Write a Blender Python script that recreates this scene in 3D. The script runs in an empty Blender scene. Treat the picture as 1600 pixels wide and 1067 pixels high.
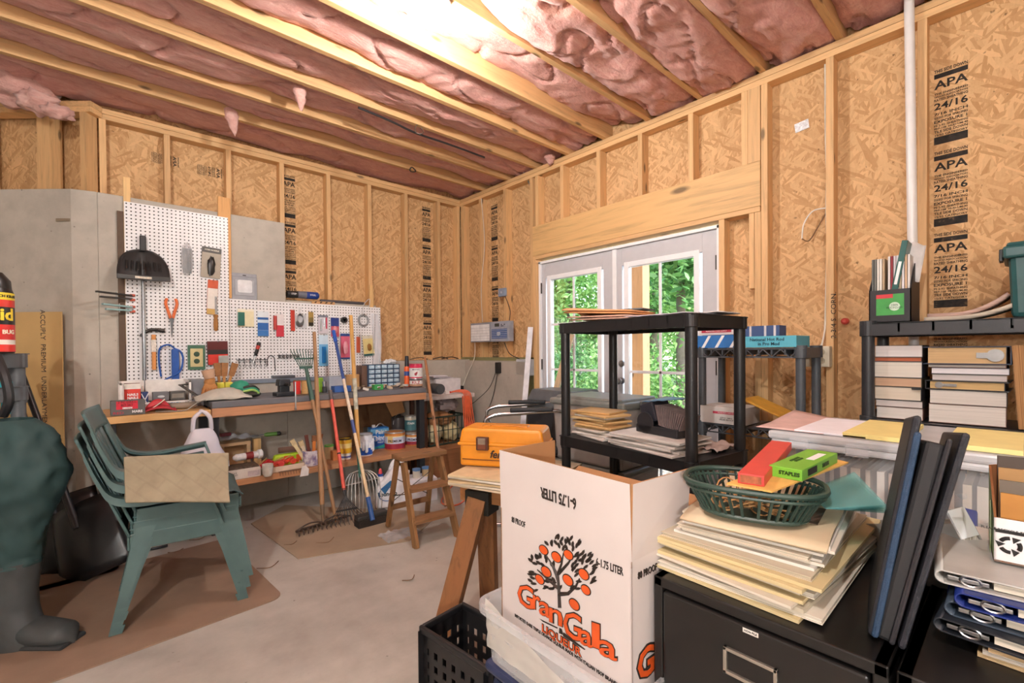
import bpy, bmesh, math, random
from math import pi, sin, cos, radians
from mathutils import Vector, Matrix, noise, Euler
random.seed(7)
SC = bpy.context.scene
COL = SC.collection
# ------------------------------------------------------------------ camera
CAM = Vector((-3.151, -4.382, 1.23)); FPX = 722.84; YAW = .7327; PIT = -.0111; ROL = -.0085; PPY = 556.45
_w = Vector((sin(YAW)*cos(PIT), cos(YAW)*cos(PIT), sin(PIT)))
_r0 = Vector((cos(YAW), -sin(YAW), 0)); _u0 = _r0.cross(_w)
_r = cos(ROL)*_r0 + sin(ROL)*_u0; _u = -sin(ROL)*_r0 + cos(ROL)*_u0
cam = bpy.data.cameras.new('camera'); camo = bpy.data.objects.new('camera', cam); COL.objects.link(camo)
cam.sensor_width = 36; cam.lens = FPX/1600*36; cam.shift_y = (PPY-533.5)/1600; cam.clip_start = .05
camo.matrix_world = Matrix(((_r.x, _u.x, -_w.x, CAM.x), (_r.y, _u.y, -_w.y, CAM.y), (_r.z, _u.z, -_w.z, CAM.z), (0, 0, 0, 1)))
SC.camera = camo
def P(x, y, ax, v):
    'point of the room seen at (x, y) of the photograph on the plane coordinate[ax] = v'
    d = (x-800)/FPX*_r + (PPY-y)/FPX*_u + _w
    return CAM + d*((v-CAM[ax])/d[ax])
def PD(x, y, dist):
    return CAM + ((x-800)/FPX*_r + (PPY-y)/FPX*_u + _w)*dist
SC.view_settings.view_transform = 'Standard'; SC.view_settings.look = 'None'; SC.view_settings.gamma = 1
SC.view_settings.use_curve_mapping = False; SC.view_settings.exposure = 0.22
# ------------------------------------------------------------------ materials
def lin(h):
    if isinstance(h, str):
        h = h.lstrip('#'); v = [int(h[i:i+2], 16)/255 for i in (0, 2, 4)]
        return tuple(x/12.92 if x <= .04045 else ((x+.055)/1.055)**2.4 for x in v)
    return h
MC = {}
class N:
    'small node-tree writer'
    def __init__(s, name):
        s.m = bpy.data.materials.new(name); s.m.use_nodes = True; s.t = s.m.node_tree; s.n = s.t.nodes
        s.b = s.n['Principled BSDF']; s.o = s.n['Material Output']
    def add(s, typ, **kw):
        x = s.n.new(typ)
        for k, v in kw.items():
            if k.startswith('i_'):
                x.inputs[k[2:].replace('_', ' ')].default_value = v
            else: setattr(x, k, v)
        return x
    def link(s, a, b): s.t.links.new(a, b)
    def coord(s, scale=(1, 1, 1), rot=(0, 0, 0), src='Object'):
        tc = s.add('ShaderNodeTexCoord'); mp = s.add('ShaderNodeMapping')
        mp.inputs['Scale'].default_value = scale; mp.inputs['Rotation'].default_value = rot
        s.link(tc.outputs[src], mp.inputs['Vector']); return mp.outputs['Vector']
    def noise(s, vec, scale=5, detail=4, rough=.55, dist=0):
        x = s.add('ShaderNodeTexNoise'); s.link(vec, x.inputs['Vector'])
        x.inputs['Scale'].default_value = scale; x.inputs['Detail'].default_value = detail
        x.inputs['Roughness'].default_value = rough; x.inputs['Distortion'].default_value = dist
        return x.outputs['Fac']
    def ramp(s, fac, stops):
        x = s.add('ShaderNodeValToRGB'); s.link(fac, x.inputs['Fac']); e = x.color_ramp.elements
        while len(e) < len(stops): e.new(.5)
        for q, (p, c) in zip(e, stops): q.position = p; q.color = (*lin(c), 1) if not isinstance(c, (int, float)) else (c, c, c, 1)
        return x.outputs['Color']
    def mix(s, fac, a, b, mode='MIX'):
        x = s.add('ShaderNodeMix', data_type='RGBA', blend_type=mode)
        for sock, v in ((x.inputs['Factor'], fac), (x.inputs['A'], a), (x.inputs['B'], b)):
            if hasattr(v, 'is_output'): s.link(v, sock)
            elif isinstance(v, (int, float)): sock.default_value = v if sock.type == 'VALUE' else (v, v, v, 1)
            else: sock.default_value = (*lin(v), 1)
        return x.outputs['Result']
    def math(s, op, a, b=None):
        x = s.add('ShaderNodeMath', operation=op)
        for i, v in enumerate((a, b)):
            if v is None: continue
            if hasattr(v, 'is_output'): s.link(v, x.inputs[i])
            else: x.inputs[i].default_value = v
        return x.outputs[0]
    def bump(s, h, strength=.3, dist=.01):
        x = s.add('ShaderNodeBump'); s.link(h, x.inputs['Height'])
        x.inputs['Strength'].default_value = strength; x.inputs['Distance'].default_value = dist
        s.link(x.outputs['Normal'], s.b.inputs['Normal'])
    def fin(s, col, rough=.5, metal=0, spec=.5):
        if hasattr(col, 'is_output'): s.link(col, s.b.inputs['Base Color'])
        else: s.b.inputs['Base Color'].default_value = (*lin(col), 1)
        if hasattr(rough, 'is_output'): s.link(rough, s.b.inputs['Roughness'])
        else: s.b.inputs['Roughness'].default_value = rough
        s.b.inputs['Metallic'].default_value = metal; s.b.inputs['Specular IOR Level'].default_value = spec
        return s.m
def scl(c, k): return tuple(min(1, max(0, x*k)) for x in lin(c))
def pl(color, rough=.45, var=.12, scale=18, metal=0, bump=0, spec=.5, name=None):
    'plain surface with slight procedural mottling'
    k = ('pl', color, rough, var, scale, metal, bump, spec)
    if k in MC: return MC[k]
    n = N(name or 'surface'); v = n.coord(); f = n.noise(v, scale, 5)
    n.fin(n.ramp(f, [(.3, scl(color, 1-var)), (.7, scl(color, 1+var))]), rough, metal, spec)
    if bump: n.bump(n.noise(v, scale*6, 3), bump, .004)
    MC[k] = n.m; return n.m
def wood(color, along=2, rough=.6, dark=.72, scale=1, knots=True):
    k = ('wood', color, along, rough, dark, scale, knots)
    if k in MC: return MC[k]
    n = N('pine_lumber'); s = [26*scale]*3; s[along] = 1.6*scale
    oi = n.add('ShaderNodeObjectInfo'); tc = n.add('ShaderNodeTexCoord'); off = n.add('ShaderNodeVectorMath', operation='MULTIPLY_ADD')
    n.link(oi.outputs['Random'], off.inputs[0]); off.inputs[1].default_value = (7, 13, 29); n.link(tc.outputs['Object'], off.inputs[2])
    mp = n.add('ShaderNodeMapping'); mp.inputs['Scale'].default_value = s; n.link(off.outputs[0], mp.inputs['Vector'])
    f = n.noise(mp.outputs[0], 1.5, 6, .65, .8)
    c = n.ramp(f, [(.28, scl(color, dark)), (.5, color), (.75, scl(color, 1.12))])
    if knots:
        s2 = [9*scale]*3; s2[along] = 3*scale
        m2 = n.add('ShaderNodeMapping'); m2.inputs['Scale'].default_value = s2; n.link(off.outputs[0], m2.inputs['Vector'])
        vo = n.add('ShaderNodeTexVoronoi'); n.link(m2.outputs[0], vo.inputs['Vector']); vo.inputs['Scale'].default_value = .9
        kn = n.ramp(vo.outputs['Distance'], [(.06, 1.0), (.13, 0.0)])
        c = n.mix(kn, c, scl(color, .3))
    hue = n.math('MULTIPLY_ADD', oi.outputs['Random'], .22); hue.node.inputs[2].default_value = .88
    c = n.mix(1, c, hue, 'MULTIPLY')
    n.fin(c, rough); n.bump(f, .12, .002)
    MC[k] = n.m; return n.m
def osb_mat(a, b, d, sg=1):
    n = N('oriented_strand_board'); tc = n.add('ShaderNodeTexCoord'); sp = n.add('ShaderNodeSeparateXYZ'); n.link(tc.outputs['Object'], sp.inputs[0])
    cb = n.add('ShaderNodeCombineXYZ'); n.link(n.math('ADD', sp.outputs['X'], n.math('MULTIPLY', sp.outputs['Y'], sg)), cb.inputs[0]); n.link(sp.outputs['Z'], cb.inputs[1])
    wn = n.add('ShaderNodeTexNoise', noise_dimensions='3D'); n.link(cb.outputs[0], wn.inputs['Vector']); wn.inputs['Scale'].default_value = 7
    wa = n.add('ShaderNodeVectorMath', operation='MULTIPLY_ADD'); n.link(wn.outputs['Color'], wa.inputs[0]); wa.inputs[1].default_value = (.012, .012, 0); n.link(cb.outputs[0], wa.inputs[2])
    base = wa.outputs[0]; layers = []
    for i, (ang, sx, sy) in enumerate(((1.5, 10, 60), (1.15, 11, 75), (1.9, 10, 65), (.6, 13, 70), (2.5, 11, 65))):
        x = n.add('ShaderNodeMapping'); n.link(base, x.inputs['Vector']); y = n.add('ShaderNodeMapping'); n.link(x.outputs[0], y.inputs['Vector'])
        x.inputs['Rotation'].default_value = (0, 0, ang); x.inputs['Location'].default_value = (i*1.7, i*.9, 0); y.inputs['Scale'].default_value = (sx, sy, 0)
        vo = n.add('ShaderNodeTexVoronoi', voronoi_dimensions='2D', feature='F1'); n.link(y.outputs[0], vo.inputs['Vector']); vo.inputs['Scale'].default_value = 1
        sep = n.add('ShaderNodeSeparateColor'); n.link(vo.outputs['Color'], sep.inputs[0]); layers.append((sep.outputs[0], sep.outputs[1], sep.outputs[2], y.outputs[0]))
    v = layers[0][0]
    for (r, g, q, mv), thr in zip(layers[1:], (.6, .62, .68, .72)):
        v = n.mix(n.math('GREATER_THAN', g, thr), v, r)
    grain = n.noise(layers[0][3], 2.2, 4)
    fine = n.noise(base, 90, 4)
    v = n.mix(.30, v, grain); v = n.mix(.2, v, fine)
    c = n.ramp(v, [(.2, d), (.4, a), (.58, b), (.8, scl(b, 1.15))])
    big = n.noise(base, 1.3, 3); c = n.mix(n.ramp(big, [(.35, 0.0), (.7, .35)]), c, scl(a, .82))
    spots = n.noise(base, 26, 2); c = n.mix(n.ramp(spots, [(.70, 0.0), (.75, .8)]), c, scl(d, .3))
    n.fin(c, .7, 0, .3); n.bump(v, .3, .003)
    return n.m
def concrete_mat(a, b, sc=1.0, stain='#8d7d68', rough=.75, pits=True, stam=.3):
    n = N('concrete'); v = n.coord()
    f = n.noise(v, 2.2*sc, 8, .62); g = n.noise(v, 9*sc, 6, .6)
    c = n.mix(n.ramp(f, [(.32, 0.0), (.68, 1.0)]), a, b)
    c = n.mix(n.ramp(g, [(.45, 0.0), (.8, .4)]), c, scl(a, .8))
    h = n.noise(v, 1.1*sc, 5); c = n.mix(n.ramp(h, [(.5, 0.0), (.75, stam)]), c, stain)
    if pits:
        vo = n.add('ShaderNodeTexVoronoi'); n.link(v, vo.inputs['Vector']); vo.inputs['Scale'].default_value = 16
        pm = n.math('MULTIPLY', n.ramp(vo.outputs['Distance'], [(.05, 1.0), (.1, 0.0)]), n.ramp(g, [(.5, 0.0), (.6, 1.0)]))
        c = n.mix(pm, c, scl(a, .35))
    n.fin(c, rough, 0, .4); n.bump(n.noise(v, 40, 5), .15, .004)
    return n.m
def pegboard_mat():
    n = N('white_pegboard'); tc = n.add('ShaderNodeTexCoord'); sp = n.add('ShaderNodeSeparateXYZ'); n.link(tc.outputs['Object'], sp.inputs[0])
    q = []
    for ax in ('X', 'Z'):
        f = n.math('FRACT', n.math('MULTIPLY', sp.outputs[ax], 1/.0254)); q.append(n.math('SUBTRACT', f, .5))
    d2 = n.math('ADD', n.math('MULTIPLY', q[0], q[0]), n.math('MULTIPLY', q[1], q[1]))
    hole = n.math('LESS_THAN', d2, .19**2)
    f = n.noise(tc.outputs['Object'], 5, 4)
    n.fin(n.mix(hole, n.ramp(f, [(.3, '#e3e2e4'), (.7, '#f1f0f1')]), '#2a2724'), .35); return n.m
def insul_mat(c1, c2, c3):
    n = N('fiberglass_insulation'); v = n.coord((1, 3, 3)); f = n.noise(v, 5, 8, .7, 1.2); g = n.noise(v, 30, 6, .7)
    c = n.ramp(f, [(.25, c1), (.5, c2), (.78, c3)]); c = n.mix(.25, c, n.ramp(g, [(.3, c1), (.7, c3)]))
    n.fin(c, .95, 0, .1); n.bump(n.mix(.5, f, g), .6, .03)
    n.b.inputs['Sheen Weight'].default_value = .25
    return n.m
def glass_mat(name, tint='#ffffff', rough=0.0, alpha=.12):
    n = N(name); t = n.add('ShaderNodeBsdfTransparent'); t.inputs[0].default_value = (*lin(tint), 1)
    g = n.add('ShaderNodeBsdfGlossy'); g.inputs['Roughness'].default_value = rough; fr = n.add('ShaderNodeFresnel'); fr.inputs[0].default_value = 1.45
    mx = n.add('ShaderNodeMixShader'); n.link(fr.outputs[0], mx.inputs[0]); n.link(t.outputs[0], mx.inputs[1]); n.link(g.outputs[0], mx.inputs[2])
    n.link(mx.outputs[0], n.o.inputs[0]); return n.m
def cloudy_mat(name, color, k=.45, rough=.25):
    'translucent plastic: part see-through, part milky'
    kk = ('cl', color, k, rough)
    if kk in MC: return MC[kk]
    n = N(name); t = n.add('ShaderNodeBsdfTransparent'); t.inputs[0].default_value = (*[x**.3 for x in lin(color)], 1)
    n.b.inputs['Base Color'].default_value = (*lin(color), 1); n.b.inputs['Roughness'].default_value = rough
    f = n.noise(n.coord(), 9, 3); fa = n.math('MULTIPLY_ADD', f, .2); fa.node.inputs[2].default_value = k-.1
    mx = n.add('ShaderNodeMixShader'); n.link(fa, mx.inputs[0]); n.link(t.outputs[0], mx.inputs[1]); n.link(n.b.outputs[0], mx.inputs[2])
    n.link(mx.outputs[0], n.o.inputs[0]); MC[kk] = n.m; return n.m
def leaf_mat(c1, c2, c3):
    n = N('leaves'); oi = n.add('ShaderNodeNewGeometry'); f = n.noise(n.coord(), 3, 4)
    v = n.mix(.6, f, oi.outputs['Random Per Island'])
    c = n.ramp(v, [(.2, c1), (.5, c2), (.8, c3)])
    n.fin(c, .5); tr = n.add('ShaderNodeBsdfTranslucent'); n.link(c, tr.inputs[0])
    mx = n.add('ShaderNodeMixShader'); mx.inputs[0].default_value = .45; n.link(n.b.outputs[0], mx.inputs[1]); n.link(tr.outputs[0], mx.inputs[2])
    n.link(mx.outputs[0], n.o.inputs[0]); return n.m
def emit_mat(color, strength):
    n = N('lamp_glow'); e = n.add('ShaderNodeEmission'); e.inputs[0].default_value = (*lin(color), 1); e.inputs[1].default_value = strength
    n.link(e.outputs[0], n.o.inputs[0]); return n.m
def edges_mat(base, dark, axis=2, freq=500):
    'page edges: fine lines across the given axis'
    k = ('ed', base, dark, axis, freq)
    if k in MC: return MC[k]
    n = N('page_edges'); s = [3, 3, 3]; s[axis] = freq; f = n.noise(n.coord(tuple(s)), 1, 2)
    n.fin(n.ramp(f, [(.35, dark), (.6, base)]), .8, 0, .2); MC[k] = n.m; return n.m
# ------------------------------------------------------------------ mesh writer
class B:
    def __init__(s, m=None): s.v = []; s.f = []; s.mi = []; s.cur = 0; s.m = m or Matrix()
    def mat(s, i): s.cur = i; return s
    def put(s, vs, fs):
        o = len(s.v); s.v += [s.m @ Vector(q) for q in vs]
        s.f += [tuple(o+i for i in f) for f in fs]; s.mi += [s.cur]*len(fs); return s
    def box(s, c, d, rz=0, rx=0, ry=0, taper=1):
        M = Matrix.Translation(c) @ Euler((rx, ry, rz)).to_matrix().to_4x4()
        x, y, z = d[0]/2, d[1]/2, d[2]/2; t = taper
        vs = [(-x, -y, -z), (x, -y, -z), (x, y, -z), (-x, y, -z), (-x*t, -y*t, z), (x*t, -y*t, z), (x*t, y*t, z), (-x*t, y*t, z)]
        return s.put([M @ Vector(q) for q in vs], [(3, 2, 1, 0), (4, 5, 6, 7), (0, 1, 5, 4), (1, 2, 6, 5), (2, 3, 7, 6), (3, 0, 4, 7)])
    def bb(s, a, b):
        return s.box([(a[i]+b[i])/2 for i in range(3)], [abs(b[i]-a[i]) for i in range(3)])
    def bar(s, p, q, w, h, up=(0, 0, 1), taper=1):
        'rectangular bar from p to q: w sideways, h along up'
        p, q = Vector(p), Vector(q); d = (q-p); L = d.length; d.normalize(); u = Vector(up)
        sd = d.cross(u)
        if sd.length < 1e-4: sd = d.cross(Vector((1, 0, 0)))
        sd.normalize(); u = sd.cross(d)
        vs = []
        for e, k in ((p, 1), (q, taper)):
            for a, b in ((-1, -1), (1, -1), (1, 1), (-1, 1)): vs.append(e + sd*a*w/2*k + u*b*h/2*k)
        return s.put(vs, [(3, 2, 1, 0), (4, 5, 6, 7), (0, 1, 5, 4), (1, 2, 6, 5), (2, 3, 7, 6), (3, 0, 4, 7)])
    def tube(s, pts, r, n=8, cap=True, closed=False):
        pts = [Vector(p) for p in pts]; k = len(pts); rr = r if isinstance(r, (list, tuple)) else [r]*k
        vs = []; ref = None
        for i, p in enumerate(pts):
            a = pts[i-1] if (i > 0 or closed) else p; b = pts[(i+1) % k] if (i < k-1 or closed) else p
            d = (b-a)
            if d.length < 1e-9: d = Vector((0, 0, 1))
            d.normalize()
            if ref is None:
                ref = Vector((0, 0, 1)) if abs(d.z) < .9 else Vector((1, 0, 0))
            sd = d.cross(ref); sd.normalize(); u = sd.cross(d); ref = u
            for j in range(n):
                t = 2*pi*j/n; vs.append(p + (sd*cos(t)+u*sin(t))*rr[i])
        fs = []
        for i in range(k if closed else k-1):
            for j in range(n):
                a = i*n+j; b = i*n+(j+1) % n; c = ((i+1) % k)*n+(j+1) % n; d = ((i+1) % k)*n+j
                fs.append((a, b, c, d))
        if cap and not closed: fs += [tuple(range(n))[::-1], tuple((k-1)*n+j for j in range(n))]
        return s.put(vs, fs)
    def lathe(s, prof, c=(0, 0, 0), n=24, axis='z', cap=True, sx=1, sy=1):
        vs = []; R = {'z': Matrix(), 'x': Matrix.Rotation(pi/2, 4, 'Y'), 'y': Matrix.Rotation(-pi/2, 4, 'X')}[axis]
        for r, z in prof:
            for j in range(n):
                t = 2*pi*j/n; vs.append(Vector(c) + (R @ Vector((r*cos(t)*sx, r*sin(t)*sy, z))))
        fs = []
        for i in range(len(prof)-1):
            for j in range(n): fs.append((i*n+j, i*n+(j+1) % n, (i+1)*n+(j+1) % n, (i+1)*n+j))
        if cap: fs += [tuple(range(n))[::-1], tuple((len(prof)-1)*n+j for j in range(n))]
        return s.put(vs, fs)
    def prism(s, poly, h, M=None):
        'polygon in local xy, extruded along z by h'
        M = M or Matrix(); n = len(poly)
        vs = [M @ Vector((x, y, 0)) for x, y in poly] + [M @ Vector((x, y, h)) for x, y in poly]
        fs = [tuple(range(n))[::-1], tuple(range(n, 2*n))] + [(i, (i+1) % n, n+(i+1) % n, n+i) for i in range(n)]
        return s.put(vs, fs)
    def grid(s, fn, nu, nv, closed_u=False):
        vs = [fn(i/(nu-(0 if closed_u else 1)), j/(nv-1)) for j in range(nv) for i in range(nu)]; fs = []
        for j in range(nv-1):
            for i in range(nu if closed_u else nu-1):
                fs.append((j*nu+i, j*nu+(i+1) % nu, (j+1)*nu+(i+1) % nu, (j+1)*nu+i))
        return s.put(vs, fs)
    def blob(s, c, r, seed=0, amp=.2, n=14, fr=2.0):
        c = Vector(c); r = Vector(r) if not isinstance(r, (int, float)) else Vector((r, r, r))
        def fn(u, v):
            t = 2*pi*u; p = pi*(v*.998+.001); d = Vector((sin(p)*cos(t), sin(p)*sin(t), cos(p)))
            k = 1+amp*noise.noise(d*fr+Vector((seed*3.1, seed*1.7, 0)))
            return c+Vector((d.x*r.x, d.y*r.y, d.z*r.z))*k
        return s.grid(fn, n, n//2+2, True)
    def build(s, name, mats, parent=None, bevel=0, smooth=False, solid=0, sub=0, seg=2, loc=None):
        me = bpy.data.meshes.new(name); me.from_pydata([tuple(q) for q in s.v], [], s.f)
        for m in (mats if isinstance(mats, (list, tuple)) else [mats]): me.materials.append(m)
        me.polygons.foreach_set('material_index', s.mi)
        bm = bmesh.new(); bm.from_mesh(me); bmesh.ops.recalc_face_normals(bm, faces=bm.faces); bm.to_mesh(me); bm.free()
        if smooth:
            me.polygons.foreach_set('use_smooth', [True]*len(me.polygons))
            if smooth != 'all': me.set_sharp_from_angle(angle=radians(38))
        o = bpy.data.objects.new(name, me); COL.objects.link(o)
        if parent is not None: o.parent = parent
        if loc is not None:
            L = Vector(loc); me.transform(Matrix.Translation(-L)); o.location = L
        if solid:
            q = o.modifiers.new('thickness', 'SOLIDIFY'); q.thickness = solid; q.offset = 0
        if bevel:
            q = o.modifiers.new('edges', 'BEVEL'); q.width = bevel; q.segments = seg; q.limit_method = 'ANGLE'; q.angle_limit = radians(35); q.harden_normals = False
        if sub:
            q = o.modifiers.new('round', 'SUBSURF'); q.levels = sub; q.render_levels = sub
        return o
def thing(name, label, cat, loc=(0, 0, 0), rz=0, group=None, rx=0, ry=0, kind=None):
    o = bpy.data.objects.new(name, None); COL.objects.link(o); o.empty_display_size = .05
    o.location = loc; o.rotation_euler = (rx, ry, rz); return tag(o, label, cat, group, kind)
def tag(o, label=None, cat=None, group=None, kind=None):
    if label: o['label'] = label
    if cat: o['category'] = cat
    if group: o['group'] = group
    if kind: o['kind'] = kind
    return o
def struct(o): o['kind'] = 'structure'; return o
def dup(o, loc=None, rz=None, label=None):
    r = o.copy(); COL.objects.link(r)
    if loc is not None: r.location = loc
    if rz is not None: r.rotation_euler.z = rz
    if label: r['label'] = label
    for ch in o.children:
        c = ch.copy(); COL.objects.link(c); c.parent = r
        for g in ch.children:
            d = g.copy(); COL.objects.link(d); d.parent = c
    return r
_fc = {}
def text(s, name, mat, size, M, parent, align='CENTER', bold=0, sx=1, shear=0, depth=.0006):
    'flat lettering as a thin mesh, in the xy plane of M'
    cu = bpy.data.curves.new(name, 'FONT'); cu.body = s; cu.size = size; cu.align_x = align; cu.align_y = 'CENTER'; cu.offset = bold; cu.shear = shear
    cu.extrude = depth; cu.resolution_u = 2
    tmp = bpy.data.objects.new(name, cu); me = bpy.data.meshes.new_from_object(tmp); bpy.data.objects.remove(tmp); bpy.data.curves.remove(cu)
    me.transform(Matrix.Scale(sx, 4, (1, 0, 0))); me.transform(M); me.materials.clear(); me.materials.append(mat)
    o = bpy.data.objects.new(name, me); COL.objects.link(o); o.parent = parent; return o
def frame(o, x, y):
    'matrix with origin o and axes x, y (z = x cross y)'
    x = Vector(x).normalized(); y = Vector(y).normalized(); z = x.cross(y); o = Vector(o)
    return Matrix(((x.x, y.x, z.x, o.x), (x.y, y.y, z.y, o.y), (x.z, y.z, z.z, o.z), (0, 0, 0, 1)))
ORD = ['topmost', 'second from the top', 'third from the top', 'fourth from the top', 'fifth from the top', 'sixth from the top', 'seventh from the top', 'eighth from the top', 'ninth from the top', 'tenth from the top', 'eleventh from the top', 'twelfth from the top', 'thirteenth from the top', 'fourteenth from the top', 'fifteenth from the top', 'sixteenth from the top', 'seventeenth from the top', 'eighteenth from the top', 'nineteenth from the top', 'twentieth from the top']
def bez(p, n=12):
    'smooth curve through points'
    p = [Vector(q) for q in p]; out = []
    for i in range(len(p)-1):
        a = p[max(i-1, 0)]; b = p[i]; c = p[i+1]; d = p[min(i+2, len(p)-1)]
        for k in range(n):
            t = k/n; out.append(.5*((2*b)+(c-a)*t+(2*a-5*b+4*c-d)*t*t+(-a+3*b-3*c+d)*t**3))
    out.append(p[-1]); return out
def rrect(w, h, r, n=5):
    o = []
    for cx, cy, a0 in ((w/2-r, h/2-r, 0), (-w/2+r, h/2-r, 90), (-w/2+r, -h/2+r, 180), (w/2-r, -h/2+r, 270)):
        for k in range(n+1):
            a = radians(a0+90*k/n); o.append((cx+r*cos(a), cy+r*sin(a)))
    return o
BLACK = pl('#1c1c1e', .45, .2); DKGREY = pl('#3a3b3e', .5); STEEL = pl('#a9abad', .3, .1, 30, 1.0); DSTEEL = pl('#4c4a48', .4, .15, 30, .9); INK = pl('#1a1714', .7)
WHITE = pl('#ececec', .4, .04); PAPER = pl('#e6dfd6', .8, .05, 8); CARD = pl('#b98c5e', .85, .08, 6); MANILA = pl('#dcb98a', .8, .06, 6)
# ================================================================== room shell
PINE = '#dbb07c'
SX, SY, SZ = wood(PINE, 0), wood(PINE, 1), wood(PINE, 2)
JST = wood('#d8ac78', 0, .6, .75)
OSB = osb_mat('#c79d6e', '#d6af80', '#b88d5e'); OSBL = osb_mat('#c79d6e', '#d6af80', '#b88d5e', -1)
CONC = concrete_mat('#a9a297', '#c4bdb1', 1.2)
ZP = 2.90                                    # underside of the top plates
fl = B(); fl.bb((-6.6, -6.0, -.12), (.3, 3.0, 0))
struct(fl.build('floor', concrete_mat('#9a958c', '#c6c2b9', .7, '#8a775e', .36, True, .45)))
c = B(); c.bb((-6.6, -6.0, 3.215), (.3, 3.0, 3.24)); struct(c.build('ceiling', OSB))
# back wall: concrete stepping down, OSB above, lumber studs in front
b = B()
CF = -.18
b.bb((-3.13, CF, 0), (-1.945, .02, 2.33)); b.bb((-1.945, CF, 0), (-1.13, .02, 1.68)); b.bb((-1.13, CF+.02, 0), (.2, .10, 1.14))
struct(b.build('wall_back_foundation', CONC, bevel=.006))
b = B(); b.bb((-3.16, .092, 1.1), (.1, .104, 3.2)); wb = struct(b.build('wall_back', OSB))
# facet and receding part of the foundation at the left
d45 = Vector((-.743, .669, 0)); c0 = Vector((-3.13, CF, 0)); c1 = c0 + Vector((-.13, .03, 0)); c2 = c1 + d45*1.75
b = B()
b.prism([(c0.x, c0.y), (c1.x, c1.y), (c2.x, c2.y), (c2.x+.3, c2.y+.3), (c0.x, .3)], 2.33); struct(b.build('wall_left_foundation', CONC, bevel=.004))
def along(t, off=0): return c1 + d45*t + Vector((.669, .743, 0))*off
b = B(); q0, q1 = along(.13, .26), along(1.75, .26); b.bar((q0.x, q0.y, 2.75), (q1.x, q1.y, 2.75), .012, .9); struct(b.build('wall_left', OSBL))
for t0, wd in ((.028, .038), (.30, .09), (.72, .038), (1.16, .038)):
    b = B(); p = along(t0, .17); b.box((p.x, p.y, 2.615), (wd, .089, .57), rz=-.733); struct(b.build('wall_stud', SZ))
b = B(); p0, p1 = along(-.03, .17), along(1.75, .17); b.bar((p0.x, p0.y, ZP+.019), (p1.x, p1.y, ZP+.019), .089, .037); struct(b.build('trim_1', SX, bevel=.002))
b = B(); b.bar((p0.x, p0.y, ZP+.057), (p1.x, p1.y, ZP+.057), .089, .037); struct(b.build('trim_2', SX, bevel=.002))
# back wall studs
def ledge(x): return 2.33 if x < -1.945 else (1.68 if x < -1.13 else 1.14)
xs = [-3.094] + [-3.1129+.4064*n-.019 for n in range(1, 8)] + [-.02]
for x in xs:
    b = B(); z0 = ledge(x); b.bb((x-.019, 0, z0), (x+.019, .089, ZP)); struct(b.build('wall_stud', SZ, bevel=.002, loc=(x, 0, z0)))
b = B(); b.bb((-3.113, 0, ZP), (0, .089, ZP+.037)); struct(b.build('trim_3', SX, bevel=.002))
b = B(); b.bb((-3.113, 0, ZP+.039), (.089, .089, ZP+.076)); struct(b.build('trim_4', SX, bevel=.002))
b = B(); b.bb((-1.94, .0, 1.68), (-1.15, .089, 1.70)); struct(b.build('trim_5', pl('#9aa679', .8)))
# right wall: OSB sheet with the door opening, studs, header
DY0, DY1, DZ = -1.232, -2.985, 2.105         # rough opening
b = B()
b.bb((.092, .1, 0), (.104, DY0, 3.2)); b.bb((.092, DY0, DZ), (.104, DY1, 3.2)); b.bb((.092, DY1, 0), (.104, -6.0, 3.2))
wr = struct(b.build('wall_right', OSB))
b = B(); b.bb((-.06, .1, 0), (.09, -1.15, 1.13)); struct(b.build('wall_right_foundation', CONC, bevel=.006))
b = B(); b.bb((-.0, -.0, 1.13), (.089, -1.15, 1.165)); b.bb((-.063, -1.138, .0), (.089, -1.152, 1.14)); struct(b.build('trim_6', wood('#8f8c62', 1)))
def rst(y, z0=0, z1=ZP, w=.038, m=SZ):
    b = B(); b.bb((0, y, z0), (.089, y-w, z1)); struct(b.build('wall_stud', m, bevel=.002, loc=(0, y, z0)))
for y in (-.02, -.355, -.764): rst(y, 1.165)
rst(-1.156, 1.165); rst(-1.194, 0, 2.425); rst(-1.232+.0, 2.425, ZP)
HB, HT = 2.105, 2.425
b = B(); b.bb((-.002, -1.194, HB+.035), (.036, -3.25, HT)); b.bb((.05, -1.194, HB+.035), (.088, -3.25, HT)); struct(b.build('trim_7', wood('#e0b67c', 1, .55, .66, .55), bevel=.002))
b = B(); b.bb((-.004, -1.232, HB), (.089, -3.25, HB+.033)); struct(b.build('trim_8', SY, bevel=.002))
for y in (-1.55, -1.96, -2.36, -2.77): rst(y, HT)
rst(-3.135, HT); b = B(); b.bb((.0, -3.175, HT+.002), (.012, -3.25, ZP)); struct(b.build('trim_9', SZ))
rst(-3.255); rst(-3.215, 0, HB); rst(-3.18, 1.62, HB, .033); rst(-2.985, 0, HB)
for y in (-3.605, -4.005, -4.42, -4.83, -5.24): rst(y)
b = B(); b.bb((0, .0, ZP), (.089, -6, ZP+.037)); struct(b.build('trim_10', SY, bevel=.002))
b = B(); b.bb((0, -.0, ZP+.039), (.089, -6, ZP+.076)); struct(b.build('trim_11', SY, bevel=.002))
b = B(); b.bb((.1, .1, ZP+.076), (.14, -6, 3.215)); struct(b.build('trim_12', SY))
# walls behind the camera
b = B(); b.bb((-6.6, -6.0, 0), (.3, -5.9, 3.24)); struct(b.build('wall_front', pl('#e4e0d8', .8)))
b = B(); b.bb((-6.6, -6.0, 0), (-6.5, 3, 3.24)); struct(b.build('wall_far_left', pl('#dcd8d0', .8)))
b = B(); b.bb((-6.6, 2.9, 0), (.3, 3.0, 3.24)); struct(b.build('wall_rear', CONC))
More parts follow.
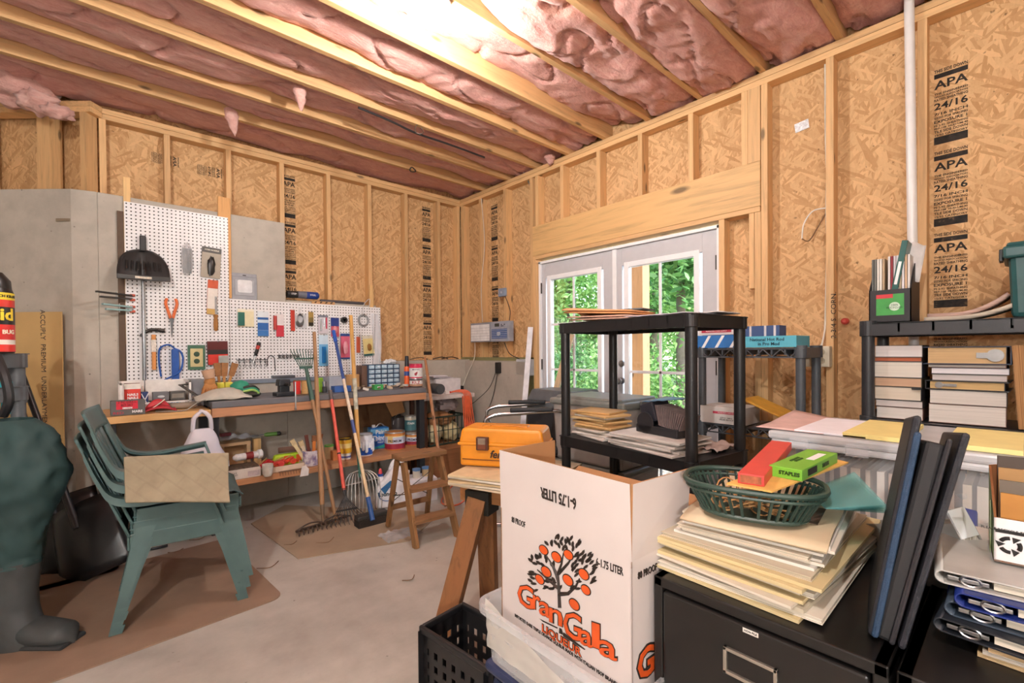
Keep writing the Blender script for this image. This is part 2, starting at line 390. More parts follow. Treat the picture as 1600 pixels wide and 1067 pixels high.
# joists
JY = [-.42-.4065*k for k in range(13)]
for y in JY:
    b = B(); b.bb((-6.5, y-.019, 2.977), (.09, y+.019, 3.21)); struct(b.build('ceiling_joist', JST, bevel=.002, loc=(0, y, 3)))
# ---- insulation batts: one per bay
INS = insul_mat('#bf7d73', '#de9f93', '#f1c9bb')
INS2 = insul_mat('#bf857c', '#dea99e', '#f0d0c5')
bays = list(zip([.13]+JY[:-1], JY))
names = ['against the back wall', 'second bay out from the back wall', 'third bay out from the back wall', 'fourth bay out from the back wall', 'fifth bay out from the back wall', 'bay next to the glowing bulb', 'bay over the glazed door, bulging past its joists', 'bay over the end of the door header', 'bay above the tall white conduit side', 'tenth bay out from the back wall', 'eleventh bay out from the back wall', 'bay nearest the front wall', 'last bay at the front wall']
for k, (ya, yb) in enumerate(bays):
    y0, y1 = max(ya, yb)-.02, min(ya, yb)+.02; L0, L1 = -5.6, .06; nu, nv = 300, 19
    sag = [.025, .03, .025, .025, .03, .06, .0, -.015, -.01, .02, .02, .03, .03][k]; amp = [.05, .05, .055, .055, .06, .06, .085, .09, .085, .06, .06, .05, .05][k]
    def fn(u, v, k=k, y0=y0, y1=y1, sag=sag, amp=amp):
        x = L0+(L1-L0)*u; e = abs(v-.5)*2; y = y0+(y1-y0)*v
        q = Vector((x*1.7, y*3+k*5, k*7.3)); q = q+Vector((noise.noise(q*1.3+Vector((9, 0, 0))), noise.noise(q*1.3+Vector((0, 9, 0))), 0))*.5
        h = noise.noise(q)*1.0+.45*(1-2*abs(noise.noise(q*1.7)))*.6+.26*noise.noise(q*4.7)+.13*noise.noise(q*10)+.06*noise.noise(q*23)
        rid = abs(noise.noise(Vector((x*2.1, v*2.2+k, 3.3))))
        z = 2.995+sag+.03*e**4-amp*(h*.75)+(.035*(1-rid/.07) if rid < .07 else 0)
        lo = 2.978 if e > .9 else 2.915
        dd_ = (x+1.87)**2+(y+2.452)**2; z += .11*math.exp(-dd_/.09)
        if x > -.02: z = max(z, 2.985)
        return Vector((x, y+.012*noise.noise(q*6)*(1-e), max(lo, min(3.19, z))))
    b = B(); b.grid(fn, nu, nv)
    o = b.build('insulation_batt', INS, smooth='all'); tag(o, 'pink fibreglass batt tucked between joists, '+names[k], 'insulation', 'pink insulation batts between the ceiling joists')
def tuft(x, y, z, L, r, lab, seed, lean=(0, 0)):
    b = B()
    def fn(u, v):
        t = 2*pi*u; rr = r*(1-v)**.7*(1+.35*noise.noise(Vector((cos(t)*1.3, v*5, seed))))*(1 if v > .05 else .9)+.004
        return Vector((x+lean[0]*v+rr*cos(t)*1.2, y+lean[1]*v+rr*sin(t), z-L*v+.02*noise.noise(Vector((t, v*3, seed)))))
    b.grid(fn, 12, 10, True); tag(b.build('insulation_tuft', INS2, smooth='all'), lab, 'insulation', 'loose insulation tufts')
p = P(468, 150, 2, 2.95); tuft(p.x, p.y, 3.0, .16, .035, 'long pale wisp of insulation dangling below the middle joists', 3, (.0, -.03))
p = P(360, 190, 2, 2.95); tuft(p.x, p.y, 3.03, .17, .045, 'torn pink insulation flap dangling between two joists above the pegboard', 5, (.03, 0))
p = P(885, 262, 2, 2.96); tuft(-.04, p.y, 3.0, .07, .05, 'triangular insulation corner poking down onto the right wall top plate', 8)
for i, (px, py, r) in enumerate(((20, 130, .16), (60, 160, .09), (90, 175, .06))):
    p = PD(px, py, 3.05); b = B(); b.blob(p, (r*1.2, r, r*.75), 20+i, .55, 26, 2.6)
    tag(b.build('insulation_clump', INS2, smooth='all'), ['large loose clump of pale insulation over the left wall plate', 'medium insulation clump beside the large one over the left wall plate', 'small insulation clump nearest the back wall corner'][i], 'insulation', 'loose clumps over the left wall')
# ------------------------------------------------------------------ French door
WD = pl('#c6c6ca', .45, .03); WT = pl('#f4f4f6', .35, .02)
door = bpy.data.objects.new('door_1', None); COL.objects.link(door); door.location = (.05, -2.1, 0); struct(door)
def dp(bd, name, m, parent=door, **k):
    o = bd.build(name, m, None, **k); o.parent = parent; o.matrix_parent_inverse = Matrix.Translation((-.05, 2.1, 0)) if parent is door else Matrix()
    return o
b = B(); b.bb((.03, -1.238, 0), (.092, -1.262, 2.083)); b.bb((.03, -2.957, 0), (.092, -2.980, 2.083)); b.bb((.03, -1.238, 2.062), (.092, -2.980, 2.085)); b.bb((.02, -1.238, 0), (.12, -2.98, .03))
b.bb((.042, -2.085, .03), (.09, -2.123, 2.062)); dp(b, 'door_frame', WT, bevel=.002)
GL = glass_mat('window_glass')
for k, (ya, yb, g0, g1) in enumerate(((-1.264, -2.084, -1.334, -1.968), (-2.124, -2.955, -2.195, -2.827))):
    z0, z1, gz0, gz1 = .032, 2.06, .17, 1.94
    b = B(); b.bb((.05, ya, z0), (.09, g0+.02, z1)); b.bb((.05, g1-.02, z0), (.09, yb, z1)); b.bb((.05, g0+.02, gz1-.02), (.09, g1-.02, z1)); b.bb((.05, g0+.02, z0), (.09, g1-.02, gz0+.02))
    leaf = dp(b, 'door_leaf', WD, bevel=.002)
    b = B(); t = .042
    for (a, c_) in (((g0+.0, gz0), (g0-t, gz1)), ((g1+t, gz0), (g1, gz1)), ((g0-t, gz1-t), (g1+t, gz1)), ((g0-t, gz0), (g1+t, gz0+t))):
        b.bb((.044, a[0], a[1]), (.094, c_[0], c_[1]))
    o = b.build('glazing_frame', WT, bevel=.004); o.parent = leaf
    b = B(); b.bb((.068, g0-t+.01, gz0+t-.01), (.072, g1+t-.01, gz1-t+.01)); o = b.build('pane', GL); o.parent = leaf
    b = B(); ym = (g0+g1)/2; b.bb((.058, ym-.011, gz0+t), (.066, ym+.011, gz1-t))
    for j in range(1, 4):
        z = gz0+t+(gz1-gz0-2*t)*j/4; b.bb((.058, g0-t, z-.011), (.066, g1+t, z+.011))
    o = b.build('grille', WT, bevel=.002); o.parent = leaf
    hy = ya+.004 if k == 0 else yb-.004
    for z in (.25, 1.1, 1.83):
        b = B(); b.lathe([(.006, 0), (.006, .1)], (.04, hy, z-.05), 10); b.bb((.036, hy-.014, z-.05), (.04, hy+.014, z+.05)); o = b.build('hinge', DSTEEL, smooth=True); o.parent = leaf
    if k == 1:
        b = B(); b.lathe([(.028, 0), (.028, .008), (.011, .012), (.011, .035), (.026, .045), (.03, .058), (.022, .07)], (.05, -2.17, .98), 20, 'x'); b.m = Matrix(); 
        b.v = [Vector((.1-q.x, q.y, q.z)) for q in b.v]; o = b.build('knob', STEEL, smooth=True); o.parent = leaf
        b = B(); b.lathe([(.027, 0), (.027, .012), (.01, .016)], (.05, -2.17, 1.12), 20, 'x'); b.v = [Vector((.1-q.x, q.y, q.z)) for q in b.v]; o = b.build('deadbolt', STEEL, smooth=True); o.parent = leaf
# ------------------------------------------------------------------ outdoors
b = B()
def gf(u, v):
    x = .15+16*u; y = -9+22*v; return Vector((x, y, -.06+.14*noise.noise(Vector((x*.5, y*.5, 0)))+max(0, x-2.5)*.06))
b.grid(gf, 40, 40)
n = N('leaf_litter'); v = n.coord(); vo = n.add('ShaderNodeTexVoronoi'); n.link(v, vo.inputs['Vector']); vo.inputs['Scale'].default_value = 45
sp = n.add('ShaderNodeSeparateColor'); n.link(vo.outputs['Color'], sp.inputs[0]); n.fin(n.ramp(sp.outputs[0], [(.1, '#564c3e'), (.5, '#7d7160'), (.9, '#a49a86')]), .9)
struct(b.build('ground', n.m, smooth='all'))
pst = thing('deck_post', 'square timber deck post standing outside the right door leaf', 'post', (1.35, -1.77, 0))
p = P(1001, 500, 0, 1.35); pst.location.y = p.y
b = B(); b.bb((-.07, -.07, -.05), (.07, .07, 2.55)); b.build('post', wood('#a87f55', 2), pst, bevel=.004)
b = B(); b.bar((0, .0, 2.15), (0, -.42, 2.58), .06, .06, (1, 0, 0)); b.build('brace', wood('#a87f55', 1), pst)
LM = [leaf_mat('#4a7a34', '#86b860', '#c6e493'), leaf_mat('#3f6f38', '#73aa5c', '#aed78e'), leaf_mat('#5a8a3c', '#9cc861', '#dcf0a6')]
BARK = pl('#6f6356', .9, .3, 12, 0, .6)
def foliage(name, c, r, nleaf, size, m, seed, parent, hole=.5):
    rd = random.Random(seed); b = B(); c = Vector(c); r = Vector(r)
    cl = []
    for k in range(40):
        t = rd.uniform(0, 2*pi); q = math.acos(rd.uniform(-1, 1)); s = rd.uniform(.35, 1)
        cl.append(Vector((sin(q)*cos(t)*r.x*s, sin(q)*sin(t)*r.y*s, cos(q)*r.z*s)))
    for k in range(nleaf):
        o = rd.choice(cl); p = c+o+Vector((rd.gauss(0, .22)*r.x, rd.gauss(0, .22)*r.y, rd.gauss(0, .16)*r.z))
        a = Euler((rd.gauss(0, .6), rd.gauss(0, .6), rd.uniform(0, 6.28))).to_matrix(); s = size*rd.uniform(.6, 1.3)
        b.put([p+a @ Vector(q) for q in ((-s, 0, 0), (-.3*s, -.42*s, .05*s), (.5*s, -.36*s, .05*s), (s, 0, -.12*s), (.5*s, .36*s, .05*s), (-.3*s, .42*s, .05*s))], [(0, 1, 2, 3, 4, 5)])
    return b.build(name, m, parent)
def tree(x, y, h, cr, cz, nleaf, size, mi, seed, lab, tr=.09):
    t = thing('tree', lab, 'tree', (x, y, 0), 0, 'trees outside the glazed door')
    b = B(); b.tube([(0, 0, -.1), (.05, .03, h*.4), (-.04, .06, h*.75), (.06, 0, h)], [tr*1.3, tr, tr*.75, tr*.3], 10); b.build('trunk', BARK, t, smooth=True)
    foliage('crown', (0, 0, cz), cr, nleaf, size, LM[mi], seed, t)
def bush(x, y, r, nleaf, size, mi, seed, lab):
    t = thing('bush', lab, 'bush', (x, y, 0), 0, 'undergrowth outside the glazed door')
    b = B(); b.tube([(0, 0, -.1), (.03, .02, r[2]*.8)], [.02, .012], 8); b.tube([(.02, 0, -.1), (-.2, .15, r[2]*.8)], [.016, .01], 8); b.build('stem', BARK, t, smooth=True)
    foliage('foliage', (0, 0, r[2]*.85), r, nleaf, size, LM[mi], seed, t)
def dy(x, s): return CAM.y+(x-CAM.x)*s
for a_ in ((4.6, .86, 5.5, (1.3, 1.3, 1.7), 2.6, 3600, .075, 0, 1, 'slender tree framed by the lower right panes of the left door leaf', .1),
           (5.6, .98, 6, (1.5, 1.5, 1.8), 2.7, 3800, .08, 2, 2, 'leafy tree seen through the left column of the left door leaf', .09),
           (3.9, .53, 5.4, (1.0, 1.0, 1.1), 2.7, 3200, .085, 1, 3, 'broad leaved tree directly right of the deck post', .07),
           (6.3, .60, 6.5, (1.7, 1.7, 2.0), 2.8, 4200, .085, 0, 4, 'tree farther back between deck post and door stile', .12),
           (8.3, .89, 7, (2.2, 2.2, 2.6), 3.0, 4600, .10, 1, 5, 'tall tree deepest in the woods beyond the left door leaf', .13),
           (8.8, .70, 7, (2.2, 2.2, 2.8), 3.2, 4600, .10, 2, 6, 'bright sunlit tree deepest in the woods behind the deck post', .13),
           (9.4, .50, 7, (2.2, 2.2, 2.8), 3.2, 4600, .10, 1, 7, 'tree deepest in the woods at the right edge of the right door leaf', .13),
           (10.5, 1.02, 8, (2.4, 2.4, 3.0), 3.4, 4600, .11, 0, 8, 'tree deepest in the woods at the left edge of the left door leaf', .13)):
    tree(a_[0], dy(a_[0], a_[1]), *a_[2:-1], tr=a_[-1])
for a_ in ((3.2, .70, (.8, .8, .85), 2600, .045, 0, 11, 'dense bush right behind the deck post foot'), (3.6, .88, (.9, .9, .8), 2600, .045, 1, 12, 'dark bush seen low through the left door leaf'),
           (3.9, .56, (.9, .9, .8), 2600, .045, 0, 13, 'bush low behind the right door leaf, right of the post'), (4.9, 1.0, (1.1, 1.1, 1.0), 2600, .05, 2, 14, 'light green bush at the far left of the left door leaf'),
           (5.6, .74, (1.2, 1.2, 1.2), 2800, .055, 1, 15, 'mid green bush behind the other bushes beyond the deck post')):
    bush(a_[0], dy(a_[0], a_[1]), *a_[2:])
# ------------------------------------------------------------------ light
w = bpy.data.worlds.new('world'); SC.world = w; w.use_nodes = True; nt = w.node_tree
sky = nt.nodes.new('ShaderNodeTexSky'); sky.sky_type = 'NISHITA'; sky.sun_elevation = radians(55); sky.sun_rotation = radians(200); sky.sun_disc = False; sky.air_density = 1.2
nt.links.new(sky.outputs[0], nt.nodes['Background'].inputs[0]); nt.nodes['Background'].inputs[1].default_value = 1.3
su = bpy.data.lights.new('sun', 'SUN'); su.energy = 6.5; su.angle = .02; su.color = (1, .95, .85); so = bpy.data.objects.new('sun', su); COL.objects.link(so); so.rotation_euler = (radians(28), radians(30), radians(20))
def bulb(name, loc, power, lab, color=(1, .965, .93)):
    t = thing(name, lab, 'lamp', loc)
    b = B(); b.lathe([(.05, 0), (.05, .034)], (0, 0, 0), 8); b.build('ceiling_box', DKGREY, t)
    b = B(); b.lathe([(.0, -.005), (.055, -.005), (.055, -.02), (.03, -.03), (.022, -.05), (.0, -.05)], (0, 0, 0), 20, cap=False); b.build('lamp_holder', WHITE, t, smooth=True)
    b = B(); pr = [(.012, -.05), (.014, -.062), (.024, -.08), (.030, -.10), (.027, -.122), (.014, -.136), (.001, -.14)]
    b.lathe(pr, (0, 0, 0), 20, cap=False); A = .0135
    b.build('bulb', emit_mat(color, power/(pi*A)), t, smooth='all')
bulb('bare_bulb', (-1.87, -2.452, 2.942), 58, 'glowing bare light bulb in a white holder under the joists')
bulb('bare_bulb', (-4.1, -4.485, 2.942), 150, 'unseen bare bulb added as fill light under the joists behind the viewpoint')  # this second bulb is out of view, added to brighten the room

t = thing('flash_stand_in', 'unseen tripod lamp added in place of the camera flash, behind the viewpoint', 'lamp', (-4.25, -5.2, 0))  # out-of-view lamp put in where the camera flash would fire from
b = B(); b.tube([(0, 0, .35), (0, 0, 1.30)], .012, 10); b.build('pole', DKGREY, t)
for k in range(3): b = B(); b.tube([(0, 0, .45), (.32*cos(k*2.1), .32*sin(k*2.1), .008)], .009, 8); b.build('leg', DKGREY, t)
b = B(); b.lathe([(.03, -.16), (.05, -.12), (.13, -.02)], (0, 0, 0), 24, 'y', cap=False); b.m = Matrix(); R_ = Matrix.Translation((0, 0, 1.42)) @ Matrix.Rotation(radians(-32), 4, 'Z'); b.v = [R_ @ q for q in b.v]; b.build('reflector', STEEL, t, smooth='all')
b = B(); b.blob((0, 0, 0), .055, 0, 0, 20); b.v = [R_ @ (q+Vector((0, -.04, 0))) for q in b.v]; b.build('bulb', emit_mat((1, .97, .94), 105/(pi*.038)), t, smooth='all')

# small things on walls and ceiling
p = PD(103, 345, 3.08); b = B(); b.box((p.x, p.y, p.z), (.09, .05, .02), rz=-.73); tag(b.build('form_tie', pl('#8a7a66', .6), bevel=.002, loc=p), 'small rusty metal form tie sticking out of the left concrete wall', 'metal tie')
b = B(); b.tube(bez([P(560, 168, 2, 2.965), P(612, 190, 2, 2.96), P(650, 208, 2, 2.955), P(700, 225, 2, 2.965), P(757, 246, 2, 2.97)], 8), .008, 7); tag(b.build('ceiling_cable', pl('#2a2628', .5), smooth=True, loc=P(650, 208, 2, 2.96)), 'black cable running under the joists toward the corner', 'cable')
p = P(655, 198, 2, 2.972); b = B(); b.tube([p+Vector((.035*cos(q*.45), .01*sin(q*.9), -.02+.035*sin(q*.45))) for q in range(14)], .004, 6, closed=True); tag(b.build('wire_loop', pl('#5a4a40', .5), smooth=True, loc=p), 'small dark wire loop stapled under a joist near the corner', 'wire')
p = P(645, 262, 2, 2.972); b = B(); b.tube([p+Vector((.03*cos(q*.45), .01*sin(q*.9), -.02+.02*sin(q*.45))) for q in range(14)], .006, 6, closed=True); tag(b.build('wire_loop', pl('#2a2420', .5), smooth=True, loc=p), 'black wire loop under the joist closest to the back wall', 'wire')
for k, (a_, c_) in enumerate((((640, 565), (668, 561)), ((676, 563), (700, 556)), ((690, 568), (716, 563)))):
    q0, q1 = P(a_[0], a_[1], 1, -.06), P(c_[0], c_[1], 1, -.08); q0.z = q1.z = 1.15; b = B(); b.tube(bez([q0, (q0+q1)/2+Vector((0, -.02, .02)), q1], 6), .006, 6); tag(b.build('wire_scrap', pl(['#6a5a48', '#2c2826', '#3a302a'][k], .6), smooth=True, loc=q0), ['tan wire scrap', 'black wire scrap in the middle', 'dark wire scrap nearest the corner'][k]+' lying on the concrete ledge by the corner', 'wire', 'wire scraps on the concrete ledge')
for k, (x, y, r) in enumerate(((275, 862, .02), (420, 885, .03), (310, 842, .025), (615, 838, .04), (510, 846, .03), (640, 905, .02), (455, 850, .02))):
    p = P(x, y, 2, .001); b = B(); b.tube(bez([p+Vector((-r*2, r*.5, .004)), p+Vector((0, -r, .006)), p+Vector((r*2, r, .004))], 5), .0022, 5); tag(b.build('twig', pl('#7a5a3c', .8), loc=p), ['twig beside the green chairs front leg', 'twig near the front edge of hardboard sheet', 'twig behind the brown mat corner', 'twig by the plastic bag at the ladder', 'twig on the hardboard before the rake', 'twig alone on the floor before the sawhorse', 'twig on the left part of hardboard sheet'][k], 'twig', 'twigs on the floor')
# ================================================================== workbench along the back wall
def ppx(p): return ((Vector(p)-CAM).dot(_w))/FPX      # metres per photo pixel at a point
def X(x, yv, y=600): return P(x, y, 1, yv).x
YF = -.75
bench = thing('workbench', 'long wooden workbench with grey top and black legs under the pegboard', 'workbench', (-2.0, YF, 0))
def wp(b, name, m, root, **k):
    'part given in room coordinates'
    L = root.matrix_basis.inverted(); b.v = [L @ q for q in b.v]
    return b.build(name, m, root, **k)
BLEG = pl('#232326', .5, .2)
b = B(); b.bb((-3.12, YF, .815), (-2.585, -.19, .857)); wp(b, 'left_top', wood('#cfa066', 0, .5), bench, bevel=.003)
b = B(); b.bb((-2.58, YF, .862), (-.93, -.19, .905)); wp(b, 'grey_top', pl('#66666a', .5, .12, 9), bench, bevel=.005)
b = B(); b.bb((-2.58, YF+.005, .80), (-.93, YF+.04, .862)); b.bb((-2.58, -.23, .80), (-.93, -.195, .862)); wp(b, 'apron', wood('#b98560', 0, .6), bench, bevel=.003)
b = B(); b.bb((-3.14, YF, .315), (-.93, -.20, .357)); wp(b, 'lower_shelf', wood('#c08a60', 0, .55), bench, bevel=.003)
for x, y in ((-2.56, YF+.06), (-2.56, -.26), (-.965, YF+.05), (-.965, -.26), (-3.09, -.26), (-3.09, YF+.06)):
    b = B(); b.bb((x-.026, y-.03, 0), (x+.026, y+.03, .815 if x < -3 else .86)); wp(b, 'leg', BLEG, bench, bevel=.003)
# ---- pegboards and lumber on the wall
PY = -.205
PEG = pegboard_mat()
pg = B(); pg.bb((-2.992, PY, 1.02), (-2.368, PY+.006, 2.29))
tag(pg.build('pegboard', PEG, loc=(-2.992, PY, 1.02)), 'tall white pegboard panel with dustpan, hammer and scissors', 'pegboard', 'white pegboard panels')
pg = B(); pg.bb((-2.365, PY, 1.02), (-1.10, PY+.006, 1.66))
tag(pg.build('pegboard', PEG, loc=(-2.365, PY, 1.02)), 'low wide white pegboard panel hung with carded tools', 'pegboard', 'white pegboard panels')
def strip(name, x0, x1, z0, z1, y0, y1, m, lab, cat='lumber'):
    b = B(); b.bb((x0, y0, z0), (x1, y1, z1)); return tag(b.build(name, m, loc=(x0, y0, z0), bevel=.002), lab, cat)
p = P(192, 276, 1, -.19); q = P(204, 322, 1, -.19)
strip('wooden_stake', p.x, q.x+.0, 1.3, p.z, -.196, -.182, wood('#e0b980', 2), 'thin drilled wooden stake poking up behind the tall pegboard', 'stake')
p = P(340, 306, 1, -.2); q = P(360, 306, 1, -.2); strip('board', p.x, q.x, 1.665, p.z, -.199, -.181, wood('#d6a063', 2), 'upright pine board between the tall pegboard and grey wall access panel')
p = P(577, 445, 1, -.19); q = P(583, 445, 1, -.19); strip('lath', p.x, q.x, 1.3, p.z, -.197, -.183, wood('#e2b87c', 2), 'narrow pale lath rising behind right end of the low pegboard')
strip('mounting_rail', -2.36, -1.0, .985, 1.03, -.199, -.182, pl('#7c8795', .6), 'blue grey rail under the low pegboard', 'rail')
strip('side_board', -3.03, -2.994, 1.0, 2.22, -.198, -.182, pl('#5d4a3a', .7), 'dark brown perforated strip at the left edge of tall pegboard', 'strip')
strip('backing_board', X(561, -.21), X(585, -.21)+.1, .93, 1.05, -.199, -.185, pl('#6d5a4c', .7), 'brown hardboard piece behind the small drawer organizer', 'board')
# access panel on the concrete
p = P(362, 425, 1, -.2); q = P(402, 469, 1, -.2)
t = thing('access_panel', 'grey plastic wall access panel with clear window above the low pegboard', 'panel', (p.x, -.18, q.z))
w_, h_ = q.x-p.x, p.z-q.z
b = B(); b.bb((0, 0, 0), (w_, -.02, h_*.86)); b.bb((0, 0, h_*.86), (w_, -.012, h_)); b.build('housing', pl('#989aa1', .4), t, bevel=.004)
b = B(); b.bb((.02, -.02, .03), (w_-.02, -.026, h_*.74)); b.build('cover_frame', pl('#a9abb1', .35), t, bevel=.003)
b = B(); b.prism(rrect(w_-.075, h_*.48, .015), .004, frame((w_/2, -.026, .03+h_*.35), (1, 0, 0), (0, 0, 1))); b.build('window', pl('#e3e3e6', .15), t)
b = B(); b.bb((w_/2-.012, -.0125, h_*.9), (w_/2+.012, -.014, h_*.94)); b.build('latch', DKGREY, t)
# ---- things hung on the pegboards
HOOK = pl('#8b8d90', .3, .1, 20, 1.0)
def hook_part(t, x, z): 
    b = B(); b.tube([(x, .0, z), (x, -.03, z-.002), (x, -.032, z+.008)], .0018, 6); b.build('hook', HOOK, t)
def card(x0, y0, x1, y1, name, lab, cat, colors, tilt=0, thick=.004, group=None, blister=None, off=-.012, hook=True, words=None):
    'a hang card on the pegboard covering photo box (x0, y0)-(x1, y1); colors = bands from the top'
    a = P(x0, y0, 1, PY+off); c = P(x1, y1, 1, PY+off); W, H = c.x-a.x, a.z-P(x0, y1, 1, PY+off).z
    t = thing(name, lab, cat, (a.x+W/2, PY+off, a.z), 0, group, ry=tilt)
    b = B(); b.bb((-W/2, 0, 0), (W/2, thick, -H)); cp = b.build('card', pl(colors[0][1], .45, .08), t)
    z = 0
    for f, col in colors:
        b = B(); b.bb((-W/2+.001, -.0012, -z*H-.0005), (W/2-.001, 0, -(z+f)*H+.0005)); o = b.build('printed_band', pl(col, .35, .08), cp); z += f
    if blister:
        (fx0, fz0, fx1, fz1), m, kind = blister
        bx = B(); cx, cz = (fx0+fx1)/2-.5, -(fz0+fz1)/2
        if kind == 'box': bx.box((cx*W, -.010, cz*H), ((fx1-fx0)*W, .018, (fz1-fz0)*H))
        elif kind == 'rod': bx.tube([(cx*W, -.008, -fz0*H), (cx*W, -.008, -fz1*H)], (fx1-fx0)*W/2, 10)
        else: bx.blob((cx*W, -.008, cz*H), ((fx1-fx0)*W/2, .012, (fz1-fz0)*H/2), 3, .35, 16, 3)
        bx.build('item', m, t, bevel=.003 if kind == 'box' else 0, smooth=kind != 'box')
    if words: text(words[0], 'lettering', words[2], words[1], frame((0, -.002, words[3]*-H), (1, 0, 0), (0, 0, 1)), cp, bold=.0005)
    if hook: hook_part(t, 0, -.004)
    return t
# dustpan (its long handle hangs down to the bench)
a = P(223, 438, 1, -.27); tp = P(223, 388, 1, -.27)
dpn = thing('dustpan', 'black lobby dustpan hung upside down on the tall pegboard', 'dustpan', (P(223, 400, 1, PY).x, PY, a.z))
W2 = (P(265, 420, 1, -.26).x-P(182, 420, 1, -.26).x)/2; H2 = tp.z-a.z
b = B()
def pan(u, v):
    e = u*2-1; wv = W2*(1-.28*v**3); z = H2*(v*(1-.18*abs(e)**2.5)); y = -.012-.10*(1-v)**.8*(.35+.65*abs(e)**.3)-.0
    return Vector((e*wv, y, z))
b.grid(pan, 15, 10); b.build('pan', pl('#2c2b2b', .4, .15), dpn, smooth='all', solid=.004)
b = B(); b.bb((-W2, -.105, -.004), (W2, -.118, .03)); b.build('lip', pl('#353433', .35), dpn, bevel=.004)
for k in range(7):
    b = B(); b.box((-.09+.03*k, -.085+.0, H2*.45), (.012, .006, H2*.34), rx=-.5); b.build('rib', pl('#201f1f', .4), dpn, bevel=.003)
b = B(); b.bb((-.05, -.119, .005), (.04, -.1195, .02)); b.build('label', pl('#cfc4b2', .5, .3, 90), dpn)
b = B(); b.box((0, -.03, H2+.04), (.036, .03, .11)); b.build('handle_socket', BLACK, dpn, bevel=.006)
bz = .86-a.z; b = B(); b.tube([(-.005, -.035, bz+.006), (-.003, -.035, 0)], .011, 12); b.build('pole', pl('#9a9ea4', .25, .08, 20, .8), dpn, smooth=True)
# clamps gripping the pegboard edge
for (x0, y0, x1, y1), col, lab in (((150, 458, 207, 471), '#2a2523', 'upper black spring clamp gripping the pegboard edge'), ((160, 474, 207, 491), '#8fb0b2', 'lower pale metal clamp gripping the pegboard edge')):
    c = P(x1, (y0+y1)/2, 1, -.22); o = P(x0, (y0+y1)/2, 1, -.30)
    t = thing('clamp', lab, 'clamp', (c.x, -.215, c.z), 0, 'clamps on the pegboard edge')
    dx = o.x-c.x
    b = B(); b.bar((0, 0, .012), (dx, -.09, .018), .022, .012); b.bar((0, 0, -.012), (dx*.9, -.085, -.014), .018, .012); b.build('jaws', pl(col, .4), t, bevel=.002)
    b = B(); b.box((.0, -.002, .014), (.03, .02, .016)); b.box((.0, -.002, -.018), (.03, .02, .016)); b.build('pads', pl('#b5492f', .5), t, bevel=.003)
    b = B(); b.tube([(dx*.45, -.04, .03), (dx*.45, -.04, -.03)], .004, 8); b.build('screw', STEEL, t)
# zip-tie bag, nozzle card, putty card, chisel
a = P(283, 380, 1, PY-.02); c = P(302, 429, 1, PY-.02)
t = thing('cable_tie_bag', 'clear bag of grey cable ties on the tall pegboard', 'bag', ((a.x+c.x)/2, PY-.012, a.z)); W, H = c.x-a.x, a.z-c.z
b = B(); 
for k in range(14): b.tube([(-W*.36+k*W*.055, -.006-.004*(k % 3), -H*.15), (-W*.34+k*W*.052, -.006-.004*(k % 2), -H*.97)], .002, 5)
b.build('cable_ties', pl('#8d9094', .4), t)
b = B(); b.blob((0, -.006, -H/2), (W*.56, .016, H*.54), 4, .12, 16); b.build('bag', cloudy_mat('clear_film', '#e8e8ea', .22), t, smooth=True); hook_part(t, 0, .0)
card(316, 385, 347, 433, 'nozzle_card', 'clear carded black hose nozzle on the tall pegboard', 'hang card', [(.18, '#3b3630'), (.82, '#a79c8b')], .06, blister=((.3, .3, .72, .92), pl('#1f1c1b', .35), 'blob'), words=('HOSE NOZZLE', .014, pl('#d9d2c2'), .09))
card(325, 437, 342, 491, 'putty_card', 'slim white card with orange top beside the wood handled file', 'hang card', [(.24, '#c9532c'), (.6, '#e5ddd4'), (.16, '#c8a35e')], .05)
a = P(338, 463, 1, PY-.03); c = P(334, 517, 1, PY-.03); t = thing('file', 'steel file with round wooden handle on the tall pegboard', 'tool', (a.x, PY-.012, a.z), 0); L = a.z-c.z
b = B(); b.bb((-.008, -.004, 0), (.008, .004, -L*.52)); b.build('blade', STEEL, t); b = B(); b.lathe([(.006, 0), (.014, .01), (.016, L*.24), (.012, L*.38), (.017, L*.46), (.008, L*.48)], (-.003, 0, -L), 14); b.build('handle', wood('#b57a3e', 2), t, smooth=True); hook_part(t, 0, -.02)
# pliers with orange grips
a = P(268, 466, 1, PY-.03); c = P(270, 527, 1, PY-.03); L = a.z-c.z
t = thing('pliers', 'long nosed pliers with orange grips hung on the tall pegboard', 'pliers', (a.x, PY-.016, a.z))
for s in (-1, 1):
    b = B(); b.tube(bez([(s*.026, 0, -.0), (s*.033, 0, -L*.14), (s*.019, 0, -L*.34), (s*.006, 0, -L*.52)]), [.008]+[.0095]*34+[.007, .006], 8); b.build('grip', pl('#e0703a', .4), t, smooth=True)
b = B(); b.lathe([(.014, -.008), (.014, .008)], (0, 0, -L*.55), 14, 'y'); b.bar((-.004, 0, -L*.52), (-.001, 0, -L), .009, .008, (0, 1, 0), .3); b.bar((.006, 0, -L*.52), (.001, 0, -L), .009, .008, (0, 1, 0), .3); b.build('jaws', pl('#6f7276', .35, .1, 20, .8), t); hook_part(t, 0, -L*.5)
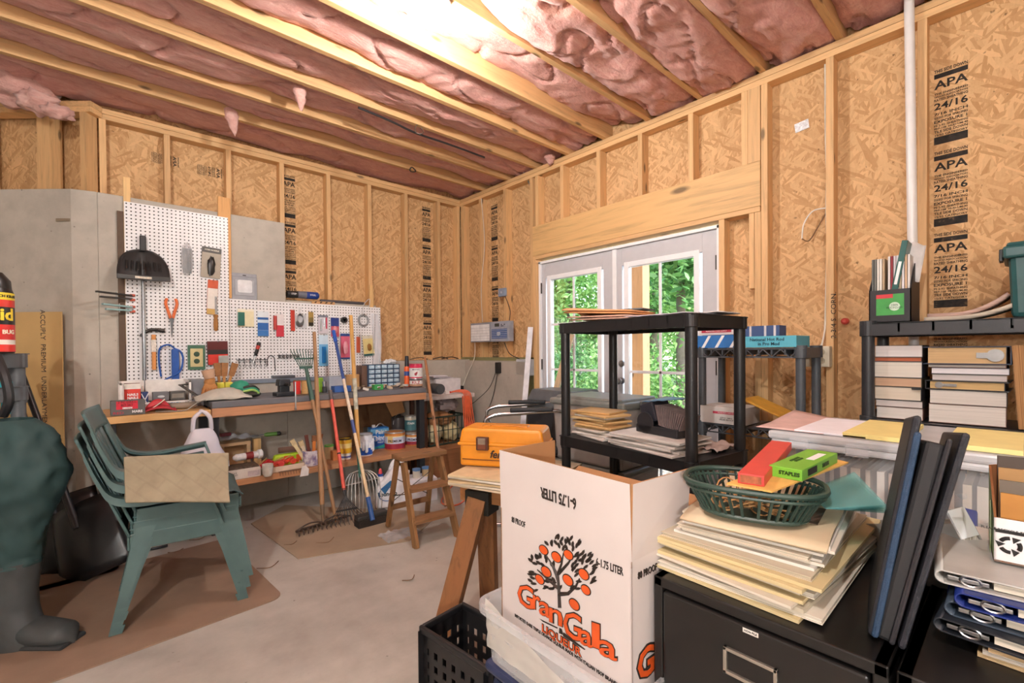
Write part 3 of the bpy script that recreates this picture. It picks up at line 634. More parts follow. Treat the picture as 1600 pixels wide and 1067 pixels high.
# claw hammer
a = P(240, 515, 1, PY-.03); c = P(242, 578, 1, PY-.03); L = a.z-c.z; t = thing('hammer', 'claw hammer with pale wooden handle hung on the tall pegboard', 'hammer', (a.x, PY-.02, a.z))
b = B(); b.box((0, 0, -L*.56), (.026, .02, L*.88)); b.build('handle', wood('#cf8b4c', 2), t, bevel=.006)
b = B(); b.box((0, 0, -L*.4), (.027, .021, L*.3)); b.build('label', pl('#d8cfc4', .5, .25, 60), t)
b = B(); b.tube(bez([(.055, 0, -.006), (.02, 0, -.0), (-.02, 0, -.002), (-.06, 0, -.03), (-.075, 0, -.05)]), [.014]*12+[.011]*12+[.012]*12+[.008]*12+[.003], 10); b.lathe([(.016, 0), (.016, .018)], (.046, 0, -.006), 14, 'x'); b.build('head', DSTEEL, t, smooth=True)
hook_part(t, .02, -.02); hook_part(t, -.02, -.02)
# blue power strip with its cord
a = P(272, 545, 1, PY-.03); c = P(272, 597, 1, PY-.03); L = a.z-c.z; t = thing('power_strip', 'blue power strip with coiled blue cord hung low on the tall pegboard', 'power strip', (P(274, 560, 1, PY-.03).x, PY-.004, a.z))
BLU = pl('#1f55a8', .4)
b = B(); b.box((0, -.02, -L/2), (.045, .036, L)); b.build('body', BLU, t, bevel=.008)
b = B(); b.tube(bez([(0, -.03, 0), (.03, -.035, -.02), (.045, -.03, -.08), (.02, -.045, -.17), (-.06, -.03, -.22), (-.10, -.028, -.25)]), .006, 8); b.tube(bez([(0, -.02, .0), (-.04, -.03, .03), (-.09, -.028, .0), (-.095, -.026, -.1), (-.085, -.026, -.2)]), .006, 8); b.build('cord', BLU, t, smooth=True)
b = B(); b.box((-.12, -.026, -.262), (.05, .02, .022), ry=.6); b.build('plug', BLU, t, bevel=.004); hook_part(t, -.04, .02)
# outlet plate pack, red and black pack
t = card(293, 539, 321, 578, 'outlet_plate_pack', 'green framed pack with brass outlet cover plate', 'hang card', [(1, '#47705a')], 0)
cpx = t.children[0]; b = B(); W = .085; H = .12
a = P(293, 539, 1, PY); c = P(321, 578, 1, PY); W, H = c.x-a.x, a.z-c.z
b.bb((-W*.36, -.006, -H*.14), (W*.36, -.002, -H*.86)); b.build('cover_plate', pl('#cdbf8e', .35, .1), t, bevel=.003)
for k in (.36, .64):
    b = B(); b.prism([(W*.17*cos(q*.4), H*.1*sin(q*.4)) for q in range(16)], .003, frame((0, -.006, -H*k), (1, 0, 0), (0, 0, 1))); b.build('outlet', pl('#2f4a38', .4), t)
card(324, 533, 356, 570, 'bit_set_pack', 'red and black boxed bit set on the tall pegboard', 'hang card', [(.36, '#5a1f1f'), (.2, '#2b2626'), (.44, '#c9372c')], -.02, thick=.03, off=-.036, blister=((.5, .62, .98, .96), pl('#a7aaa4', .3), 'box'))
# low pegboard cards
card(371, 482, 397, 510, 'seal_pack', 'cream and green pack at the left of the low pegboard', 'hang card', [(.12, '#efe9d8'), (.88, '#e6dcb8')], 0, blister=((.0, .2, .4, .95), pl('#2f6a5e', .3), 'box'))
card(402, 486, 420, 525, 'blue_card', 'blue and white hang card on the low pegboard', 'hang card', [(.24, '#dfe5ea'), (.1, '#2f62a4'), (.12, '#cfe0ee'), (.3, '#2e66ae'), (.24, '#3b78bd')], 0)
card(431, 490, 444, 526, 'red_driver_pack', 'red handled driver in narrow pack on the low pegboard', 'hang card', [(.5, '#e1dadb'), (.5, '#c53a4a')], 0, blister=((-.35, .1, .1, .7), pl('#b5352e', .35), 'rod'))
t = card(454, 484, 461, 517, 'red_tube_pack', 'slim red tube beside the wire hank on low pegboard', 'hang card', [(1, '#b93c2e')], 0)
a = P(468, 485, 1, PY-.02); t = thing('wire_hank', 'hank of silver hose clamps in a clear bag on low pegboard', 'wire', (P(470, 500, 1, PY-.02).x, PY-.012, P(470, 500, 1, PY-.02).z))
b = B()
for k in range(7): b.tube([(.034*cos(q*.42)*(1-.05*k)-.008, -.004-.003*k, .05*sin(q*.42)*(1-.03*k)+.004*k-.01) for q in range(15)], .0022, 6, closed=True)
b.build('clamps', STEEL, t, smooth=True); hook_part(t, 0, .04)
b = B(); b.bb((-.012, -.002, .03), (.006, .0, .11)); b.bb((-.05, -.001, -.07), (.05, .0, .05)); b.build('bag', cloudy_mat('clear_film', '#f2f2f4', .3), t)
card(482, 487, 490, 509, 'brass_hook_pack', 'tiny gold pack between wire hank and chrome set', 'hang card', [(.4, '#a98a4a'), (.35, '#7c6a3e'), (.25, '#2f2a22')], 0)
t = card(497, 492, 513, 521, 'chrome_set_pack', 'white and red pack with two chrome bars', 'hang card', [(.12, '#7d7f8c'), (.88, '#d9d2da')], 0, blister=((.15, .2, .32, .85), STEEL, 'rod'))
b = B(); b.tube([(.006, -.008, -.03), (.006, -.008, -.10)], .006, 8); b.build('item', STEEL, t); b = B(); b.bb((.022, -.002, -.02), (.034, 0, -.12)); b.build('red_edge', pl('#c2304f', .4), t)
card(517, 496, 530, 526, 'blue_red_pack', 'blue topped pack with pink item behind broom handle', 'hang card', [(.45, '#2c3f86'), (.55, '#c95a68')], 0, blister=((.2, .45, .8, .8), pl('#d98a92', .3), 'blob'))
card(532, 521, 547, 561, 'pink_card', 'pink carded cup hook set with blue top edge', 'hang card', [(.1, '#2d4a8a'), (.84, '#d4657f'), (.06, '#2d4a8a')], 0, blister=((.25, .3, .75, .8), pl('#e39aa6', .3), 'blob'))
card(498, 523, 513, 572, 'scraper_pack', 'pale blue pack holding a bright blue paint scraper', 'hang card', [(.3, '#cfe4f2'), (.7, '#74b7e2')], 0, blister=((.3, .38, .7, .9), pl('#1479c4', .3), 'box'))
card(557, 526, 563, 551, 'orange_strip_pack', 'slim orange pack beside the cream ring pack', 'hang card', [(1, '#c55a3c')], 0)
card(566, 524, 583, 556, 'ring_pack', 'cream pack with brown ring print at right end of low pegboard', 'hang card', [(.15, '#d8d2c0'), (.75, '#dccb8c'), (.1, '#2f5a58')], -.08, blister=((.35, .4, .75, .75), pl('#9a6a2c', .4), 'blob'))
a = P(568, 500, 1, PY-.02); t = thing('cable_coil', 'ring of grey cable hung at upper right of the low pegboard', 'cable', (a.x, PY-.014, a.z))
b = B()
for k in range(4): b.tube([((.052-.004*k)*cos(q*.35), -.003-.005*(k % 2), (.055-.003*k)*sin(q*.35)) for q in range(18)], .0035, 6, closed=True)
b.build('coil', pl('#8f9296', .35, .1), t, smooth=True); hook_part(t, 0, .05)
b = B(); b.tube(bez([(-.02, -.01, .05), (.0, -.012, .14), (.06, -.01, .2), (.05, -.008, .1)]), .003, 6); b.build('loose_end', pl('#c9c9c9', .35), t, smooth=True)
a = P(543, 500, 1, PY-.02); t = thing('tape_roll', 'black tape roll hung behind the tall wooden handle', 'tape', (a.x-.03, PY-.001, a.z)); b = B(); b.lathe([(.028, 0), (.028, -.03), (.014, -.03), (.014, 0)], (0, 0, 0), 24, 'y'); b.build('roll', BLACK, t, smooth=True); hook_part(t, 0, .012)
a = P(400, 548, 1, PY-.02); t = thing('screwdriver', 'black and red handled screwdriver stuck in the wire rack on low pegboard', 'screwdriver', (a.x, PY-.02, a.z), ry=.26)
b = B(); b.lathe([(.008, -.05), (.013, -.03), (.013, .02), (.016, .05), (.010, .064)], (.006, 0, .01), 14); b.build('handle', pl('#242222', .4), t, smooth=True); b = B(); b.lathe([(.0135, 0), (.0145, .03)], (.006, 0, .015), 14); b.build('red_inlay', pl('#c23b32', .4), t, smooth=True); b = B(); b.tube([(.006, 0, -.04), (.006, 0, -.10)], .006, 8); b.build('shaft', STEEL, t)
# wire racks
def wire_rack(x0, x1, y, n, lab, drop):
    a = P(x0, y, 1, PY-.01); c = P(x1, y+ (0), 1, PY-.01); L = c.x-a.x; t = thing('wire_rack', lab, 'rack', (a.x, PY-.008, (a.z+c.z)/2), 0, 'wire tool racks on the low pegboard')
    WB = pl('#4a4c50', .35, .1, 20, .7); b = B(); b.tube([(0, -.004, 0), (L, -.004, 0)], .0028, 6); b.build('bar', WB, t)
    for k in range(n):
        x = L*(k+.5)/n; b = B(); b.tube([(x, .002, .014), (x, -.004, .012), (x, -.004, -.03)], .002, 6); b.tube([(x+.011*cos(q*.5), -.02-.013*sin(q*.5), -.016) for q in range(12)], .0018, 5, closed=True); b.tube([(x+.009*cos(q*.5), -.02, -drop+.009*sin(q*.5)) for q in range(12)], .0018, 5, closed=True); b.tube([(x, -.018, -.016), (x, -.02, -drop+.008)], .0016, 5); b.build('holder', WB, t)
    return t
wire_rack(369, 418, 562, 6, 'dark wire rack with six ring holders on the low pegboard', .05)
wire_rack(433, 468, 555, 6, 'paler wire rack behind the small hand rake head', .012)
a = P(420, 558, 1, PY-.01); t = thing('cane_hook', 'dark wire walking stick shaped hook on the low pegboard', 'hook', (a.x, PY-.006, a.z)); b = B(); b.tube(bez([(-.01, 0, -.07), (-.008, 0, -.01), (.016, 0, .014), (.042, 0, -.006), (.046, 0, -.06), (.05, 0, -.115)]), .0035, 7); b.build('hook', pl('#45474b', .35, .1, 20, .6), t, smooth=True)
a = P(583, 490, 1, PY-.02); c = P(594, 575, 1, PY-.02); t = thing('plastic_sleeve', 'long clear plastic sleeve drooping off right end of low pegboard', 'plastic bag', (a.x, PY-.012, a.z)); L = a.z-c.z
b = B(); b.grid(lambda u, v: Vector((-.02+.07*u+.03*v*(1-v)*3*u, -.012-.02*sin(u*6+v*3), -L*v)), 8, 14); b.build('sleeve', cloudy_mat('clear_film', '#eef0f5', .35), t, smooth='all')
# ---- concrete ledge: bottle, tube, peg rail
p = P(447, 462, 1, -.1); q = P(498, 466, 1, -.1); t = thing('sealant_bottle', 'dark blue bottle lying on the concrete ledge above low pegboard', 'bottle', (p.x, -.10, 1.71))
L = q.x-p.x; b = B(); b.lathe([(.02, 0), (.031, .006), (.031, L*.34)], (0, 0, .031), 20, 'x'); b.build('cap_end', pl('#2b2a2c', .4), t, smooth=True); b = B(); b.lathe([(.032, L*.34), (.033, L*.6)], (0, 0, .032), 20, 'x'); b.build('body', pl('#6a6d78', .4), t, smooth=True); b = B(); b.lathe([(.033, L*.6), (.033, L*.95), (.02, L)], (0, 0, .032), 20, 'x'); b.build('label', pl('#1f3f8c', .35), t, smooth=True)
text('STEEL', 'lettering', WHITE, .02, frame((L*.78, -.034, .032), (1, 0, 0), (0, 0, 1)), t.children[2]); text('STEP', 'lettering', WHITE, .02, frame((L*.2, -.033, .032), (1, 0, 0), (0, 0, 1)), t.children[0])
p = P(500, 468, 1, -.12); q = P(569, 470, 1, -.12); b = B(); b.lathe([(.014, 0), (.016, .01), (.016, q.x-p.x-.01), (.012, q.x-p.x)], (p.x, -.12, 1.697), 16, 'x'); tag(b.build('grey_tube', pl('#4f4d52', .45), smooth=True, loc=(p.x, -.12, 1.68)), 'long dark grey tube lying on the ledge beside the blue bottle', 'tube')
p = P(487, 470, 1, -.19); q = P(523, 478, 1, -.19); t = thing('peg_rail', 'small wooden rail with four dark pegs above low pegboard', 'rail', (p.x, -.182, q.z)); b = B(); b.bb((0, 0, 0), (q.x-p.x, -.014, p.z-q.z)); b.build('rail', wood('#d0a06c', 0), t, bevel=.002)
for k in range(4): b = B(); b.tube([((q.x-p.x)*(k+.6)/4.4, -.014, .02), ((q.x-p.x)*(k+.6)/4.4, -.045, .024)], .005, 8); b.build('peg', pl('#4a3a2c', .5), t)
# ================================================================== on the bench: left board
def put(name, lab, cat, x, yv, z, group=None, rz=0):
    return thing(name, lab, cat, (P(x, 600, 1, yv).x, yv, z), rz, group)
def hz(x, ypx, yv): return P(x, ypx, 1, yv).z
def wx(x0, x1, yv): return P(x1, 600, 1, yv).x-P(x0, 600, 1, yv).x
ZL, ZR, ZS = .8578, .9058, .3578
yv = -.66; t = put('drill_bit_case', 'dark grey boxed case with red label at the left front of bench', 'box', 199, yv, ZL); W = wx(172, 226, yv); H = hz(199, 625, yv)-ZL
b = B(); b.box((0, 0, H/2), (W, .10, H)); b.build('box', pl('#5d5c5a', .5), t, bevel=.003)
b = B(); b.bb((-W*.34, -.051, H*.42), (W*.28, -.052, H*.98)); rl = b.build('label', pl('#d3223a', .4), t); text('3 PC DRILL\nBIT SET', 'lettering', INK, .018, frame((-W*.03, -.053, H*.80), (1, 0, 0), (0, 0, 1)), rl)
b = B(); b.bb((-W*.16, -.0525, H*.45), (W*.12, -.053, H*.56)); b.build('barcode', pl('#e6e0dc', .5, .5, 200), rl); text('MARS', 'lettering', WHITE, .02, frame((W*.26, -.052, H*.22), (1, 0, 0), (0, 0, 1)), t.children[0], bold=.001); text('RED', 'lettering', pl('#c4203c'), .02, frame((-W*.28, -.052, H*.18), (1, 0, 0), (0, 0, 1)), t.children[0], sx=1.4)
# white wire basket and its contents
yv = -.38; t = put('storage_bin', 'white open fronted plastic bin at the back of left bench', 'bin', 242, yv, ZL); W = wx(188, 296, yv); H = hz(240, 595, yv)-ZL
b = B(); b.bb((-W/2, .13, 0), (W/2, .142, H)); b.build('back_panel', pl('#ece8e2', .4), t, bevel=.002)
b = B(); b.bb((-W/2, -.14, 0), (W/2, .14, .008)); b.build('base', pl('#e6e2da', .4), t)
for s in (-1, 1):
    b = B(); b.bb((s*W/2, -.14, 0), (s*(W/2-.012), .14, .02)); b.bb((s*W/2, -.14, 0), (s*(W/2-.012), -.125, H)); b.bb((s*W/2, -.14, H-.015), (s*(W/2-.012), .14, H)); b.build('side_frame', pl('#ece8e2', .4), t, bevel=.002)
b = B(); b.bb((-W/2, -.14, .045), (W/2, -.132, .055))
for k in range(12):
    x = -W/2+W*k/12; b.bar((x, -.136, .008), (x+W/12, -.136, .05), .004, .004); b.bar((x+W/12, -.136, .008), (x, -.136, .05), .004, .004)
b.build('front_lattice', pl('#ece8e2', .4), t)
yb = -.36
def boxy(name, lab, cat, x0, x1, y0, yv, z, d, col, group=None, rz=0, h=None, bev=.002, words=None, wcol=None, ws=.02):
    t = put(name, lab, cat, (x0+x1)/2, yv, z, group, rz); W = wx(x0, x1, yv); H = h or hz((x0+x1)/2, y0, yv)-z
    b = B(); b.box((0, 0, H/2), (W, d, H)); bo = b.build('body', pl(col, .5, .1) if isinstance(col, str) else col, t, bevel=bev)
    if words: text(words, 'lettering', wcol or WHITE, ws, frame((0, -d/2-.001, H*.5), (1, 0, 0), (0, 0, 1)), bo, bold=.0008)
    return t, W, H
t, W, H = boxy('nail_box', 'red and white carton inside the white bin', 'box', 194, 219, 599, yb, ZL+.008, .09, '#d83a2c', words='NAILS\nNAILS', ws=.022)
b = B(); b.box((0, 0, H-.018), (W+.002, .092, .036)); b.build('white_band', pl('#e8e2d8', .5), t)
t, W, H = boxy('screw_box', 'small navy carton with white cross lines inside the white bin', 'box', 220, 231, 612, yb, ZL+.008, .06, '#23386b')
b = B(); b.bar((-W/2, -.031, .01), (W/2, -.031, H-.01), .002, .005); b.bar((W/2, -.031, .01), (-W/2, -.031, H-.01), .002, .005); b.build('cross_print', WHITE, t)
t, W, H = boxy('staple_case', 'grey plastic case with light oval in the white bin', 'case', 238, 263, 605, yb, ZL+.05, .08, '#6c6d70', h=.06); b = B(); b.prism([(.02*cos(q*.4), .008*sin(q*.4)) for q in range(16)], .002, frame((0, -.041, .03), (1, 0, 0), (0, 0, 1))); b.build('label', pl('#c9cbcd', .4), t)
t, W, H = boxy('socket_case', 'dark grey case with clear lid beside the oval labelled case', 'case', 265, 288, 605, yb, ZL+.05, .08, '#5e5c58', h=.06); b = B(); b.box((0, -.042, .03), (W*.8, .004, .03)); b.build('lid_window', pl('#9a968c', .25), t)
boxy('long_carton', 'long dark carton with red stripe under the grey cases', 'box', 234, 290, 622, yb-.01, ZL+.008, .11, '#4b3634', h=.042)
t, W, H = boxy('blue_carton', 'light blue and white narrow carton at the right of the bin', 'box', 266, 288, 618, -.46, ZL+.008, .03, '#5aa9d0', h=.04)
b = B(); b.bb((W*.2, -.016, .004), (W*.5, -.0162, .036)); b.build('white_end', WHITE, t)
for i in range(2):
    t = put('caulk_roll', ['clear wrapped tube lying in front of the white bin', 'brown tube lying lowest behind red pouch'][i], 'tube', 235+i*38, -.55, ZL, 'tubes in front of the white bin'); b = B(); b.lathe([(.02, -.12), (.022, -.11), (.022, .11), (.02, .12)], (0, 0, .022), 16, 'x'); b.build('tube', [pl('#c9a79c', .25), pl('#8d7f70', .4)][i], t, smooth=True)
# red leather pouch
t = put('tool_pouch', 'red leather tool pouch with pale strap at the front of bench', 'pouch', 250, -.62, ZL); 
b = B(); b.grid(lambda u, v: Vector((-.09+.17*u, -.03+.06*v-.05*(1-u)*v, .012+.07*sin(pi*min(1, u*1.1))*(1-abs(v-.5))+.01*noise.noise(Vector((u*5, v*4, 1))))), 12, 8); b.build('flap', pl('#c7333c', .5), t, smooth='all', solid=.006)
b = B(); b.grid(lambda u, v: Vector((-.10+.12*u, -.06+.03*v, .006+.075*u**1.5)), 8, 3); b.build('strap', pl('#dccdbd', .5), t, smooth='all', solid=.004)
b = B(); b.grid(lambda u, v: Vector((-.10+.18*u, -.075+.05*v, .005+.022*sin(pi*u)*(1+v))), 10, 4); b.build('pocket', pl('#a8262f', .5), t, smooth='all', solid=.006)
# ---- centre of the bench
t = put('bracket', 'dark steel angle bracket leaning on a grey bin at bench middle', 'bracket', 302, -.55, ZL); 
b = B(); b.bar((-.07, .02, .16), (.09, -.05, .02), .035, .01); b.bar((-.07, .02, .16), (-.02, .1, .16), .03, .008); b.build('bracket', pl('#39352f', .5), t, bevel=.002)
t, W, H = boxy('grey_bin', 'small open grey plastic bin behind the dark bracket', 'bin', 296, 316, 592, -.38, ZL, .12, '#8e9096')
t = put('work_glove', 'tan suede work glove standing upright on bench', 'glove', 328, -.52, ZR, 'work gloves on the bench')
b = B(); b.blob((0, 0, .055), (.05, .035, .06), 3, .3, 18); b.blob((.0, 0, .13), (.034, .022, .05), 5, .2, 16); b.build('palm', pl('#b27a45', .8, .15), t, smooth=True)
for k in range(4): b = B(); b.tube(bez([(-.035+.02*k, -.02, .08), (-.05+.024*k, -.035, .04), (-.045+.026*k, -.03, .008)], 5), [.010]*10+[.007], 8); b.build('finger', pl('#a96f3c', .8, .15), t, smooth=True)
b = B(); b.tube([(.0, 0, .15), (-.012, 0, .21)], [.032, .042], 14); b.build('cuff', pl('#c9a285', .7, .1), t, smooth=True)
t = put('caddy', 'yellow plastic caddy holding paint brushes', 'caddy', 350, -.36, ZR); W = wx(336, 362, -.36)
for s in (-1, 1): b = B(); b.box((s*W*.25, 0, .055), (W*.47, .07, .11)); b.build('pocket', pl('#d6cf4a', .4), t, bevel=.006)
for k, (x, a_) in enumerate(((-.03, -.1), (.0, .05), (.035, .28))):
    tt = thing('paint_brush', ['brown paint brush at the left of yellow caddy', 'brown paint brush in the middle of yellow caddy', 'brown paint brush fanning out right of yellow caddy'][k], 'brush', (t.location.x+x, -.36, ZR+.11), 0, 'paint brushes in the yellow caddy', ry=a_)
    b = B(); b.box((0, 0, .02), (.018, .012, .06)); b.build('handle', wood('#c48d52', 2), tt, bevel=.003); b = B(); b.box((0, 0, .095), (.036, .016, .10), taper=1.25); b.build('bristles', pl('#9d6f47', .9, .2, 60), tt)
t = put('fabric_bag', 'pale grey canvas bag slumped on the bench', 'bag', 345, -.60, ZR)
b = B(); b.grid(lambda u, v: Vector((-.16+.34*u, -.08+.16*v, .008+(.05+.05*u)*sin(pi*v)*sin(pi*(u*.85+.1))+.012*noise.noise(Vector((u*4, v*4, 2))))), 16, 10); b.build('bag', pl('#b9b2a5', .85), t, smooth='all', solid=.004)
t = put('green_glove', 'green and black work glove on top of the canvas bag', 'glove', 380, -.56, ZR, 'work gloves on the bench')
b = B(); b.blob((-.02, 0, .075), (.06, .05, .05), 7, .35, 18); b.build('palm', pl('#2f8f73', .6), t, smooth=True)
b = B(); b.blob((.03, -.03, .03), (.075, .04, .028), 9, .4, 18); b.build('palm_coating', pl('#2a2d26', .6), t, smooth=True)
for k in range(3): b = B(); b.tube(bez([(-.01, -.05, .05+.012*k), (.05, -.06, .06+.012*k), (.09, -.04, .03+.012*k)], 6), .011, 8); b.build('finger', pl(['#9fc56a', '#2f8f73', '#23271f'][k], .6), t, smooth=True)
t = put('cable', 'thin grey cable trailing across bench edge to the hanging bag', 'cable', 300, -.62, ZL)
q0 = t.location; pts = [P(335, 630, 1, -.7)-q0, P(318, 648, 1, -.76)-q0, P(300, 655, 1, -.77)-q0, P(270, 650, 1, -.76)-q0]; b = B(); b.tube(bez([(.24, .12, ZR-ZL+.02), (.14, 0, ZR-ZL+.012), (.03, -.08, ZR-ZL+.005), (-.05, -.115, .008), (-.14, -.10, .006), (-.2, -.05, .006)], 8), .004, 6); b.build('cable', pl('#8b8478', .5), t, smooth=True)
b = B(); b.tube(bez([(.0, .02, .03+ZR-ZL), (.2, .06, .06+ZR-ZL), (.38, .02, .02+ZR-ZL)], 8), .004, 6); b.build('loop', pl('#6f6a60', .5), t, smooth=True)
# carrier bag hanging from the bench edge
a = P(314, 640, 1, -.80); t = thing('carrier_bag', 'white plastic carrier bag hanging from the bench edge', 'bag', (a.x, -.80, a.z-.02))
PB = cloudy_mat('carrier_film', '#e6dfe6', .72, .4)
def bagf(u, v):
    th = 2*pi*u; wv = .05+.10*v**.8; d = .02+.07*v
    return Vector((wv*cos(th)*(1+.12*noise.noise(Vector((cos(th)*2, sin(th)*2, v*3)))), -.03+d*sin(th)*(1+.2*noise.noise(Vector((th, v*4, 2)))), -.10-.26*v))
b = B(); b.grid(bagf, 28, 12, True); b.build('bag', PB, t, smooth='all')
for s in (-1, 1): b = B(); b.tube(bez([(s*.05, -.03, -.11), (s*.042, -.035, -.03), (0, -.025, .012+.004*s), (-s*.01, -.02, .0)], 7), [.013]*12+[.009]*10, 8); b.build('handle', PB, t, smooth=True)
# bench vise
t = put('bench_vise', 'black bench vise bolted to grey bench top', 'vise', 443, -.62, ZR)
VM = pl('#2e3136', .45, .2, 20, .3); b = B(); b.box((0, 0, .015), (.13, .11, .03)); b.box((0, 0, .05), (.07, .07, .06)); b.box((0, .01, .10), (.085, .10, .05), taper=.9); b.build('body', VM, t, bevel=.006)
b = B(); b.box((-.0, -.02, .145), (.15, .035, .022)); b.box((0, .03, .145), (.15, .03, .022)); b.build('jaws', pl('#5b5f66', .35, .1, 20, .6), t, bevel=.003)
b = B(); b.tube([(0, -.05, .09), (0, -.14, .09)], .011, 10); b.build('screw', DSTEEL, t); b = B(); b.tube([(.045, -.13, .11), (.045, -.13, -.09)], .005, 8); b.lathe([(.008, -.01), (.008, .01)], (.045, -.13, -.09), 10); b.build('handle', STEEL, t)
for x, col, lab in ((464, '#d4271f', 'red spool of twine on bench beside the vise'), (476, '#d0a468', 'tan spool of twine on bench beside the vise')):
    t = put('twine_spool', lab, 'spool', x, -.60, ZR, 'twine spools by the vise'); h = hz(x, 594, -.6)-ZR
    b = B(); b.lathe([(.026, .006), (.024, h*.5), (.026, h-.006)], (0, 0, 0), 20); b.build('twine', pl(col, .7, .15, 120), t, smooth=True); b = B(); b.lathe([(.03, 0), (.03, .006)], (0, 0, 0), 20); b.lathe([(.027, h-.006), (.027, h)], (0, 0, 0), 20); b.build('flanges', pl('#8a6a42', .6), t)
t, W, H = boxy('spray_bottle', 'small lime green bottle behind leaning rake handle', 'bottle', 497, 504, 590, -.5, ZR, .035, '#8cc03c', bev=.006)
t, W, H = boxy('clear_box', 'clear plastic box of hardware on the bench', 'box', 510, 536, 588, -.4, ZR, .14, cloudy_mat('clear_tub', '#dfe3ee', .4))
t, W, H = boxy('blue_tin', 'blue and pink tin between leaning handles on bench', 'tin', 520, 546, 606, -.6, ZR, .08, '#3c63a8', h=.05)
t, W, H = boxy('brown_carton', 'tan cardboard carton leaning behind tall wooden handle', 'box', 539, 560, 585, -.36, ZR, .05, '#c79c66')
t = put('pen_cup', 'small grey tin of pens beside the clear box', 'cup', 507, -.58, ZR); b = B(); b.lathe([(.018, 0), (.018, .05)], (0, 0, 0), 14); b.build('tin', DKGREY, t, smooth=True)
for k in range(3): b = B(); b.tube([(-.008+.008*k, 0, .03), (-.014+.014*k, .004, .09)], .003, 6); b.build('pen', pl(['#4a6a9a', '#b9bcc4', '#2f2f35'][k]), t)
# drawer organizer
yv = -.38; t = put('drawer_organizer', 'grey organizer of small clear drawers standing on bench', 'organizer', 596, yv, ZR); W = wx(572, 620, yv); H = hz(596, 569, yv)-ZR
FR = pl('#3f5674', .45); b = B(); b.bb((-W/2, -.06, 0), (W/2, .07, .01)); b.bb((-W/2, -.06, H-.01), (W/2, .07, H)); b.bb((-W/2, .06, 0), (W/2, .07, H))
for k in range(6): x = -W/2+W*k/5; b.bb((x-.004, -.06, 0), (x+.004, .07, H))
for k in range(1, 5): b.bb((-W/2, -.06, H*k/5-.003), (W/2, .06, H*k/5+.003))
b.build('cabinet', FR, t); CL = pl('#b5cfe0', .2, .25, 30)
for i in range(5):
    for j in range(5):
        x = -W/2+W*(i+.5)/5; z = H*(j+.5)/5; b = B(); b.box((x, -.02, z), (W/5-.014, .09, H/5-.012)); d = b.build('drawer', CL, t, bevel=.002); b = B(); b.box((x, -.07, z+.004), (.022, .012, .008)); b.build('pull', pl('#dfeaf2', .2), d)
t, W2_, H2_ = boxy('side_box', 'tall brown box at the left side of drawer organizer', 'box', 561, 571, 571, -.36, ZR, .12, '#6b5245')
t = put('paper_heap', 'crumpled patterned bag on top of the drawer organizer', 'bag', 610, -.37, ZR+H); b = B(); b.blob((0, 0, .02), (.06, .045, .025), 12, .5, 18, 3); b.build('bag', pl('#d7dde8', .6, .4, 40), t, smooth=True)
t, _, _ = boxy('green_tin', 'small green box among scraps on the bench', 'box', 583, 597, 606, -.62, ZR, .05, '#3c9a4c', h=.045, words='BITS', ws=.016)
SCR = ['#b9a78c', '#cbb9a0', '#8d7a64', '#d8d0c4', '#a58e70', '#c9c2ba', '#7f6b58', '#bfa888']
for k in range(14):
    x = 553+k*6.2; t = put('scrap', ['curled', 'flat', 'bent', 'folded', 'thin', 'broken', 'rough', 'pale', 'narrow', 'wide', 'short', 'dusty', 'twisted', 'small'][k]+' scrap of wood or paper on bench before the drawer organizer', 'scrap', x, -.60+.07*(k % 3)-.03, ZR, 'scraps lying on the bench'); b = B(); b.box((0, 0, .012+.006*(k % 3)), (.05, .03, .012+.008*(k % 2)), rz=k*.9, ry=.3*((k % 3)-1)); b.build('scrap', pl(SCR[k % 8], .8), t, bevel=.003)
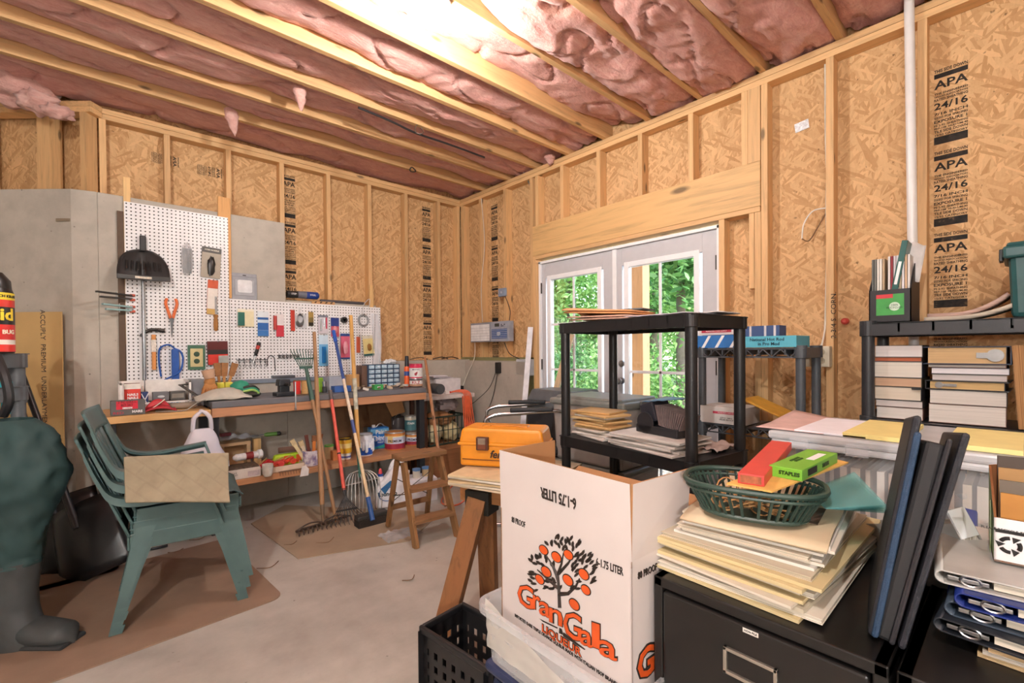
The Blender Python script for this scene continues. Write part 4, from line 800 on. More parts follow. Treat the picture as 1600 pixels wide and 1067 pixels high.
# caulk cartridge, cans
t = put('caulk_cartridge', 'orange caulk cartridge with black cap on the bench', 'cartridge', 636, -.52, ZR); h = hz(636, 556, -.52)-ZR
b = B(); b.lathe([(.026, 0), (.026, h*.62), (.02, h*.66)], (0, 0, 0), 18); b.build('tube', pl('#e2622a', .4), t, smooth=True); b = B(); b.lathe([(.0265, h*.36), (.0265, h*.5)], (0, 0, 0), 18, cap=False); b.build('label', pl('#2f4a8c', .4), t, smooth=True); b = B(); b.lathe([(.02, h*.66), (.018, h*.98), (.012, h)], (0, 0, 0), 16); b.build('cap', pl('#23262e', .4), t, smooth=True)
def can(name, lab, x, yv, z, ytop, wpx, bands, lid, words=None, wc=None, ws=.03, group=None, handle=False):
    t = put(name, lab, 'can', x, yv, z, group); p = P(x, 600, 1, yv); R = wpx*ppx((t.location.x, yv, z))/2; h = hz(x, ytop, yv)-z
    b = B(); b.lathe([(R*.97, 0), (R, .004), (R, h-.004), (R*.96, h)], (0, 0, 0), 28); body = b.build('body', pl(bands[0][1], .35, .05), t, smooth=True)
    zz = .012
    for f, col in bands:
        b = B(); b.lathe([(R+.001, h-zz), (R+.001, max(.01, h-zz-f*(h-.02)))], (0, 0, 0), 28, cap=False); b.build('label_band', pl(col, .4, .08, 30), body, smooth=True); zz += f*(h-.02)
    b = B(); b.lathe([(R*.75, h-.006), (R*.8, h), (R*.86, h), (R*.9, h+.003), (R*1.02, h+.004), (R*1.03, h-.006)], (0, 0, 0), 28, cap=False); b.lathe([(.001, h-.005), (R*.76, h-.006)], (0, 0, 0), 28, cap=False); b.build('lid', pl(lid, .3, .08, 20, .6 if lid == '#b9bcbf' else 0), t, smooth=True)
    if words:
        for (s, zf, size, col) in words:
            d = (CAM-t.location); d.z = 0; d.normalize(); rt = Vector((-d.y, d.x, 0))
            o = text(s, 'lettering', pl(col, .5), size, Matrix(), body, bold=size*.02)
            wmx = max(v.co.x for v in o.data.vertices)-min(v.co.x for v in o.data.vertices)
            for v in o.data.vertices:
                a_ = v.co.x/(R+.002); q = d*cos(a_)+rt*sin(a_); q = q*(R+.0022+v.co.z); v.co = Vector((q.x, q.y, h*zf+v.co.y))
    if handle: b = B(); b.tube([(R*1.02*cos(q*pi/12), -.02, h*.75+R*1.5*sin(q*pi/12)) for q in range(13)], .002, 6); b.build('bail_handle', STEEL, t)
    return t, R, h
t, R, h = can('paint_can', 'KILZ primer can at right front of the bench', 650, -.60, ZR, 591, 20, [(.1, '#4a3a3a'), (.55, '#e8e3df'), (.35, '#b88a6c')], '#b9bcbf', [('KILZ', .55, .036, '#b0203a')], group='stacked cans at the bench end')
t, R, h = can('stain_can', 'white wood stain can with red lid stacked on the KILZ can', 650, -.60, ZR+h+.004, 569, 20, [(.2, '#d8305a'), (.8, '#e9e6e4')], '#c22a4c', [('MINWAX', .62, .016, '#2a2426')], group='stacked cans at the bench end')
d = (CAM-t.location); d.z = 0; d.normalize(); b = B(); b.prism([(-.012, -.016), (.004, -.02), (.014, .0), (.016, .018), (.002, .012), (-.014, .0)], .002, frame(t.location*0+d*(R+.001)+Vector((0, 0, h*.34)), (-d.y, d.x, 0), (0, 0, 1))); b.build('emblem', pl('#9c2436', .5), t)
for (x0, col, lab) in ((672, '#3a3a3c', 'black round drum lying at the end of grey bench'),):
    t = put('cable_drum', lab, 'drum', 678, -.58, ZR-.01); b = B(); b.lathe([(.046, -.1), (.05, -.09), (.05, .05), (.046, .06)], (0, 0, .0), 26, 'y'); b.build('drum', pl('#47484a', .5), t, smooth=True); t.location.z = .875; t.location.x = P(680, 610, 1, -.58).x
# ================================================================== tools leaning on the bench
HW = wood('#a67c54', 2, .5); HO = wood('#d2a055', 2, .5)
def lean(bx, by, tx, ty, ye=-.775, ze=.885, z0=.0065):
    b0 = P(bx, by, 2, z0); yt = -.7
    for _ in range(30):
        t = P(tx, ty, 1, yt); yt = b0.y+(ye-b0.y)/(ze-z0)*(t.z-z0)
    return b0, P(tx, ty, 1, yt)
def ltool(name, lab, b0, t0):
    t = thing(name, lab, 'garden tool', b0, 0, 'long handled tools leaning on the workbench')
    return t, t0-b0
# bow rake
b0, t0 = lean(505, 822, 491, 519); t, v = ltool('bow_rake', 'rusty bow rake with thick brown handle, leftmost of the leaning tools', b0, t0)
b = B(); b.tube([v*.10, v*.5, v], [.017, .017, .013], 12); b.build('handle', HW, t, smooth=True)
b = B(); b.tube([v*.015, v*.11], [.008, .016], 10); b.build('ferrule', pl('#6e5a45', .5), t, smooth=True)
RU = pl('#4a3a30', .6, .3, 30)
hd = Vector((.9, .12, 0)).normalized(); b = B(); b.bar(-hd*.19+Vector((0, 0, .02)), hd*.19+Vector((0, 0, .02)), .012, .016)
for s in (-1, 1): b.tube(bez([v*.02, hd*s*.1+Vector((0, 0, .05)), hd*s*.19+Vector((0, 0, .02))], 6), .005, 6)
for k in range(13):
    o = hd*(-.19+.38*k/12); b.tube(bez([o+Vector((0, 0, .02)), o+Vector((-.0, -.05, .03)), o+Vector((0, -.065, .004))], 4), [.006]*4+[.005]*4+[.003], 6)
b.build('rake_head', RU, t, smooth=True)
# small hand rake upside down
b0, t0 = lean(526, 816, 478, 574); t, v = ltool('shrub_rake', 'upside down shrub rake with green fan head and brown handle', b0, t0)
b = B(); b.tube([Vector((0, 0, 0)), v*.8], .0125, 10); b.build('handle', HW, t, smooth=True)
GR = pl('#35564a', .5); b = B(); b.tube([v*.78, v*1.0], [.017, .013], 10); b.build('socket', GR, t, smooth=True)
b = B(); rt = Vector((.8, .3, 0)).normalized(); up = v.normalized(); hw = P(492, 572, 1, t0.y).x-P(470, 572, 1, t0.y).x
n0 = v-rt*.0; b.bar(v*1.0-rt*.055, v*1.0+rt*.055, .01, .02); b.bar(v*1.06-rt*.082, v*1.06+rt*.082, .006, .012)
for k in range(9):
    e = -1+k/4; b.tube([v*1.0+rt*.05*e, v*1.06+rt*.08*e, v*1.125+rt*.105*e, v*1.12+rt*.11*e+Vector((0, -.03, .0))], [.0035, .0035, .003, .002], 6)
b.build('rake_head', GR, t)
# red handled leaf rake
b0, t0 = lean(545, 819, 516, 610, -.80, .8); t, v = ltool('leaf_rake', 'leaf rake with bright red handle and black steel fan', b0, t0)
b = B(); b.tube([v*.24, v*.93], .0125, 10); b.build('handle', pl('#dd5a48', .4), t, smooth=True); b = B(); b.tube([v*.925, v*1.0], [.0135, .0145], 10); b.build('grip', pl('#5d5451', .5), t, smooth=True); b = B(); b.tube([v*.5, v*.51], .0132, 10); b.build('joint', BLACK, t)
b = B(); b.tube([v*.25, v*.19], [.013, .008], 10); b.build('socket', BLACK, t, smooth=True)
b = B()
for k in range(11):
    e = -1+k/5; o = Vector((.15*e, -.02*e, .0)); b.tube([v*.19+Vector((.006*e, 0, 0)), v*.10+Vector((.07*e, -.008*e, .0)), o+Vector((0, 0, .012)), o+Vector((.0, -.018, .003))], [.003, .0026, .0024, .0018], 5)
b.bar(v*.10+Vector((-.075, .01, 0)), v*.10+Vector((.075, -.01, 0)), .006, .012); b.build('fan', pl('#2d2c2c', .5), t)
# push broom
b0, t0 = lean(581, 806, 521, 517, z0=.075); t, v = ltool('push_broom', 'broom with blue and cream handle and black bristle head', Vector((b0.x, b0.y, 0)), t0); z1 = Vector((0, 0, .075)); v = t0-b0
def seg(a, c, r, m, nm): b = B(); b.tube([z1+v*a, z1+v*c], r, 12); b.build(nm, m, t, smooth=True)
seg(.06, .40, .0125, wood('#d9bf96', 2, .5), 'handle'); seg(.40, .47, .0128, pl('#3d4f86', .4), 'blue_band'); seg(.47, .70, .0125, pl('#dccbb5', .5, .2, 40), 'worn_section'); seg(.70, .93, .0127, pl('#34508f', .4), 'upper_handle'); seg(.93, 1.0, .016, pl('#2a59b5', .4), 'grip'); seg(-.02, .085, .017, pl('#27518f', .4), 'socket')
a = P(556, 812, 2, .06); c = P(604, 800, 2, .06); a -= t.location; c -= t.location
b = B(); b.bar(Vector((a.x, a.y, .068)), Vector((c.x, c.y, .068)), .075, .03); b.build('head_block', pl('#343230', .5), t, bevel=.008)
b = B(); b.bar(Vector((a.x+.004, a.y, .028)), Vector((c.x-.004, c.y, .028)), .085, .054); b.build('bristles', pl('#2f2620', .9, .4, 150, 0, 1.0), t)
# bedding fork
b0, t0 = lean(566, 803, 548, 493); t, v = ltool('pitchfork', 'wide wire tined fork with long golden handle and green socket', b0, t0)
b = B(); b.tube([v*.30, v], [.0165, .0155], 12); b.build('handle', HO, t, smooth=True); b = B(); b.tube([v*.50, v*.66], .0169, 12); b.build('paint_marks', pl('#b9b7a4', .7, .35, 30), t, smooth=True); b = B(); b.tube([v*.17, v*.31], [.011, .0185], 12); b.build('socket', pl('#2c6355', .45), t, smooth=True)
b = B(); SV = pl('#b3b1ab', .35, .15, 30, .25)
for k in range(11):
    e = -1+k/5; b.tube(bez([v*.19+Vector((.085*e, 0, 0)), v*.16+Vector((.13*e, -.03, 0)), v*.06+Vector((.15*e, -.03, 0)), Vector((.145*e+.01, .02-.02*abs(e), .004))], 5), .0036, 6)
b.tube(bez([v*.19+Vector((-.09, 0, 0)), v*.2+Vector((0, .0, .005)), v*.19+Vector((.09, 0, 0))], 5), .005, 6); b.tube([v*.15+Vector((-.135, -.03, 0)), v*.155+Vector((.135, -.03, 0))], .004, 6); b.build('tines', SV, t)
# stick at the right
b0, t0 = lean(697, 790, 664, 558, -.78, .9); t = thing('wooden_pole', 'plain brown wooden pole leaning at the right end of bench', 'pole', b0); v = t0-b0; b = B(); b.tube([Vector(), v*.9, v], [.014, .014, .009], 12); b.build('pole', wood('#a9764f', 2, .5), t, smooth=True)
# ---- stepladder
SW = wood('#8d6740', 2, .55, .6); SW2 = wood('#936b47', 0, .55, .6)
FL, FR_, BL, BR = [P(x, y, 2, 0) for x, y in ((650, 857), (715, 839), (606, 823), (667, 806))]
t = thing('step_stool', 'small folding wooden step ladder with three treads', 'step ladder', (FL+FR_+BL+BR)/4); o = t.location.copy()
yT = -1.70; TL = P(634, 716, 1, yT); TR = P(690, 707, 1, yT-.01); hT = (TL.z+TR.z)/2; TL.z = TR.z = hT
back = Vector((-.0, .115, 0)); TLb, TRb = TL+back, TR+back
b = B(); b.bar((TL+TLb)/2-o+Vector((-.035, 0, 0)), (TR+TRb)/2-o+Vector((.035, 0, 0)), .15, .03); b.build('top_tread', SW2, t, bevel=.004)
dn = Vector((0, 0, -.03))
for a_, c_ in ((TL, FL), (TR, FR_)): b = B(); b.bar(a_+dn+Vector((0, .03, 0))-o, c_-o+Vector((0, 0, 0)), .055, .022, (1, 0, 0)); b.build('rail', SW, t, bevel=.002)
for a_, c_ in ((TLb, BL), (TRb, BR)): b = B(); b.bar(a_+dn-o, c_-o, .042, .02, (1, 0, 0)); b.build('rear_leg', SW, t, bevel=.002)
for f in (.36, .71): 
    p, q = TL.lerp(FL, f)-o, TR.lerp(FR_, f)-o; b = B(); b.bar(p+Vector((0, .01, 0)), q+Vector((0, .01, 0)), .10, .022); b.build('tread', SW2, t, bevel=.002)
b = B(); b.bar(TLb.lerp(BL, .72)-o, TRb.lerp(BR, .72)-o, .02, .035); b.build('rear_stretcher', SW2, t)
for L_, R_ in ((TL.lerp(FL, .4), TLb.lerp(BL, .55)), (TR.lerp(FR_, .4), TRb.lerp(BR, .55))): b = B(); b.tube([L_-o, R_-o], .004, 6); b.build('spreader', DSTEEL, t)
b = B(); b.tube([TLb.lerp(BL, .3)-o, TRb.lerp(BR, .65)-o], .003, 6); b.tube([TRb.lerp(BR, .3)-o, TLb.lerp(BL, .65)-o], .003, 6); b.build('cross_wire', DSTEEL, t)
# ---- hardboard sheet on the floor
q = [P(392, 818, 2, .004), P(466, 873, 2, .004), P(640, 845, 2, .004), P(690, 800, 2, .004), P(445, 789, 2, .004)]
b = B(); b.prism([(p.x, p.y) for p in q], .004, Matrix.Translation((0, 0, .001))); tag(b.build('hardboard_sheet', pl('#9c8a74', .75, .1, 5), loc=(q[0].x, q[0].y, 0)), 'dusty brown hardboard sheet on the floor under the leaning rakes', 'sheet')
# ================================================================== lower shelf
def sput(*a, **k): return put(*a, **k)
yv = -.66; t, W, H = boxy('carton', 'open white carton with printed front at the left of lower shelf', 'box', 332, 402, 731, yv, ZS, .16, '#d9cfc4')
b = B(); b.bb((W*.2, -.081, .01), (W*.47, -.0815, H-.02)); b.build('printed_panel', pl('#c3b4b6', .5, .2, 40), t); text('SHELF KIT\nPARTS LIST', 'lettering', INK, .014, frame((-W*.15, -.0815, H*.55), (1, 0, 0), (0, 0, 1)), t.children[0])
b = B(); b.box((0, 0, H+.006), (W*.94, .14, .012)); b.build('contents', pl('#5b4a3a', .8, .6, 50), t)
t = put('wooden_tray', 'tilted tan wooden tray frame on the lower shelf', 'tray', 364, -.5, ZS+.06, ry=0) if 0 else put('wooden_tray', 'tan wooden tray frame standing at the back of lower shelf', 'tray', 364, -.42, ZS)
W = wx(343, 384, -.42); z1 = hz(364, 690, -.42)-ZS; b = B(); TW = wood('#c9a981', 0)
b.box((-W/2, 0, z1/2), (.025, .12, z1)); b.box((W/2, 0, z1/2), (.025, .12, z1)); b.box((0, 0, z1-.01), (W+.03, .13, .022)); b.box((0, .05, z1*.4), (W, .012, z1*.8)); b.build('frame', TW, t, bevel=.002)
t = put('plastic_bundle', 'crumpled clear plastic wrap on top of the wooden tray', 'plastic wrap', 350, -.43, ZS+z1+.004); b = B(); b.grid(lambda u, v: Vector((-.16+.34*u, -.07+.14*v, .02+.045*abs(noise.noise(Vector((u*4, v*4, 5))))+.05*(1-u)*sin(pi*v))), 18, 10); b.build('wrap', cloudy_mat('clear_film', '#d9dbe2', .55), t, smooth='all')
b = B(); b.box((.0, -.02, .06), (.07, .03, .025), rz=.3); b.build('red_label', pl('#7c2f35', .5), t, bevel=.004)
t = put('trowel', 'garden trowel with black and green handle at the back of lower shelf', 'trowel', 400, -.40, ZS+z1+.004, rz=-.15)
b = B(); b.tube([(.02, 0, .02), (.05, 0, .018)], .005, 8); b.prism([(-.13, 0), (-.09, .04), (.0, .035), (.02, .006), (.02, -.006), (.0, -.035), (-.09, -.04)], .003, Matrix.Translation((0, 0, .018))); b.build('blade', pl('#8f9aa5', .3, .1, 20, .7), t)
b = B(); b.lathe([(.010, .05), (.017, .07), (.015, .12), (.017, .15), (.010, .165)], (0, 0, .018), 14, 'x'); b.build('handle', pl('#4f7a2c', .45), t, smooth=True); b = B(); b.lathe([(.0175, .14), (.0175, .16), (.011, .168)], (0, 0, .018), 14, 'x'); b.build('end_cap', BLACK, t, smooth=True)
b = B(); b.box((0, 0, z1/2), (.05, .05, z1)); o = thing('wood_block', 'small pale wooden block standing in front of the wooden tray', 'block', (X(386, -.40)+.06, -.40, ZS)); b.build('block', wood('#d6b078', 2), o, bevel=.002)
t = put('caulk_gun_tube', 'white and red tube lying across the open carton', 'tube', 386, -.62, ZS+H+.014 if 0 else hz(386, 718, -.62), rz=.15); b = B(); b.lathe([(.01, -.1), (.026, -.08), (.026, .06)], (0, 0, .026), 16, 'x'); b.build('tube', pl('#d9d4d2', .4, .2, 30), t, smooth=True); b = B(); b.lathe([(.027, -.02), (.027, .03)], (0, 0, .026), 16, 'x', cap=False); b.build('red_band', pl('#8a2d2c', .4), t, smooth=True); b = B(); b.lathe([(.02, .06), (.034, .07), (.034, .09), (.02, .1)], (0, 0, .026), 16, 'x'); b.build('cap', WHITE, t, smooth=True)
# tray with red tools
t = put('tool_tray', 'shallow white tray of tools on the lower shelf', 'tray', 436, -.63, ZS); W = wx(404, 470, -.63); b = B(); b.bb((-W/2, -.09, 0), (W/2, .09, .006))
for a_, c_ in (((-W/2, -.09), (W/2, -.084)), ((-W/2, .084), (W/2, .09)), ((-W/2, -.09), (-W/2+.006, .09)), ((W/2-.006, -.09), (W/2, .09))): b.bb((a_[0], a_[1], 0), (c_[0], c_[1], .04))
b.build('tray', pl('#d2bda6', .6), t); tx = t.location.x
REDS = [('clamp', 'red bar clamp pointing up left in the white tool tray', '#b9262b', -.13, .6), ('clamp', 'long red handled clamp in the middle of white tool tray', '#c4342c', -.05, -.3), ('clamp', 'orange red clamp head facing front in the white tool tray', '#d1482f', .02, .2)]
for k, (nm, lab, col, dx, a_) in enumerate(REDS):
    tt = thing(nm, lab, 'clamp', (tx+dx, -.66, ZS+.008), a_, 'red clamps in the tool tray'); b = B(); b.bar((-.07, 0, .02), (.07, 0, .07), .02, .02); b.lathe([(.022, -.015), (.022, .015), (.012, .015), (.012, -.015)], (.05, -.03, .05), 14, 'y'); b.build('body', pl(col, .45), tt, bevel=.003); b = B(); b.tube([(-.07, .01, .03), (.06, .015, .085)], .005, 6); b.build('bar', pl('#b88c52', .5), tt)
tt = put('safety_vest', 'neon green and orange folded vest behind the red clamps', 'vest', 447, -.58, ZS+.008); b = B(); b.box((0, 0, .05), (.22, .06, .085), taper=.85); b.build('fabric', pl('#b5d92e', .6), tt, bevel=.015)
for s in (-1, 1): b = B(); b.box((.03+.0*s+.045*s, -.031, .05), (.035, .004, .06), rx=.1); b.build('orange_patch', pl('#e2622c', .6), tt)
tt = put('paint_roller', 'dark brown paint roller lying on the neon vest', 'roller', 449, -.57, ZS+.105, rz=-.25); b = B(); b.lathe([(.02, -.07), (.022, -.06), (.022, .06), (.02, .07)], (0, 0, .022), 16, 'x'); b.build('sleeve', pl('#6e5348', .9), tt, smooth=True)
tt = thing('plastic_cup', 'small white plastic cup clipped at the shelf front edge', 'cup', (X(416, -.78), -.785, hz(416, 744, -.785))); b = B(); b.lathe([(.024, 0), (.033, .02), (.036, .085), (.033, .085), (.03, .02)], (0, 0, 0), 20); b.build('cup', pl('#d9d2c6', .4), tt, smooth=True)
tt = put('scraper_comb', 'small wire comb tool hanging over the shelf edge', 'comb', 452, -.755, ZS); b = B(); b.bar((-.08, 0, .006), (.08, 0, .006), .012, .006)
for k in range(9): b.tube([(-.075+.0188*k, -.004, .006), (-.075+.0188*k, -.016, -.02)], .002, 5)
b.build('comb', pl('#7a5a44', .5), tt)
tt = put('putty_knife', 'white putty knife hanging over the shelf front edge', 'putty knife', 474, -.765, ZS); b = B(); b.prism([(-.035, -.05), (.025, -.05), (.03, .0), (.01, .025), (-.02, .025)], .004, frame((0, -.004, 0), (1, 0, 0), (0, 0, 1))); b.build('blade', pl('#ddd6d0', .4), tt); b = B(); b.bar((0, .0, .012), (.03, .08, .012), .02, .014); b.build('handle', pl('#c9c2ba', .4), tt, bevel=.004)
# crock with brushes
t = put('crock', 'patterned white pot holding brushes on the lower shelf', 'pot', 484, -.66, ZS); R = .062; h = hz(484, 703, -.66)-ZS
b = B(); b.lathe([(R*.88, 0), (R, .02), (R*1.03, h), (R*.95, h), (R*.9, .03)], (0, 0, 0), 24); n = N('pot_print'); f = n.noise(n.coord(), 26, 3); n.fin(n.ramp(f, [(.42, '#dcd6da'), (.52, '#b9a6b4'), (.62, '#7d7fa8'), (.72, '#a5646a')]), .4); b.build('pot', n.m, t, smooth=True)
for k, (dx, lean_, L, col, lab) in enumerate(((-.045, -.5, .17, '#d9c79a', 'cream bristled brush leaning far left in the patterned pot'), (-.02, -.35, .14, '#cdbba0', 'pale brush beside the cream brush in the patterned pot'), (-.005, -.14, .22, '#6b3a2e', 'tall dark brown stick in the patterned pot'), (.02, .05, .16, '#d27a35', 'orange handled brush in the patterned pot'), (.04, .2, .17, '#b07a4a', 'brown brush at the right of patterned pot'))):
    tt = thing('paint_brush', lab, 'brush', (t.location.x+dx, -.66, ZS+h*.35), 0, 'brushes in the patterned pot', ry=lean_); b = B(); b.box((0, 0, L*.45), (.022, .012, L*.9), taper=1.2); b.build('handle', pl(col, .5), tt, bevel=.003)
    if k != 2: b = B(); b.box((0, 0, L*1.0), (.034, .014, .05)); b.build('bristles', pl('#cbb58c' if k < 2 else '#8a5a3a', .9, .2, 80), tt)
# jars and tubs
t, R, h = can('jar', 'glass jar with bright green lid behind the red rake handle', 513, -.55, ZS, 696, 14, [(1, '#b79a72')], '#3fae3f')
t, W, H = boxy('hardware_box', 'orange box of hardware beside the green lidded jar', 'box', 517, 526, 704, -.62, ZS, .06, '#b9703f')
t, R, h = can('small_tub', 'small white tub with blue label under the yellow tub', 538, -.64, ZS, 708, 17, [(.2, '#e6e1da'), (.6, '#57619c'), (.2, '#e2dcd4')], '#d9d4cc', group='two stacked tubs on the lower shelf')
t, R, h2 = can('wood_filler_tub', 'yellow tub with black lid stacked on a small tub', 538, -.64, ZS+h+.006, 685, 20, [(.25, '#e0a92a'), (.4, '#f0d48a'), (.35, '#e2ab24')], '#2d2a20', group='two stacked tubs on the lower shelf')
t, R, h = can('paint_bucket', 'white and blue paint can with drips on the lower shelf', 569, -.62, ZS, 678, 23, [(.48, '#dfe3ec'), (.52, '#1f55b4')], '#b9bcbf')
for k in range(7): a_ = -2.6+k*.4; b = B(); b.box((cos(a_)*(R+.001), sin(a_)*(R+.001), h*.5), (.02, .02, .04+.03*(k % 3))); b.blob((cos(a_)*R, sin(a_)*R, h*.44-.02*(k % 3)), .012, k); b.build('drip', pl('#e8ebf2', .35), t, smooth=True)
t = put('paint_thinner_tin', 'rectangular blue tin reading Paint Thinner on the lower shelf', 'tin', 590, -.44, ZS, rz=-.12); W = wx(576, 603, -.44); H = hz(590, 667, -.44)-ZS
b = B(); b.box((0, 0, H/2), (W, .10, H)); bo = b.build('body', pl('#2a78c8', .35), t, bevel=.008); b = B(); b.box((0, 0, H-.03), (W+.001, .101, .05)); b.build('top_band', pl('#6db4e2', .35), bo, bevel=.008)
b = B(); b.box((0, -.0505, H*.3), (W*.96, .001, H*.28)); b.build('lower_panel', pl('#1e53a0', .35), bo); b = B(); b.prism([(-W*.45, 0), (W*.47, 0), (W*.47, H*.2), (W*.1, H*.12)], .001, frame((0, -.051, .01), (1, 0, 0), (0, 0, 1))); b.build('green_corner', pl('#2f9a8a', .4), bo)
text('Paint\nThinner', 'lettering', WHITE, .052, frame((0.01, -.0515, H*.66), (1, 0, 0), (0, 0, 1)), bo, bold=.0012); text('FOR OIL BASED\nPAINTS', 'lettering', WHITE, .02, frame((.01, -.0522, H*.36), (1, 0, 0), (0, 0, 1)), bo)
b = B(); b.lathe([(.016, 0), (.016, .022)], (-W*.25, 0, H), 14); b.build('cap', pl('#d8dadd', .4), t, smooth=True); b = B(); b.tube(bez([(-.02, 0, H), (.02, 0, H+.03), (.06, 0, H)], 6), .005, 6); b.build('handle', STEEL, t)
t, W, H = boxy('metal_tin', 'small grey metal tin behind the drip stained can', 'tin', 569, 577, 668, -.36, ZS, .06, pl('#8e9192', .35, .1, 20, .6))
PB_ = [(.14, '#d58a44'), (.06, '#efe2b4'), (.44, '#cfd5ea'), (.36, '#9a2d42')]
t, R, h = can('paint_can', 'large PREMIUM paint can with cream patch, nearest the thinner tin', 616, -.56, ZS, 674, 31, PB_, '#b9bcbf', [('PREMIUM', .52, .03, '#2b2a33')], group='large paint cans on the lower shelf')
b = B(); d = (CAM-t.location); d.z = 0; d.normalize(); rt = Vector((-d.y, d.x, 0))
b.grid(lambda u, v: (d*cos(-.75+.55*u)+rt*sin(-.75+.55*u))*(R+.0018)+Vector((0, 0, h*(.42+.4*v))), 8, 2); b.build('cream_patch', pl('#e2c98a', .5), t)
t, R, h = can('paint_can', 'large PREMIUM paint can under the small teal can', 646, -.50, ZS, 676, 30, PB_, '#b9bcbf', [('PREMIUM', .52, .03, '#2b2a33')], group='large paint cans on the lower shelf')
t, R2, h2 = can('teal_can', 'small teal labelled can stacked on a large paint can', 641, -.50, ZS+h+.005, 650, 19, [(.15, '#c9c4b4'), (.7, '#3f6f78'), (.15, '#5a4f4a')], '#b9bcbf', [('STAIN', .6, .026, '#dfe6e2')])
t, R, h = can('dark_can', 'dark can with wire bail handle at the back of lower shelf', 622, -.33, ZS, 652, 21, [(1, '#4a4446')], '#3a3638', handle=True)
strip('hardboard_scrap', -1.55, -.95, .36, .79, -.186, -.20, pl('#7c5a3c', .7), 'brown hardboard panel standing behind paint cans under the bench', 'board')
a = X(652, -.4); t = thing('tan_sheet', 'tan cardboard sheet hanging under the right end of bench top', 'cardboard', (-1.06, -.30, .80)); b = B(); b.prism([(-.12, 0), (.11, 0), (.16, -.16), (.02, -.19), (-.05, -.05)], .006, frame((0, 0, 0), (1, 0, 0), (0, 0, 1))); b.build('sheet', CARD, t)
# ================================================================== floor under the bench
bp = P(611, 790, 2, 0); t = thing('weed_killer_jug', 'white Roundup weed killer jug with blue label on the floor', 'jug', (bp.x, bp.y, 0), -.35)
s = ppx((bp.x, bp.y, .15)); W = 46*s; H = 62*s; WJ = pl('#e9e9ee', .35)
b = B(); b.prism([(-W*.52, 0), (W*.50, 0), (W*.52, H*.55), (W*.44, H*.86), (W*.3, H*1.0), (W*.02, H*.98), (-W*.15, H*.8), (-W*.5, H*.52)], .11, frame((0, .055, 0), (1, 0, 0), (0, 0, 1))); b.build('jug', WJ, t, bevel=.02, seg=3)
b = B(); b.tube(bez([(-W*.02, 0, H*.92), (W*.12, 0, H*1.12), (W*.36, 0, H*1.1), (W*.46, 0, H*.8)], 6), .016, 10); b.build('handle', WJ, t, smooth=True)
b = B(); b.lathe([(.024, 0), (.02, .05)], (-W*.34, 0, H*.62), 16); b.build('neck', WJ, t, smooth=True); b = B(); b.lathe([(.022, 0), (.022, .02)], (-W*.34, 0, H*.62+.05), 16); b.build('blue_collar', pl('#2a4f9a', .4), t, smooth=True); b = B(); b.lathe([(.016, 0), (.012, .03), (.006, .04)], (-W*.34, 0, H*.62+.07), 14); b.build('red_cap', pl('#d94a55', .4), t, smooth=True)
b = B(); b.prism([(-W*.36, H*.50), (-W*.05, H*.68), (W*.1, H*.68), (-W*.22, H*.36)], .001, frame((0, -.0575, 0), (1, 0, 0), (0, 0, 1))); lb = b.build('blue_swoosh', pl('#2f6f9f', .4), t)
text('Roundup', 'lettering', pl('#2a3a3a'), .046, frame((-.035, -.0585, H*.36), (1, 0, 0), (0, 0, 1)), lb, sx=.9, bold=.0015)
b = B(); b.tube([(W*.27*cos(q*.3)-.035, -.0585, H*.36+H*.17*sin(q*.3)) for q in range(3, 19)], .003, 5); b.build('oval_ring', pl('#2a5a9a', .4), lb)
bp = P(664, 787, 2, 0); t = thing('white_box', 'large white box on the floor behind the step ladder', 'box', (bp.x-.0, bp.y+.05, 0), -.25); s = ppx(bp); b = B(); b.box((0, .1, 24*s*.75), (52*s, .2, 24*s*1.5)); b.build('box', pl('#dcdce2', .5), t, bevel=.004)
for k, (dx, col, lab) in enumerate(((-.1, '#c9a27a', 'small tan jar on the white box behind the step ladder'), (.0, '#d0c8b8', 'small cream jar on the white box behind the step ladder'), (.09, '#b59a72', 'small ochre jar on the white box behind the step ladder'))):
    tt = thing('jar', lab, 'jar', (t.location.x+dx, t.location.y+.08, 24*s*1.5+.0), 0, 'jars on the white box'); b = B(); b.lathe([(.032, 0), (.032, .06)], (0, 0, 0), 18); b.build('jar', pl(col, .4), tt, smooth=True); b = B(); b.lathe([(.034, .06), (.034, .075)], (0, 0, 0), 18); b.build('lid', pl('#5a86b8' if k else '#e0dcd6', .4), tt, smooth=True)
t = thing('plastic_bag', 'crumpled clear plastic bag on the floor by the step ladder', 'bag', P(620, 838, 2, 0)); b = B(); b.grid(lambda u, v: Vector((-.10+.26*u, -.08+.16*v, .004+.035*abs(noise.noise(Vector((u*5, v*4, 1)))))), 14, 10); b.build('bag', cloudy_mat('clear_film', '#e9e9ec', .4), t, smooth='all')
# ================================================================== right end table with crate
t = thing('side_table', 'white topped side table past the right end of bench', 'table', (-.53, -.32, 0)); zt = .80
b = B(); b.bb((-.30, -.23, zt-.04), (.30, .12, zt)); b.build('top', pl('#d6cbc6', .5), t, bevel=.003)
for x, y in ((-.26, -.17), (.24, -.17), (.24, .08), (-.26, .08)): b = B(); b.box((x, y, (zt-.04)/2), (.035, .035, zt-.04)); b.build('leg', pl('#5a3a2a', .6), t, bevel=.002)
b = B(); b.bb((-.30, -.23, .26), (.30, .12, .30)); b.build('shelf', wood('#a5714a', 0), t, bevel=.002); b = B(); b.bb((-.30, .08, .0), (.30, .10, .26)); b.bb((-.30, -.23, 0), (.30, -.21, .26)); b.build('skirt', wood('#8a5c3a', 0), t)
t, W, H = boxy('white_carton', 'white carton on the side table beside the orange cord', 'box', 676, 714, 591, -.34, zt, .14, '#dcd8da'); zc = zt+H
